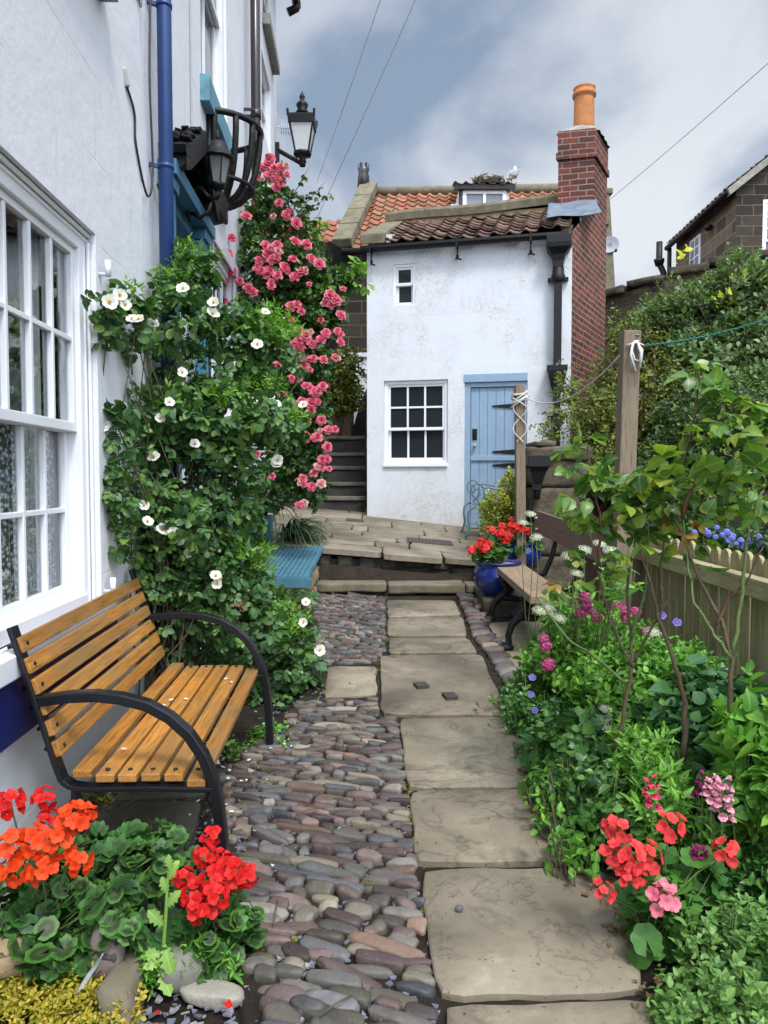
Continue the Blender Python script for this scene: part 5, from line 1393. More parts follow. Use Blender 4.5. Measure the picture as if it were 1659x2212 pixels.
# ================================================================== line posts
a = P(1122, 832, 7.3); b = Vector((1.335 + .02, 7.3, .55))
LP = thing('line_post', 'short square timber post by the blue door with white rope wound on it', 'post', (1.34, 7.3, .55))
m = MB(); m.bar(b, a, .092, .092, (0, 1, 0)); m.build('post', POSTWOOD, LP, bevel=.006)
m = MB(); random.seed(3)
for i in range(9):
    zc = a.z - .06 - random.uniform(0, .14); r = .068 + random.uniform(0, .012); ph = random.uniform(0, 6); tl = random.uniform(-.07, .07)
    m.tube([(a.x + 0 + r * math.cos(t + ph) * 1.0, a.y + r * math.sin(t + ph), zc + tl * math.cos(t + ph)) for t in np.linspace(0, 6.6, 22)], .0075, 5)
for s_ in (1, -1):
    pts = []
    for t in np.linspace(0, 1, 30):
        pts.append((a.x + s_ * .066 * math.sin(1.2 + t * 5.6), a.y - .055 - .010 * math.cos(t * 6) * s_, a.z - .20 - .36 * t))
    m.tube(pts, .0055, 5)
m.build('rope', ROPE, LP)
a2 = P(1361, 716, 4.55); b2 = P(1336, 1385, 4.62); b2.z = .25; 
BP = thing('line_post', 'tall leaning square timber washing line post in the shrubs with rope loop', 'post', b2)
m = MB(); m.bar(b2, a2, .104, .104, (0, 1, 0)); 
pst = m.build('post', POSTWOOD, BP, bevel=.006)
m = MB()
k = a2 + Vector((.012, -.062, -.125))
m.tube([k + Vector((.0, 0, .05)), k + Vector((.035, -.02, .0)), k + Vector((.03, -.02, -.07)), k + Vector((-.01, -.02, -.06)), k + Vector((-.03, -.02, .0)), k + Vector((-.01, -.01, .05)), k + Vector((.02, 0, .055))], .0075, 6)
m.tube([k + Vector((-.02, -.02, .04)), k + Vector((-.035, -.025, -.03)), k + Vector((-.005, -.03, -.13))], .0075, 6); m.tube([k + Vector((.01, -.02, .04)), k + Vector((.025, -.03, -.02)), k + Vector((.02, -.03, -.11))], .008, 6)
m.tube([k + Vector((-.05, .0, .03)), k + Vector((0, -.015, .045)), k + Vector((.05, .0, .03))], .0075, 6)
m.build('rope', ROPE, BP)
m = MB(); m.tube([k + Vector((.01, .03, .06)), k + Vector((.01, -.012, .04)), k + Vector((.015, -.015, -.02))], .007, 6); m.lathe([(.010, .0), (.010, .006)], k + Vector((.015, .008, .09)), 8); m.build('hook', GALV, BP)
def line(pts, r, name, label, mat):
    mm = MB(); mm.tube(pts, r, 5); tag(mm.build(name, mat, loc=pts[0]), label, 'rope')
p0 = a + Vector((.05, 0, -.11)); p1 = a2 + Vector((-.05, .02, -.14))
line([p0.lerp(p1, t) - Vector((0, 0, .16 * 4 * t * (1 - t))) for t in np.linspace(0, 1, 20)], .006, 'washing_line', 'thin pale line slung between the two timber posts', ROPE)
p0 = k + Vector((.06, 0, .03)); p1 = P(1720, 668, 3.6)
pts = [p0.lerp(p1, t) - Vector((0, 0, .03 * 4 * t * (1 - t))) for t in np.linspace(0, 1, 80)]
m = MB()
for ph in (0, math.pi):
    m.tube([p + Vector((0, .0042 * math.cos(i * 1.1 + ph), .0042 * math.sin(i * 1.1 + ph))) for i, p in enumerate(pts)], .0038, 5)
tag(m.build('washing_line', GREENROPE, loc=p0), 'twisted green washing line running right from the tall post', 'rope')

# ================================================================== picket fence
FN = thing('picket_fence', 'greenish wooden picket fence with rounded tops behind the right flower bed', 'fence', (1.64, 3.5, .3))
def fx_(y): return 1.63 - .0 * y
m = MB(); m2 = MB(); y = 4.68; random.seed(11)
while y > 1.6:
    wdt = .088; top = 1.165 + random.uniform(-.008, .008) - .006 * (4.7 - y); x = fx_(y) + .045 + random.uniform(-.003, .003); tl = random.uniform(-.006, .006)
    poly = [(x, y - wdt / 2, .28), (x, y + wdt / 2, .28), (x, y + wdt / 2 + tl, top - .035)]
    for a_ in np.linspace(0, math.pi, 7): poly.append((x, y + tl + wdt / 2 * math.cos(a_) * .98, top - .035 + .035 * math.sin(a_)))
    poly.append((x, y - wdt / 2 + tl, top - .035))
    m.extr(poly, (1, 0, 0), .018); y -= .105
m.build('picket_panel', FENCEWOOD, FN)
m = MB(); m.bar((fx_(4.7), 4.72, 1.035), (fx_(1.6), 1.6, 1.02), .07, .085); m.build('rail', RAILWOOD, FN, bevel=.004)
m = MB(); m.bar((fx_(4.7), 4.72, .42), (fx_(1.6), 1.6, .42), .06, .08); m.build('rail', RAILWOOD, FN, bevel=.004)
for yy in (4.78, 2.5):
    m = MB(); m.bar((1.665 if yy > 3 else 1.72, yy, .2), (1.665 if yy > 3 else 1.72, yy, 1.13), .09, .09, (0, 1, 0)); m.build('post', POSTWOOD, FN, bevel=.004)
# boards between post and bench
FN2 = thing('board_fence', 'narrow upright boards behind the near end of the plank bench', 'fence', (1.68, 5.4, .3))
m = MB()
for i in range(9):
    y = 4.95 + i * .125; m.box(1.66, 1.685, y, y + .112, .25, 1.0 + random.uniform(-.02, .02))
m.build('boards', BACKWOOD, FN2)
m = MB(); m.bar((1.64, 4.9, .93), (1.64, 6.1, .95), .04, .09); m.build('rail', RAILWOOD, FN2)

# ================================================================== blue pots
def pot(c, R, H, name, label, prof=None):
    t = thing(name, label, 'pot', c)
    prof = prof or [(.52, 0), (.62, .03), (.86, .25), (1.0, .52), (.98, .70), (.86, .86), (.84, .90), (.97, .96), (1.0, 1.0), (.93, 1.01), (.84, .96), (.80, .86)]
    m = MB(); m.lathe([(r * R, z * H) for r, z in prof], c, 36); m.build('body', GLAZE, t)
    m = MB(); m.lathe([(.01, .90 * H), (.80 * R, .90 * H)], c, 24); m.build('soil', SOIL, t)
    return t
pot(Vector((1.035, 6.72, .45)), .22, .30, 'plant_pot', 'squat round dark blue glazed pot on the stone platform behind the bench end')
pot(Vector((1.36, 7.5, .60)), .24, .26, 'plant_pot', 'dark blue glazed pot partly hidden behind the plank bench seat')
# ================================================================== teal planter, lidded box
PB = thing('planter_box', 'square teal wooden planter on the terrace by the pink rose', 'planter', (-1.32, 7.95, .84))
m = MB(); m.box(-1.43, -1.21, 7.84, 8.06, .84, 1.04); m.box(-1.445, -1.195, 7.825, 8.075, 1.042, 1.11); 
for sx in (-1.445, -1.225): m.box(sx, sx + .03, 7.82, 7.85, .84, 1.04)
m.build('box', TEALLID, PB, bevel=.004)
m = MB(); m.box(-1.42, -1.22, 7.86, 8.04, 1.08, 1.113); m.build('soil', SOIL, PB)
UB = thing('lidded_box', 'low stone bunker with a grooved teal deck lid beside the steps', 'storage box', (-.98, 6.9, .3))
m = MB(); random.seed(9)
zb0 = .25
y = 6.22; i = 0
while y < 7.55:
    L_ = random.uniform(.22, .38); zz = zb0
    while zz < .60:
        h = random.uniform(.10, .17); h = min(h, .66 - zz); rough_block(m, -.92, -.655 + random.uniform(-.02, .015), y, min(y + L_, 7.6) - .008, zz, zz + h - .005, 700 + i, .016, 4); zz += h; i += 1
    y += L_
rough_block(m, -1.4, -.68, 6.20, 6.38, zb0, .64, 760, .02, 6)
m.build('stone_base', SANDSTONE, UB)
m = MB()
nsl = 17
xa, xb = -1.37, -.63
for j in range(5):
    pass
m.extr([(xa, 6.12, .655), (xa, 7.75, .765), (xa, 7.75, .79), (xa, 6.12, .68)], (1, 0, 0), xb - xa)
for i in range(nsl):
    x = xa + (xb - xa) * i / nsl + .006
    m.extr([(x, 6.121, .68), (x, 7.749, .79), (x, 7.749, .802), (x, 6.121, .692)], (1, 0, 0), (xb - xa) / nsl - .014)
m.box(xa, xb, 6.10, 6.119, .60, .678); m.box(xb + .002, xb + .02, 6.11, 6.2, .6, .67)
m.build('lid', TEALLID, UB)
# ================================================================== scrolled metal chair by the blue door
CH = thing('garden_chair', 'grey green wrought metal garden chair with scrolled arms before the blue door', 'chair', (1.25, 9.15, .8))
zt0 = terr(1.1, 9.1); ya, yb = 8.95, 9.42
m = MB()
for y in (ya, yb):
    zg = terr(1.0, y)
    m2 = MB()
    m2.tube([(1.66, y, zg + .62), (1.5, y, zg + .60), (1.36, y, zg + .605), (1.25, y, zg + .63), (1.20, y, zg + .61), (1.215, y, zg + .54), (1.19, y, zg + .46), (1.13, y, zg + .40)], .012, 8)
    # scrolls
    cx_, cz_ = 1.09, zg + .60
    m2.tube([(1.20, y, zg + .62)] + [(1.12 + (.085 - .010 * t) * math.cos(1.0 + t), y, zg + .575 + (.105 - .010 * t) * math.sin(1.0 + t)) for t in np.linspace(0, 7.5, 36)], .008, 6)
    m2.tube([(1.16 + (.035) * math.cos(t), y, zg + .50 + .05 * math.sin(t)) for t in np.linspace(1.2, 6.5, 18)], .007, 6)
    m2.build('armrest', GREYGREEN, CH)
    m2 = MB(); m2.tube([(1.30, y, zg + .395), (1.13, y, zg + .40), (1.06, y, zg + .375), (1.02, y, zg + .33), (1.015, y, zg + .25), (1.03, y, zg + .15), (1.005, y, zg + .06), (.985, y, zg + .005)], .014, 8); m2.lathe([(.022, 0), (.02, .012)], (.985, y, zg), 8); m2.build('leg', GREYGREEN, CH)
    m2 = MB(); m2.tube([(1.58, y, zg + .38), (1.62, y, zg + .25), (1.60, y, zg + .1), (1.66, y, zg + .0)], .014, 8); m2.build('leg', GREYGREEN, CH)
    m2 = MB(); m2.tube([(1.56, y, zg + .38), (1.62, y, zg + .5), (1.66, y, zg + .7), (1.72, y, zg + .98)], .013, 8); m2.build('back_post', GREYGREEN, CH)
m.tube([(1.04, ya, zt0 + .1), (1.04, yb, terr(1, yb) + .1)], .008, 6); m.tube([(1.03, ya, zt0 + .13), (1.6, ya, zt0 + .13)], .008, 6); m.tube([(1.72, ya, zt0 + .96), (1.76, (ya + yb) / 2, zt0 + 1.05), (1.72, yb, zt0 + .98)], .013, 8)
m.build('stretcher', GREYGREEN, CH)
m = MB()
for i in range(10):
    y = ya + (yb - ya) * i / 9; z = terr(1.1, y) + .405; m.box(1.10, 1.58, y - .015, y + .015, z, z + .004)
for i in range(11):
    x = 1.10 + .48 * i / 10; m.extr([(x - .014, ya, terr(1.1, ya) + .41), (x + .014, ya, terr(1.1, ya) + .41), (x + .014, ya, terr(1.1, ya) + .414), (x - .014, ya, terr(1.1, ya) + .414)], (0, yb - ya, .09 * (yb - ya)), 1)
m.build('seat', GREYGREEN, CH)
# ================================================================== stones and oddments by the near flower bed
def rockobj(c, r, seed, mat, name, label, cat, rz=0, amt=.12, tilt=None):
    m = MB(); m.rock((0, 0, 0), r, seed, amt, 3, rz, .85)
    o = m.build(name, mat); 
    o.location = c
    if tilt: o.rotation_euler = tilt
    tag(o, label, cat); return o
GREYST = simple('grey_pebble', (.17, .165, .14), .7, .15, 20, .3, 60, dirt=(.11, .11, .08), dirtamt=.4)
PURPST = simple('purple_brown_stone', (.16, .125, .12), .75, .2, 12, .5, 40, dirt=(.09, .065, .065), dirtamt=.5)
DKST = simple('dark_blue_stone', (.085, .085, .09), .7, .3, 12, .5, 40)
w = G(392, 2092, .05); rockobj(w + Vector((0, 0, .005)), (.067, .06, .058), 3, GREYST, 'round_stone', 'smooth round grey beach stone at the bed edge below the red geranium', 'stone', .3, .06)
w = P(232, 2048, 1.97); PS = rockobj(w, (.048, .03, .078), 6, PURPST, 'standing_stone', 'upright purplish stone with dark painted marks among the bedding', 'stone', .1, .08, (math.radians(-14), math.radians(5), 0))
m = MB()

for (dx_, dz_, a_, b_, an) in ((.022, .035, .014, .007, .2), (.006, -.012, .024, .007, -.1), (.028, -.012, .008, .010, .1), (-.01, -.002, .010, .006, .6)):
    m.rock((w.x + dx_, w.y - .030 - .006 * dz_ / .03, w.z + dz_), (a_, .004, b_), 2, .3, 2)
PM = m.build('painted_mark', simple('dark_stone_paint', (.055, .045, .05), .8, .3), PS)
PM.matrix_parent_inverse = Matrix.Identity(4); PM.rotation_euler = (0, 0, 0)
w = P(278, 2010, 2.08); rockobj(w, (.06, .05, .045), 9, DKST, 'dark_stone', 'dark rough stone behind the upright purplish stone', 'stone', .6, .2)
m = MB(); w = P(270, 2125, 1.93); rough_block(m, w.x - .05, w.x + .045, w.y - .09, w.y + .12, .03, w.z + .045, 801, .014, 6); tag(m.build('edging_stone', MOSSTONE, loc=(w.x, w.y, .06)), 'tan mossy edging block beside the yellow green clover', 'stone')
w = P(15, 2060, 1.95); rockobj(w, (.07, .06, .05), 14, SANDSTONE, 'tan_stone', 'pale tan stone at the left edge above the clover', 'stone', .2, .1)
m = MB()
fa, fb = P(165, 2150, 1.80), P(222, 2062, 1.80)
def fth(u, v):
    p = fa.lerp(fb, u); wd_ = .014 * math.sin(math.pi * min(1, u * .9 + .12)) ** .7 * (1 if u > .2 else .15 + u * 4)
    return p + Vector(((v - .5) * 2 * wd_ * .8, .012 * math.sin(u * 3), (v - .5) * 2 * wd_ * .5 + (.004 if abs(v - .5) < .1 else 0)))
m.grid(fth, 14, 4); ft = m.build('feather', FEATH, loc=fa); tag(ft, 'grey gull feather stuck upright in the yellow green clover', 'feather'); sd = ft.modifiers.new('solid', 'SOLIDIFY'); sd.thickness = .0015
rockobj(G(1292, 1895, .03), (.035, .022, .018), 21, PURPST, 'pebble', 'pinkish pebble on the soil at the right edge of the flags', 'stone', .2)
rockobj(G(992, 1962, .045), (.013, .010, .010), 22, DKST, 'pebble', 'tiny dark pebble lying on the nearest big flagstone', 'stone', .2)
# fallen twigs on the ground
m = MB()
for (u0, v0, u1, v1) in ((690,2195,760,2150),(470,1610,560,1625),(590,2000,600,1945),(260,1745,330,1712),(1200,1800,1265,1840),(1230,1880,1330,1900),(640,1760,690,1745)):
    p, q = G(u0, v0, .055), G(u1, v1, .055); m.tube([p, p.lerp(q, .5) + Vector((0, 0, .006)), q], .0028, 5)
tag(m.build('fallen_twigs', STEM), kind='stuff')
# ------------------------------------------------------------------ leaves and petals
def _tpl(rows, wfold=.3, curl=.25, segs=1, skew=0):
    # rows: (y, half width); returns verts, quads, uv for a leaf lying in xy, normal +z
    V = []; Fq = []; n = 2 * segs + 1
    for y, hw in rows:
        for i in range(n):
            t = (i - segs) / segs; x = t * hw
            V.append((x, y, -abs(x) * wfold * -1 - curl * y * y + 0))
    for j in range(len(rows) - 1):
        for i in range(n - 1): Fq.append((j * n + i, j * n + i + 1, (j + 1) * n + i + 1, (j + 1) * n + i))
    V = np.array(V); return V, np.array(Fq), V[:, :2].copy()
def _round(n=22, lobes=7, cup=.20, ruf=.055):
    V = []
    for r in (.06, .55, 1.0):
        for i in range(n):
            a = -math.pi / 2 + .28 + (2 * math.pi - .56) * i / (n - 1)
            rr = r * (.5 if r == 1.0 else .5) * (1 + (.16 * abs(math.cos(lobes * (a + math.pi / 2) / 2)) if r == 1 else 0))
            V.append((rr * math.cos(a), rr * math.sin(a) + .0, cup * (rr ** 1.5) * (1.1 if r == 1 else .8) + (ruf * math.sin(a * lobes) if r == 1 else 0)))
    Fq = []
    for j in range(2):
        for i in range(n - 1): Fq.append((j*n + i, j*n + n + i, j*n + n + 1 + i, j*n + 1 + i))
    V = np.array(V); uv = V[:, :2].copy()
    return V, np.array(Fq), uv
LEAF = {
 'ovate': _tpl([(0, .03), (.18, .24), (.45, .34), (.72, .24), (.92, .07), (1, .005)]),
 'broad': _tpl([(0, .04), (.12, .28), (.38, .43), (.66, .35), (.88, .14), (1, .005)], .18, .3),
 'oval': _tpl([(0, .03), (.12, .22), (.35, .36), (.62, .37), (.86, .24), (.97, .09), (1, .02)], .22, .22),
 'obov': _tpl([(0, .02), (.3, .14), (.6, .27), (.85, .24), (.97, .10), (1, .01)], .25, .2),
 'lance': _tpl([(0, .02), (.25, .15), (.5, .17), (.78, .09), (1, .004)], .3, .3),
 'round': _round(), 'small': _tpl([(0, .04), (.4, .36), (.8, .24), (1, .01)], .25, .2),
 'strap': _tpl([(0, .020), (.2, .028), (.45, .03), (.7, .022), (.9, .010), (1, .001)], .6, .0),
 'lobed': _tpl([(0, .04), (.12, .06), (.2, .22), (.3, .12), (.42, .30), (.52, .17), (.64, .32), (.76, .18), (.86, .20), (1, .02)], .25, .35),
}
def _norm(a): return a / np.maximum(np.linalg.norm(a, axis=-1, keepdims=True), 1e-9)
def leafmesh(name, parent, pos, dr, nm, size, kind, mat, flipjit=.0, loc=None, wscale=None, bend=None):
    V0, F0, U0 = LEAF[kind]; N = len(pos)
    dr = _norm(dr); nm = _norm(nm - (nm * dr).sum(1, keepdims=True) * dr); sd = np.cross(dr, nm)
    w = np.ones(N) if wscale is None else wscale
    curl = np.ones(N) if bend is None else bend
    X = sd[:, None, :] * (V0[None, :, 0, None] * w[:, None, None]); Y = dr[:, None, :] * V0[None, :, 1, None]; Z = nm[:, None, :] * (V0[None, :, 2, None] * curl[:, None, None])
    W = pos[:, None, :] + (X + Y + Z) * size[:, None, None]
    FF = (F0[None] + (np.arange(N) * len(V0))[:, None, None]).reshape(-1, F0.shape[1])
    UV = np.tile(U0, (N, 1))
    o = npmesh(name, W.reshape(-1, 3), FF, mat, parent, loc, UV)
    return o
def blobpoints(blobs, n, shell=.45, seed=0):
    r = np.random.default_rng(seed)
    wts = np.array([(b[1][0] * b[1][2] + b[1][0] * b[1][1] + b[1][1] * b[1][2]) * (b[2] if len(b) > 2 else 1) for b in blobs]); wts = wts / wts.sum()
    idx = r.choice(len(blobs), n, p=wts)
    d = _norm(r.normal(size=(n, 3))); rad = 1 - shell * r.random(n) ** 1.6
    C = np.array([b[0] for b in blobs])[idx]; R = np.array([b[1] for b in blobs])[idx]
    # lumpy outline
    ph = r.uniform(0, 6.28, (len(blobs), 3))[idx]
    lump = 1 + .16 * np.sin(4 * d[:, 0] + ph[:, 0]) * np.cos(4 * d[:, 2] + ph[:, 1]) + .10 * np.sin(8 * d[:, 2] + ph[:, 2]) * np.sin(7 * d[:, 0] + ph[:, 0])
    p = C + d * R * (rad * lump)[:, None]
    return p, _norm(d / R)
def B(u, v, Y, ru, rv, rd, wt=1.0):
    p = P(u, v, Y); return ((p.x, p.y, p.z), (ru / F * Y, rd, rv / F * Y), wt)
def sprigs(name, parent, p, out, kind, size, mat, style='pinnate', k=5, outw=.7, upw=.35, jit=.6, seed=0, sv=.3, droop=.0, keep=None, nup=.8):
    r = np.random.default_rng(seed + 99)
    if keep is not None:
        msk = np.array([keep(q) for q in p]); p = p[msk]; out = out[msk]
    N = len(p); up = np.array([0, 0, 1.0])
    d = _norm(out * outw + up * upw + r.normal(size=(N, 3)) * jit)
    nm = _norm(up * nup + out * .55 + r.normal(size=(N, 3)) * .35); nm = _norm(nm - (nm * d).sum(1, keepdims=True) * d); sd = np.cross(d, nm)
    s = size * np.exp(np.clip(r.normal(0, sv * .6, N), -.7, .42))
    PP = []; DD = []; NN = []; SS = []
    if style == 'pinnate':
        lay = [(0.0, 0, 1.0), (-.08, 1.05, .92), (-.08, -1.05, .92), (-.75, 1.15, .72), (-.75, -1.15, .72), (-1.3, 1.2, .55), (-1.3, -1.2, .55)][:k]
        for off, an, ks in lay:
            a = an + r.normal(0, .18, N)
            dd = d * np.cos(a)[:, None] + sd * np.sin(a)[:, None]
            PP.append(p + d * (off * s)[:, None]); DD.append(dd + r.normal(0, .12, (N, 3)) - up * droop); NN.append(nm + r.normal(0, .32, (N, 3))); SS.append(s * ks * r.uniform(.8, 1.1, N))
    elif style == 'whorl':
        for j in range(k):
            ph = j * 2.4 + r.uniform(0, .6, N); t = (j / k); be = .35 + .9 * (1 - t) + r.normal(0, .12, N)
            rad = nm * np.cos(ph)[:, None] + sd * np.sin(ph)[:, None]
            dd = d * np.cos(be)[:, None] + rad * np.sin(be)[:, None]; n2 = d * np.sin(be)[:, None] - rad * np.cos(be)[:, None]
            PP.append(p + d * ((t - .6) * 1.5 * s)[:, None]); DD.append(dd - up * droop); NN.append(n2 + r.normal(0, .15, (N, 3))); SS.append(s * (1 - .35 * t) * r.uniform(.75, 1.15, N))
    elif style == 'pairs':
        for j in range(k):
            q = j // 2; sg = 1 if j % 2 else -1; t = q / max(1, (k // 2)); ang = 1.0 - .35 * t
            tw = (nm if q % 2 else sd) * sg
            dd = d * math.cos(ang) + tw * math.sin(ang); n2 = d * math.sin(ang) - tw * math.cos(ang)
            PP.append(p + d * ((t - .7) * 3.0 * s)[:, None]); DD.append(dd + r.normal(0, .12, (N, 3)) - up * droop); NN.append(n2 + up * .25 + r.normal(0, .15, (N, 3))); SS.append(s * (1 - .5 * t) * r.uniform(.75, 1.1, N))
    else:  # single, blade facing out and up on its stalk
        n2 = _norm(out * .55 + up * .75 + r.normal(size=(N, 3)) * .35); dd = np.cross(n2, r.normal(size=(N, 3)))
        PP.append(p); DD.append(dd); NN.append(n2); SS.append(s)
    cat = np.concatenate
    SS = cat(SS)
    return leafmesh(name, parent, cat(PP), cat(DD), cat(NN), SS, kind, mat, wscale=r.uniform(.85, 1.15, len(SS)), bend=r.uniform(.3, 1.9, len(SS)))
def stemset(name, parent, bases, tips, r0, r1, mat, seed=0, n=4, wob=.06, sides=5):
    rr = random.Random(seed); m = MB()
    for i, t in enumerate(tips):
        t = Vector(t); b = Vector(bases[i % len(bases)]) if not callable(bases) else Vector(bases(t))
        if len(tips) <= 9: m = MB()
        L = (t - b).length; pts = []
        for j in range(n + 1):
            q = j / n; h = b.lerp(t, q); 
            # rise first, lean later
            h.x = b.x + (t.x - b.x) * q ** 1.35; h.y = b.y + (t.y - b.y) * q ** 1.35
            if 0 < j < n: h += Vector((rr.uniform(-1, 1), rr.uniform(-1, 1), rr.uniform(-.5, .5))) * wob * L * .5
            pts.append(h)
        m.tube(pts, [r0 + (r1 - r0) * j / n for j in range(n + 1)], sides)
        if len(tips) <= 9: m.build(name[:-1], mat, parent)
    if len(tips) > 9: return m.build(name, mat, parent)
# ---- flowers, built once and copied
def meshof(o):
    me = o.data; bpy.data.objects.remove(o); return me
def petals(items, mats, name='flower', extra=None):
    """items: (centre, dir, normal, length, width, cup, material) each a curved little petal"""
    V = []; Fq = []; U = []; MI = []; k = 0
    nu, nv = 4, 4
    for c, d, nml, L, Wd, cup, roll, mi in items:
        c = np.array(c, float); d = np.array(d, float); d /= np.linalg.norm(d); nml = np.array(nml, float); nml = nml - nml.dot(d) * d; nml /= np.linalg.norm(nml); s = np.cross(d, nml)
        for j in range(nv + 1):
            t = j / nv; w_ = Wd * (math.sin(math.pi * (.10 + .72 * t ** .85)) ** .8)
            for i in range(nu + 1):
                q = (i / nu - .5) * 2
                tt = t * (1 - .10 * q * q * t) * (1 - .06 * (1 if abs(q) < .1 and t == 1 else 0))
                h = cup * L * (q * q * .55 * math.sin(math.pi * min(1, t + .15)) + (t * t) * .35) - roll * L * max(0, t - .55) ** 2 * 2.2
                h += random.uniform(-.03, .03) * L * t
                V.append(c + d * L * tt + s * w_ * .5 * q + nml * h); U.append((q * .5, t))
        for j in range(nv):
            for i in range(nu): Fq.append((k + j * 5 + i, k + j * 5 + i + 1, k + (j + 1) * 5 + i + 1, k + (j + 1) * 5 + i)); MI.append(mi)
        k += 25
    o = npmesh(name, np.array(V), np.array(Fq), mats, uv=np.array(U), mi=MI)
    return meshof(o)
def m_rosette(mats, seed, open_=1.0, R=.045):
    random.seed(seed); it = []
    for ring, (n, el, L, Wd, z) in enumerate(((5, .12, 1.15, 1.15, -.012), (6, .42, 1.0, 1.0, -.004), (6, .80, .82, .85, .0), (5, 1.12, .62, .62, .002), (4, 1.4, .42, .45, .0))):
        for i in range(n):
            a = 2 * math.pi * (i + ring * .4 + random.uniform(-.15, .15)) / n; e = el * open_ + random.uniform(-.12, .12)
            rad = np.array([math.cos(a), math.sin(a), 0]); d = rad * math.cos(e) + np.array([0, 0, math.sin(e)]); nn = -rad * math.sin(e) + np.array([0, 0, math.cos(e)])
            it.append((rad * R * .12 * (1 if ring < 3 else .5) + np.array([0, 0, z]), d, nn, R * L, R * Wd * 1.0, .5, .35 if ring < 2 else .1, 0))
    return petals(it, mats)
def m_single(mats, seed, R=.032, n=5):
    random.seed(seed); it = []
    e0 = random.uniform(.15, .5)
    for i in range(n):
        a = 2 * math.pi * (i + random.uniform(-.1, .1)) / n; e = e0 + random.uniform(-.12, .15); rad = np.array([math.cos(a), math.sin(a), 0])
        it.append((rad * .002, rad * math.cos(e) + np.array([0, 0, math.sin(e)]), -rad * math.sin(e) + np.array([0, 0, math.cos(e)]), R, R * 1.1, .35, .1, 0))
    for i in range(12):
        a = i * 2.4; r = R * .24 * math.sqrt((i + 1) / 12); rad = np.array([math.cos(a), math.sin(a), 0])
        it.append((rad * r * .3 + np.array([0, 0, .002]), rad * .6 + np.array([0, 0, 1.0]), -rad + np.array([0, 0, .3]), R * .30, R * .12, 0, 0, 1))
    return petals(it, mats)
def m_bud(mats, seed, R=.016):
    random.seed(seed); it = []
    for i in range(4):
        a = 2 * math.pi * i / 4; rad = np.array([math.cos(a), math.sin(a), 0]); it.append((rad * R * .35, rad * .25 + np.array([0, 0, 1.0]), -rad, R * 1.6, R * 1.5, .6, 0, 0))
    for i in range(4):
        a = 2 * math.pi * i / 4 + .5; rad = np.array([math.cos(a), math.sin(a), 0]); it.append((rad * R * .3 - np.array([0, 0, .004]), rad * .55 + np.array([0, 0, 1.0]), -rad, R * 1.0, R * .7, .5, 0, 1))
    return petals(it, mats)
def m_umbel(mats, seed, nf=14, R=.045, fl=.017, dome=.75):
    """a geranium head: florets of five round petals over a dome, with short green pedicels"""
    random.seed(seed); it = []
    for i in range(nf):
        z = 1 - (i + .5) / nf * dome * 1.35; a = i * 2.39996 + random.uniform(-.3, .3); rr = math.sqrt(max(0, 1 - z * z))
        o = np.array([rr * math.cos(a), rr * math.sin(a), max(-.5, z)]); c = o * R * random.uniform(.8, 1.15)
        f = _norm(o * .8 + np.array([0, -.25, .35]) + np.random.default_rng(seed * 100 + i).normal(size=3) * .25)
        x = np.cross(f, [0.2, .3, 1]); x /= np.linalg.norm(x); y = np.cross(f, x); ph = random.uniform(0, 6)
        for j in range(5):
            b = ph + 2 * math.pi * j / 5; rad = x * math.cos(b) + y * math.sin(b); e = random.uniform(.1, .35)
            it.append((c + rad * .0015, rad * math.cos(e) + f * math.sin(e), f * math.cos(e) - rad * math.sin(e), fl * random.uniform(.9, 1.15), fl * 1.05, .18, .15, 0))
        it.append((np.array([0, 0, -R * .35]), c - np.array([0, 0, -R * .35]), f + np.array([.1, .1, .1]), R * 1.2, .003, 0, 0, 1))
    return petals(it, mats)
def m_spike(mats, seed, h=.10, r=.022, n=16, fl=.027):
    random.seed(seed); it = []
    for i in range(n):
        t = i / n; a = i * 2.4; z = h * t; rad = np.array([math.cos(a), math.sin(a), 0]); s = 1 - .45 * t
        c = rad * r * .4 + np.array([0, 0, z]); up = np.array([0, 0, 1.0]); tg = np.cross(rad, up)
        for (dd, nn, L, W_) in ((rad * .7 + up * .9, -rad + up * .3, 1.0, .9), (rad * .6 + up * .8 + tg * .5, -rad, .8, .7), (rad * .6 + up * .8 - tg * .5, -rad, .8, .7), (rad * 1.0 - up * .35, up, 1.0, .95), (rad * .9 - up * .2 + tg * .6, up, .85, .75), (rad * .9 - up * .2 - tg * .6, up, .85, .75)):
            it.append((c + rad * r * .35, dd, nn, fl * L * s, fl * W_ * s * 1.1, .3, .3, 0))
        it.append((c, rad + up * .2, up, fl * .7 * s, fl * .5 * s, .6, 0, 0))
    it.append((np.array([0, 0, -.02]), np.array([0, 0, 1.0]), np.array([1.0, 0, 0]), h * 1.1, .006, .0, 0, 1))
    return petals(it, mats)
def m_cluster(mats, seed, n=55, R=.022, fl=.0055, flat=1.0):
    random.seed(seed); it = []
    for i in range(n):
        z = 1 - (i + .5) / n * 1.25; a = i * 2.39996; rr = math.sqrt(max(0, 1 - z * z)); o = np.array([rr * math.cos(a), rr * math.sin(a), z * flat]); c = o * R * random.uniform(.75, 1.1)
        f = _norm(o + np.array([.01, 0, .2])); x = np.cross(f, [.2, .3, 1]); x /= np.linalg.norm(x); y = np.cross(f, x)
        for j in range(4):
            b = i + 2 * math.pi * j / 4; rad = x * math.cos(b) + y * math.sin(b); it.append((c, rad + f * .3, f - rad * .3, fl, fl * .9, .2, .1, 0))
    it.append((np.array([0, 0, -R]), np.array([0, 0, 1.0]), np.array([1.0, 0, .0]), R * 1.2, .004, 0, 0, 1))
    return petals(it, mats)
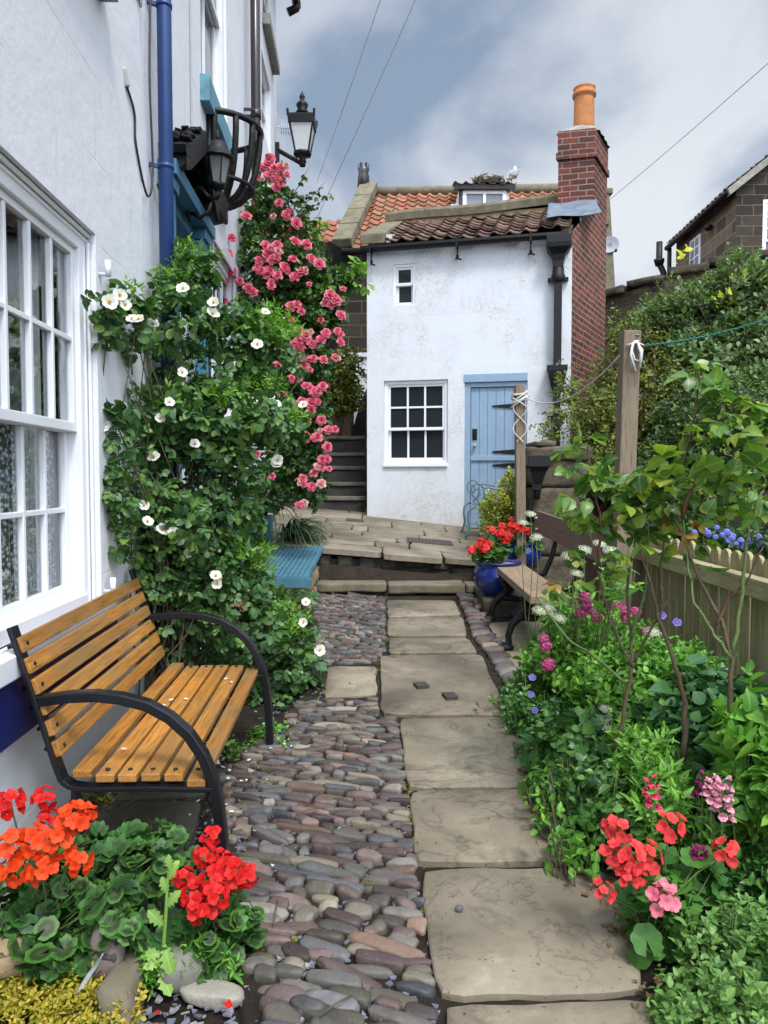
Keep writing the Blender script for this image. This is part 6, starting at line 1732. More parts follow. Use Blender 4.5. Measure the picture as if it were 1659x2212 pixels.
def place(name, parent, me, pos, face, scale=1.0, roll=0.0, label=None):
    o = bpy.data.objects.new(name, me); COL.objects.link(o); o.parent = parent
    o.location = Vector(pos) - wloc(parent)
    q = Vector(face).normalized().to_track_quat('Z', 'Y')
    o.rotation_mode = 'QUATERNION'; o.rotation_quaternion = q @ Matrix.Rotation(roll, 4, 'Z').to_quaternion(); o.scale = (scale,) * 3
    if label: o['label'] = label
    return o
# ------------------------------------------------------------------ plant materials
L_WROSE = leafmat('white_rose_leaf', [(.020, .058, .026), (.034, .092, .036), (.055, .130, .044), (.10, .20, .045)], .42, .20)
L_WYOUNG = leafmat('young_rose_leaf', [(.06, .17, .022), (.11, .26, .035), (.17, .32, .05)], .45, .30)
L_PROSE = leafmat('pink_rose_leaf', [(.014, .045, .016), (.022, .070, .020), (.040, .098, .024), (.085, .16, .03)], .4, .18)
L_YELLOWSH = leafmat('olive_leaf', [(.035, .05, .012), (.075, .10, .018), (.15, .16, .03)], .5, .2, False)
L_COTON = leafmat('cotoneaster_leaf', [(.035, .055, .015), (.065, .100, .022), (.11, .150, .030), (.18, .20, .04)], .5, .18, False)
L_OLEAR = leafmat('grey_green_leaf', [(.040, .082, .036), (.068, .125, .052), (.11, .18, .08), (.18, .25, .14)], .5, .22, False)
L_DARKSH = leafmat('dark_shrub_leaf', [(.012, .038, .014), (.022, .060, .018), (.045, .095, .024)], .42, .15, False)
L_BIGROSE = leafmat('hybrid_rose_leaf', [(.030, .085, .026), (.052, .130, .032), (.085, .185, .038), (.13, .23, .042), (.21, .26, .038)], .33, .32)
L_BRONZE = leafmat('bronze_rose_leaf', [(.12, .05, .02), (.20, .15, .03), (.24, .22, .04)], .4, .28)
L_HERB = leafmat('bright_herb_leaf', [(.036, .125, .024), (.065, .19, .032), (.105, .27, .040), (.16, .35, .055)], .45, .24)
L_HERBD = leafmat('dark_herb_leaf', [(.016, .055, .018), (.028, .088, .024), (.045, .13, .030), (.085, .20, .042)], .36, .16)
L_GLOSS = leafmat('glossy_leaf', [(.018, .062, .026), (.030, .092, .034), (.055, .14, .05)], .26, .12)
L_MINT = leafmat('catmint_leaf', [(.045, .12, .035), (.08, .18, .050), (.14, .27, .08)], .5, .22)
L_GERZ = leafmat('zonal_geranium_leaf', [(.020, .075, .018), (.032, .110, .022), (.055, .155, .028)], .5, .18, False, (.020, .016, .012))
L_GER = leafmat('geranium_leaf', [(.024, .085, .018), (.038, .125, .022), (.060, .165, .028)], .5, .2, False)
L_CLOVER = leafmat('yellow_clover_leaf', [(.16, .17, .022), (.24, .25, .03), (.34, .32, .04), (.38, .27, .05)], .5, .25, False)
L_EUON = leafmat('variegated_leaf', [(.16, .22, .03), (.32, .34, .05), (.48, .46, .10), (.10, .17, .03)], .42, .2, False)
L_STRAP = leafmat('strap_leaf', [(.010, .035, .014), (.018, .055, .018), (.045, .11, .03)], .32, .12, False)
L_POPPY = leafmat('poppy_leaf', [(.13, .26, .06), (.19, .34, .09)], .5, .28)
L_MOSS = leafmat('moss_leaf', [(.06, .08, .012), (.12, .13, .02), (.17, .16, .03)], .7, .1, False)
F_PINK = petal('pink_rose_petal', (.80, .13, .22), (.90, .32, .42), .35); F_PINKF = petal('faded_pink_petal', (.70, .33, .30), (.80, .48, .42))
F_WHITE = petal('white_rose_petal', (.78, .78, .66), (.86, .86, .80)); F_STAM = petal('yellow_stamen', (.70, .40, .03), (.8, .55, .06))
F_ORANGE = petal('orange_geranium_petal', (.72, .045, .007), (.82, .085, .010)); F_RED = petal('red_geranium_petal', (.55, .008, .008), (.68, .018, .014))
F_CORAL = petal('coral_geranium_petal', (.66, .035, .045), (.76, .075, .065)); F_PINKG = petal('pink_geranium_petal', (.80, .16, .24), (.85, .28, .34))
F_SNAPP = petal('pale_pink_snapdragon_petal', (.78, .30, .42), (.86, .50, .58)); F_SNAPM = petal('magenta_snapdragon_petal', (.24, .008, .10), (.36, .015, .15)); F_SNAPH = petal('hot_pink_snapdragon_petal', (.70, .03, .14), (.78, .09, .2))
F_VAL = petal('valerian_petal', (.45, .05, .18), (.66, .16, .34)); F_UMB = petal('umbel_petal', (.55, .60, .40), (.72, .75, .62)); F_BLUE = petal('blue_floret', (.16, .20, .62), (.32, .36, .78)); F_VIO = petal('violet_petal', (.13, .10, .48), (.24, .2, .6))
F_CALYX = simple('flower_stalk', (.10, .17, .04), .6, .2, 20)
away = lambda p, k=.55: Vector((-.15 * p.x, -1.0, k))     # blossoms lean to the open side of their wall
ROSEM = [m_rosette([F_PINK, F_CALYX], 100 + i, (1.0, .8, 1.15)[i], .046) for i in range(3)]; ROSEF = [m_rosette([F_PINKF, F_CALYX], 120, .8, .04)]
PBUD = m_bud([F_RED, F_CALYX], 5, .014); WBUD = m_bud([F_WHITE, F_CALYX], 6, .012)
WROSE = [m_single([F_WHITE, F_STAM], 130 + i, .034) for i in range(4)]
def plant(name, label, cat, loc, group=None): return thing(name, label, cat, loc, group)

# ================================================================== white rose
random.seed(31)
inwall = lambda off: (lambda q: q[0] > wallx(q[1]) + off)
WR = plant('white_rose', 'large green rose bush with single white flowers behind the slatted bench', 'rose bush', (-1.15, 4.1, .2))
wb = [B(330,1330,4.0,105,150,.22), B(480,1330,4.3,150,160,.35,1.2), B(600,1420,4.5,95,110,.25), B(300,1060,3.75,80,170,.20), B(430,1060,4.1,150,180,.32,1.2), B(500,1120,4.4,70,150,.25),
      B(330,890,3.8,120,55,.2), B(460,900,4.1,160,75,.28,1.2), B(590,910,4.5,75,60,.2), B(570,770,4.6,90,70,.22), B(500,720,4.4,90,70,.22), B(255,655,3.5,70,40,.16), B(275,720,3.6,60,50,.14), B(215,660,3.25,45,35,.10), B(190,640,3.14,28,20,.06), B(225,720,3.3,30,40,.08), B(255,930,3.38,45,70,.10), B(250,1050,3.36,40,80,.09), B(265,1170,3.42,40,70,.08), B(380,690,4.0,90,70,.2), B(420,590,4.25,55,60,.16), B(370,630,4.1,40,40,.12), B(430,800,4.2,110,50,.2,.7), B(660,1440,4.55,35,60,.14), B(560,1520,4.35,110,45,.18), B(640,1330,4.6,45,70,.16)]
inr = inwall(.02)
notbench = lambda q: inr(q) and not (q[1] < 3.66 and q[2] < 1.12)
wb += [B(340,1230,3.86,75,90,.14), B(430,1260,3.92,90,110,.14), B(380,1130,3.75,80,70,.12)]
p, o = blobpoints(wb, 4300, .5, 1); sprigs('foliage', WR, p, o, 'oval', .044, L_WROSE, 'pinnate', 5, .8, .1, .6, 1, .6, .15, notbench)
tipb = [B(420,555,4.25,55,35,.12), B(370,600,4.1,45,25,.1), B(575,700,4.5,80,40,.15), B(560,830,4.5,70,30,.15), B(600,900,4.5,70,50,.15), B(545,1210,4.5,50,60,.12), B(480,1180,4.05,90,40,.1,.5), B(610,1340,4.4,60,60,.12), B(250,620,3.6,60,15,.08,.5), B(420,860,3.95,110,30,.1,.6)]
p, o = blobpoints(tipb, 760, .6, 2); sprigs('young_foliage', WR, p, o, 'lance', .042, L_WYOUNG, 'whorl', 6, .6, .7, .5, 2, .3, 0, notbench)
tp, _ = blobpoints(wb, 90, .8, 3); tp = [t for t in tp if notbench(t)]
bs = [Vector((wallx(y) + random.uniform(.06, .22), y, GS * y)) for y in (3.75, 3.9, 4.0, 4.15, 4.3, 4.5)]
stemset('stems', WR, bs, tp, .007, .0025, STEM, 4, 5, .10)
for q in ([(252,800),(256,850),(250,700)], [(285,810),(280,760),(300,700)], [(330,850),(318,770),(340,690)], [(640,770),(640,830),(600,880)]):
    m = MB(); m.tube([P(u, v, 3.75 if u < 400 else 4.55) for u, v in q], .006, 6); m.build('cane', GSTEM, WR)
wfl = [(345,905),(333,988),(310,1092),(374,1150),(365,870),(222,920),(436,1055),(236,655),(258,640),(300,690),(395,625),(458,680),(462,655),(615,690),(573,675),(580,860),(596,875),(655,875),(470,1262),(466,1245),(475,1192),(408,1195),(350,1145),(318,1128),(265,880),(393,805),(600,995),(595,955),(598,1005),(545,865),(690,1405),(660,1302),(655,1345),(556,745),(520,1245),(505,1165),(270,660),(285,690),(330,700),(215,935),(420,960),(565,1355)]
for i, (u, v) in enumerate(wfl):
    Y = (3.2 if u < 245 else 3.45) if u < 320 and v < 760 else (3.42 if u < 250 else 3.62 if u < 330 else (3.74 if u < 420 else (3.85 if u < 520 else 4.3)))
    if v > 1180: Y = max(Y, 3.85)
    if u > 500: Y = 4.26
    Y -= .07
    c = P(u, v, Y); bud = i % 7 == 6
    place('bud' if bud else 'flower', WR, WBUD if bud else WROSE[i % 4], c, away(c, random.uniform(.3, 1.0)) + Vector((random.uniform(-.5, .7), 0, 0)), random.uniform(.78, 1.12), random.uniform(0, 6))

# ================================================================== pink climbing rose
PR = plant('pink_rose', 'tall climbing rose covered in pink double blooms on the white house', 'climbing rose', (-1.3, 7.0, .7))
pb = [B(590,420,7.6,38,55,.22), B(560,500,7.5,60,70,.22), B(630,500,7.4,40,60,.2,.7), B(580,590,7.3,90,80,.3), B(660,590,7.1,70,70,.3), B(600,690,7.2,100,90,.3), B(690,670,7.0,60,70,.25), B(560,770,7.2,70,90,.25), B(650,780,7.0,75,90,.3), B(620,880,7.0,90,80,.3), B(670,900,6.9,40,80,.2), B(630,990,6.9,65,70,.25), B(660,1050,6.9,42,55,.18), B(720,600,7.0,45,30,.12,.5), B(760,600,7.0,25,25,.1,.4), B(600,1040,7.0,40,50,.2), B(540,860,7.2,40,60,.2)]
inr2 = inwall(.03)
p, o = blobpoints(pb, 4600, .55, 11); sprigs('foliage', PR, p, o, 'oval', .050, L_PROSE, 'pinnate', 5, .8, .05, .6, 11, .35, .2, inr2)
p, o = blobpoints([B(755,595,7.0,40,30,.1), B(700,640,6.9,40,30,.1,.6), B(790,625,7.0,12,25,.05,.5), B(680,500,7.2,25,25,.1)], 40, .8, 12); sprigs('young_foliage', PR, p, o, 'ovate', .07, L_WYOUNG, 'pinnate', 5, .7, -.1, .5, 12, .3, .3)
m = MB(); random.seed(8)
tw = [[(600,470),(640,410),(668,360)], [(610,520),(660,440),(700,395)], [(620,500),(670,450),(712,425)], [(640,560),(690,500),(690,470)], [(640,600),(720,585),(775,580)], [(650,640),(720,610),(795,612)], [(600,480),(645,430),(675,425)], [(640,530),(665,490),(680,480)]]
lp = []
for q in tw:
    pts = [P(u, v, 7.15 - .05 * i) for i, (u, v) in enumerate(q)]; m.tube([pts[0], pts[0].lerp(pts[1], .55) + Vector((0, 0, .02)), pts[1], pts[2]], [.006, .005, .004, .002], 5)
    for _ in range(9): lp.append(pts[0].lerp(pts[1], random.uniform(.5, 1)) if random.random() < .4 else pts[1].lerp(pts[2], random.random()))
m.build('twigs', REDSTEM, PR)
lp = np.array([tuple(v + Vector((random.uniform(-.03, .03), random.uniform(-.03, .03), random.uniform(-.03, .03)))) for v in lp]); lo = _norm(np.random.default_rng(5).normal(size=lp.shape) + np.array([.3, -.2, .2]))
sprigs('twig_leaves', PR, lp, lo, 'ovate', .055, L_PROSE, 'pinnate', 3, .8, .0, .5, 13, .3, .2)
m = MB(); m.tube([P(523,1150,7.3), P(525,1080,7.3), P(520,1010,7.3), P(535,930,7.3), P(560,800,7.35), P(575,650,7.45), P(585,500,7.55)], [.05, .045, .04, .03, .025, .018, .01], 9); m.tube([P(525,1080,7.3), P(560,1010,7.2), P(610,950,7.1), P(640,880,7.1)], [.03, .024, .018, .01], 7); m.build('trunk', STEM, PR)
tp, _ = blobpoints(pb, 70, .8, 14); tp = [t for t in tp if inr2(t)]; stemset('stems', PR, [P(535,960,7.3), P(560,800,7.35), P(575,650,7.45), P(610,950,7.1)], tp, .008, .003, REDSTEM, 15, 4, .12)
pfl = [(575,355),(590,365),(605,360),(598,385),(612,390),(580,345),(565,360),(600,402),(583,375),(555,380),(530,462),(605,437),(618,470),(640,482),(625,455),(600,530),(575,545),(560,565),(588,560),(605,545),(580,580),(570,590),(612,575),(558,582),(592,540),(575,530),(635,520),(660,525),(690,570),(675,555),(500,510),(490,545),(490,597),(535,625),(520,610),(545,632),(482,650),(645,660),(632,665),(650,670),(640,600),(650,590),(715,635),(728,650),(712,660),(720,645),(735,682),(660,725),(645,740),(655,755),(675,740),(690,730),(705,722),(640,752),(735,735),(650,715),(700,780),(655,790),(600,787),(640,815),(665,835),(678,850),(668,870),(655,868),(690,845),(655,905),(675,885),(660,940),(685,945),(650,938),(710,925),(705,968),(695,990),(690,1005),(555,1018),(655,1040),(670,1050),(690,1045),(650,1035),(655,1088),(610,860),(585,880)]
for i, (u, v) in enumerate(pfl):
    Y = 7.14 if v < 480 else (6.78 if v < 700 else 6.63)
    if u > 680: Y -= .02
    c = P(u + random.uniform(-4, 4), v + random.uniform(-4, 4), Y); fd = v > 985 and i % 2
    place('flower', PR, ROSEF[0] if fd else ROSEM[i % 3], c, away(c, random.uniform(.1, .9)) + Vector((random.uniform(-.3, .9), 0, 0)), random.uniform(.85, 1.15) * (.8 if i % 5 == 4 else 1), random.uniform(0, 6))
random.seed(44)
for i in range(62):
    u, v = random.choice(pfl); u += random.gauss(0, 22); v += random.gauss(0, 26)
    if v < 355 or (v < 470 and not 560 < u < 625): continue
    c = P(u, v, 7.12 if v < 480 else (6.76 if v < 700 else 6.62)); place('flower', PR, ROSEM[i % 3] if i % 6 else ROSEF[0], c, away(c, random.uniform(.0, .9)) + Vector((random.uniform(-.5, .9), 0, 0)), random.uniform(.55, .9), random.uniform(0, 6))
for i in range(18):
    u, v = random.choice(pfl); c = P(u + random.uniform(-30, 30), v + random.uniform(-25, 20), 6.9); place('bud', PR, PBUD, c, (random.uniform(-.5, .5), -.3, 1), random.uniform(1, 1.5), 0)

# ================================================================== olive shrub up the stairs
OS = plant('stair_shrub', 'olive green shrub growing at the top of the dark stairs', 'shrub', (-.75, 12.6, 2.2))
p, o = blobpoints([B(740,800,12.6,52,55,.35), B(715,850,12.5,50,50,.35), B(755,860,12.5,30,40,.25,.8), B(700,790,12.6,40,40,.3), B(775,850,12.4,14,40,.1,.3)], 900, .7, 21); sprigs('foliage', OS, p, o, 'ovate', .075, L_YELLOWSH, 'pairs', 6, .7, .2, .6, 21)
tp, _ = blobpoints([B(740,820,12.5,45,55,.3)], 16, .9, 22); stemset('stems', OS, [(-.75, 12.6, 2.2)], list(tp), .022, .006, STEM, 22)
# ================================================================== strap leaved clumps by the planter
def straps(name, label, base, n, L, seed, az0, az1, el, spread, loc):
    t = plant(name, label, 'plant', loc); r = random.Random(seed); m = MB()
    for i in range(n):
        az = r.uniform(az0, az1); e = r.uniform(*el); Ln = L * r.uniform(.65, 1.1); w_ = r.uniform(.010, .016); b = Vector(base) + Vector((r.uniform(-spread, spread), r.uniform(-spread, spread), 0))
        dxy = Vector((math.cos(az), math.sin(az), 0)); sd = Vector((-math.sin(az), math.cos(az), 0)); pts = []; k = 9; pos = b.copy(); ang = e; vs = []; fs = []
        for j in range(k + 1):
            q = j / k; ww = w_ * (1 - q ** 2.2) + .0008
            up = (dxy * -math.sin(ang) + Vector((0, 0, math.cos(ang))))
            vs += [pos - sd * ww + up * ww * .5, pos, pos + sd * ww + up * ww * .5]
            pos = pos + (dxy * math.cos(ang) + Vector((0, 0, math.sin(ang)))) * Ln / k; ang -= r.uniform(.10, .26) * (1 + q)
        for j in range(k):
            for c_ in (0, 1): fs.append((j*3 + c_, j*3 + c_ + 1, j*3 + c_ + 4, j*3 + c_ + 3))
        m.add(vs, fs, 0, True)
    m.build('leaves', L_STRAP, t); return t
straps('strap_plant', 'dark strappy leaved plant growing in the teal planter', (-1.32, 7.95, 1.08), 90, .78, 3, -1.9, 2.2, (.75, 1.5), .05, (-1.32, 7.95, 1.1))
straps('strap_plant', 'arching grassy clump with long dark leaves on the terrace edge', (-1.04, 8.0, .86), 100, .62, 4, -1.6, 1.2, (.35, 1.25), .07, (-1.04, 8.0, .86))

# ================================================================== shrubs on the bank to the right
CO_ = plant('cotoneaster', 'wiry brownish green small leaved shrub spreading against the brick flank', 'shrub', (2.9, 8.8, .9))
cb = [B(1330,930,8.7,100,130,.5), B(1300,840,9.0,35,80,.3,.5), B(1300,930,8.5,70,90,.4,.8), B(1390,800,8.9,90,120,.5), B(1440,900,8.4,100,130,.5), B(1360,740,9.1,45,60,.3,.6), B(1480,820,8.6,80,100,.4), B(1215,900,8.3,50,90,.2,.30), B(1230,830,8.3,40,50,.2,.25), B(1180,930,8.2,30,50,.12,.2), B(1330,1010,8.2,110,70,.4), B(1440,700,9.0,70,60,.3,.6), B(1325,690,9.3,20,40,.1,.3)]
p, o = blobpoints(cb, 6200, .6, 31); sprigs('foliage', CO_, p, o, 'small', .044, L_COTON, 'pairs', 6, .8, .3, .7, 31, .35)
tp, _ = blobpoints(cb, 260, .3, 32); stemset('stems', CO_, [(2.6, 8.7, .8), (2.9, 8.8, .9), (3.2, 8.7, 1.0), (2.4, 8.5, .8)], list(tp), .014, .003, REDSTEM, 32, 6, .14)
OL = plant('olearia', 'large grey green rounded shrub with upright shoots in front of the garden wall', 'shrub', (4.4, 8.9, 1.5))
ob = [B(1500,715,9.0,110,90,.6), B(1440,715,9.2,70,70,.4), B(1600,660,8.7,80,85,.5), B(1620,780,8.4,90,110,.5), B(1520,800,8.6,110,90,.5), B(1640,620,8.7,40,60,.25,.8), B(1560,650,8.8,55,50,.3), B(1395,700,9.5,45,30,.25), B(1600,890,8.0,90,90,.5), B(1690,720,8.3,70,130,.4)]
p, o = blobpoints(ob, 3000, .5, 33); sprigs('foliage', OL, p, o, 'obov', .088, L_OLEAR, 'whorl', 9, .5, .75, .4, 33, .3)
rr = np.random.default_rng(3); uu = rr.uniform(1370, 1680, 150); tops = []
for u in uu:
    vtop = np.interp(u, [1370, 1420, 1480, 1540, 1580, 1600, 1640, 1700], [668, 652, 632, 602, 568, 552, 560, 560]) + rr.uniform(-14, 50); tops.append(tuple(P(u, vtop, rr.uniform(8.4, 9.2))))
for (u, v) in ((1572,535),(1567,560),(1600,548),(1606,558),(1590,570),(1560,575),(1525,592),(1450,600),(1420,612)): tops.append(tuple(P(u, v, 8.7)))
tops = np.array(tops); sprigs('shoots', OL, tops, np.tile([0, -.1, 1.0], (len(tops), 1)), 'obov', .075, L_OLEAR, 'whorl', 8, .2, 1.0, .15, 34, .3)
stemset('stems', OL, [(4.2, 8.9, 1.4), (4.5, 8.9, 1.5), (4.7, 8.7, 1.5)], [t - np.array([0, 0, .03]) for t in tops[::2]], .016, .004, STEM, 35, 5, .06)
lb_ = np.array([tuple(P(u, v, 8.4)) for u, v in ((1572,632),(1565,640),(1580,655),(1560,655),(1590,600),(1552,640),(1575,665),(1480,540),(1470,548))]); sprigs('yellowed_leaves', OL, lb_, np.tile([0, -1.0, .3], (len(lb_), 1)), 'ovate', .09, leafmat('yellowed_leaf', [(.55, .45, .03), (.7, .6, .06)], .5, .3), 'whorl', 4, .6, .3, .5, 36)
DS = plant('dark_shrub', 'dense dark green bank shrub low behind the picket fence', 'shrub', (3.4, 7.2, 1.1))
db = [B(1560,980,7.3,130,110,.5), B(1460,1020,7.4,90,90,.4), B(1640,940,7.0,90,120,.5), B(1600,1080,6.6,110,70,.4), B(1400,1050,7.4,70,70,.3), B(1500,900,7.8,90,80,.4), B(1500,1100,6.8,90,60,.3), B(1660,1060,6.3,90,90,.4)]
p, o = blobpoints(db, 3600, .5, 37); sprigs('foliage', DS, p, o, 'ovate', .055, L_DARKSH, 'pairs', 6, .8, .3, .6, 37)
p, o = blobpoints(db, 900, .25, 38); sprigs('tip_foliage', DS, p, o, 'small', .05, L_COTON, 'pairs', 6, .8, .4, .6, 38)
tp, _ = blobpoints(db, 60, .5, 39); stemset('stems', DS, [(3.2, 7.2, .9), (3.6, 7.0, 1.0)], list(tp), .014, .004, STEM, 39)
# blue flowered plant behind the fence
HY = plant('blue_hydrangea', 'low plant with clusters of small blue flowers behind the pickets', 'flowering plant', (2.2, 4.3, .6))
hb_ = [B(1560,1170,4.6,80,50,.25), B(1640,1180,4.3,60,60,.25), B(1500,1140,4.8,50,40,.2), B(1440,1120,4.9,50,30,.2)]
p, o = blobpoints(hb_, 420, .6, 41); sprigs('foliage', HY, p, o, 'ovate', .05, L_DARKSH, 'pairs', 6, .6, .5, .5, 41)
BLU = [m_cluster([F_BLUE, F_CALYX], 60 + i, 42, .022, .011) for i in range(2)]
for i, (u, v) in enumerate(((1545,1160),(1560,1155),(1572,1168),(1580,1160),(1590,1175),(1556,1108),(1620,1170),(1632,1180),(1645,1175),(1608,1182),(1520,1145),(1528,1152),(1480,1148),(1652,1195),(1640,1160),(1570,1150),(1600,1168),(1500,1150),(1548,1140))):
    c = P(u, v, 4.25 if u > 1530 else 4.4); place('flower', HY, BLU[i % 2], c, away(c, .8), random.uniform(.55, .95), i)
stemset('stems', HY, [(2.2, 4.3, .6), (2.0, 4.5, .55)], [tuple(P(u, v + 12, 4.4)) for u, v in ((1545,1160),(1572,1168),(1590,1175),(1620,1170),(1645,1175),(1520,1145),(1480,1148))], .006, .003, GSTEM, 42)

# ================================================================== tall roses in the right bed
def tallrose(label, base, canes, leaves, seed, Y, wlab=None):
    t = plant('garden_rose', label, 'rose bush', base); r = random.Random(seed); m = MB()
    for q, r0, r1, mi in canes:
        pts = [P(u, v, y) for u, v, y in q]; k = len(pts); sm = []
        for i in range(k - 1):
            for s_ in range(4):
                a, b = pts[i], pts[i + 1]; sm.append(a.lerp(b, s_ / 4) + Vector((r.uniform(-1, 1), r.uniform(-1, 1), r.uniform(-1, 1))) * .004)
        sm.append(pts[-1]); m.tube(sm, [r0 + (r1 - r0) * i / (len(sm) - 1) for i in range(len(sm))], 7, mi)
        for i in range(2, len(sm) - 1):
            if r.random() < .8:
                d = Vector((r.uniform(-1, 1), r.uniform(-1, 1), .2)).normalized(); m.tube([sm[i], sm[i] + d * (r0 + .010)], [.003, .0004], 4, mi)
    m.build('canes', [STEM, GSTEM, REDSTEM], t)
    pp = []; oo = []
    for u, v, y, su, sv, n in leaves:
        for _ in range(n):
            q = P(u + r.gauss(0, su), v + r.gauss(0, sv), y + r.gauss(0, .07)); pp.append(tuple(q)); d = q - P(u, v + sv, y); d.y -= .02; oo.append(tuple(d.normalized()))
    pp = np.array(pp); oo = np.array(oo); k = int(len(pp) * .95)
    sprigs('foliage', t, pp[:k], oo[:k], 'broad', .060, L_BIGROSE, 'pinnate', 5, .7, .1, .45, seed, .25, .25, None, 1.0)
    sprigs('bronze_foliage', t, pp[k:], oo[k:], 'broad', .05, L_BRONZE, 'pinnate', 3, .7, .2, .5, seed + 1, .3, .25, None, .9)
    return t
b0 = Vector((.93, 2.75, .12))
tallrose('leggy rose bush in front of the tall post with large green and bronze leaves', b0,
 [([(1325,1620,2.72),(1345,1560,2.7),(1365,1440,2.7),(1362,1360,2.72),(1355,1250,2.75),(1372,1170,2.75),(1385,1100,2.75)], .009, .003, 0),
  ([(1365,1440,2.7),(1320,1340,2.7),(1290,1230,2.7),(1275,1160,2.7),(1262,1090,2.72)], .0055, .0025, 0),
  ([(1362,1380,2.7),(1390,1290,2.68),(1400,1210,2.65),(1402,1120,2.65)], .0055, .0025, 1),
  ([(1290,1230,2.7),(1300,1130,2.7),(1280,1040,2.72),(1268,960,2.72),(1272,930,2.72)], .006, .002, 2),
  ([(1355,1480,2.7),(1285,1420,2.7),(1215,1370,2.72),(1160,1290,2.75)], .006, .003, 1),
  ([(1370,1430,2.7),(1400,1370,2.66),(1440,1300,2.62)], .006, .003, 0)],
 [(1290,1120,2.7,36,28,9), (1245,1100,2.72,18,16,3), (1400,1070,2.65,42,30,13), (1370,1130,2.7,40,28,12), (1340,1040,2.7,42,26,9), (1440,1040,2.65,30,28,9), (1300,1020,2.72,30,26,6), (1240,1010,2.75,18,16,3), (1240,965,2.75,32,15,6), (1245,1200,2.7,22,26,4), (1420,1160,2.66,40,30,7), (1330,1200,2.7,30,30,4), (1185,1280,2.75,10,18,2), (1460,1110,2.62,20,22,4)], 51, 2.7)
b1 = Vector((1.15, 2.45, .12))
tallrose('leggy rose bush against the pickets with long bare thorny canes', b1,
 [([(1478,1640,2.6),(1480,1520,2.6),(1460,1440,2.6),(1420,1330,2.62),(1400,1240,2.62),(1382,1180,2.64)], .011, .003, 0),
  ([(1425,1345,2.62),(1432,1280,2.62),(1425,1220,2.64),(1440,1140,2.64)], .006, .0028, 0),
  ([(1580,1700,2.4),(1578,1560,2.42),(1580,1420,2.42),(1560,1340,2.45),(1510,1250,2.5),(1470,1150,2.52),(1450,1090,2.55)], .010, .003, 0),
  ([(1575,1420,2.42),(1535,1360,2.45),(1500,1300,2.46),(1485,1210,2.5),(1475,1120,2.52)], .006, .0028, 1),
  ([(1580,1420,2.42),(1600,1310,2.42),(1610,1200,2.42),(1620,1100,2.42),(1650,1060,2.42)], .008, .003, 1),
  ([(1545,1350,2.45),(1570,1300,2.45),(1610,1260,2.42),(1650,1180,2.4)], .006, .002, 2),
  ([(1450,1090,2.55),(1475,1000,2.55),(1500,900,2.55),(1512,830,2.55),(1510,800,2.55)], .006, .002, 2),
  ([(1470,1120,2.52),(1510,1020,2.5),(1555,940,2.48),(1565,880,2.48)], .006, .002, 2)],
 [(1510,800,2.55,20,12,3), (1580,870,2.5,32,28,9), (1535,950,2.5,34,30,9), (1630,930,2.45,28,28,9), (1500,1040,2.5,36,26,7), (1600,1030,2.45,36,24,9), (1640,880,2.45,15,22,4), (1560,1090,2.48,34,22,6), (1480,960,2.55,22,25,3), (1650,1090,2.42,15,20,4), (1500,1180,2.5,26,24,4), (1530,840,2.55,22,12,3), (1470,1140,2.5,24,18,4)], 57, 2.5)

# ================================================================== mixed bed on the right
VAL = [m_cluster([F_VAL, F_CALYX], 70 + i, 60, .026, .0085, .8) for i in range(2)]; UMB = [m_cluster([F_UMB, F_CALYX], 74 + i, 85, .036, .0055, .35) for i in range(2)]; VIO = m_single([F_VIO, F_UMB], 80, .018)
def clump(name, label, base, blobs, n, kind, size, mat, style, k, seed, outw=.7, upw=.6, jit=.5, nst=40, stm=None, keep=None, droop=.1, shell=.6, cat='plant', group=None):
    t = plant(name, label, cat, base, group); p, o = blobpoints(blobs, n, shell, seed)
    g = [q[2] > gz(q[0], q[1]) + .015 and not (q[0] > 1.60 and q[2] < 1.15) and (keep is None or keep(q)) for q in p]; p, o = p[g], o[g]
    rx_ = np.random.default_rng(seed + 7); ex = p[rx_.choice(len(p), min(len(p), 16))] + np.stack([rx_.normal(0, .03, min(len(p), 16)), rx_.normal(0, .03, min(len(p), 16)), rx_.uniform(.02, .12, min(len(p), 16))], 1)
    ex = ex[ex[:, 0] < 1.55] if (ex[:, 0] < 1.55).sum() > 10 else ex
    p = np.concatenate([p, ex]); o = np.concatenate([o, np.tile([0, 0, 1.0], (len(ex), 1))])
    sprigs('foliage', t, p, o, kind, size, mat, style, k, outw, upw, jit, seed, .35, droop)
    b = Vector(base); tip = np.concatenate([p[::max(1, len(p) // nst)], ex])
    stemset('stems', t, lambda q: Vector((q.x * .6 + b.x * .4, q.y * .6 + b.y * .4, gz(q.x * .6 + b.x * .4, q.y * .6 + b.y * .4))), list(tip), .0035, .0016, stm or GSTEM, seed, 4, .05)
    return t
def Bp(u, v, Y): q = P(u, v, Y); return (q.x, q.y, gz(q.x, q.y))
t = clump('valerian', 'leafy light green plant with pink clusters beside the near end of the plank bench', Bp(1260,1420,4.1), [B(1230,1420,4.1,95,70,.3), B(1300,1380,4.1,80,70,.3), B(1180,1440,4.2,50,60,.2), B(1350,1400,3.9,80,60,.3)], 900, 'ovate', .050, L_HERB, 'pairs', 8, 81)
for i, (u, v) in enumerate(((1265,1292),(1330,1310),(1372,1322),(1265,1305),(1272,1318),(1350,1335),(1185,1435),(1175,1380),(1255,1325),(1345,1318),(1180,1440),(1178,1395),(1395,1365),(1290,1335))):
    c = P(u, v, 3.85); place('flower', t, VAL[i % 2], c, away(c, 1.5), random.uniform(.85, 1.3), i)
stemset('flower_stems', t, lambda q: Vector((q.x + .03, q.y + .05, gz(q.x, q.y) + .2)), [tuple(P(u, v + 10, 3.86)) for u, v in ((1265,1300),(1330,1315),(1372,1330),(1350,1335),(1185,1440),(1175,1395))], .003, .002, GSTEM, 82)
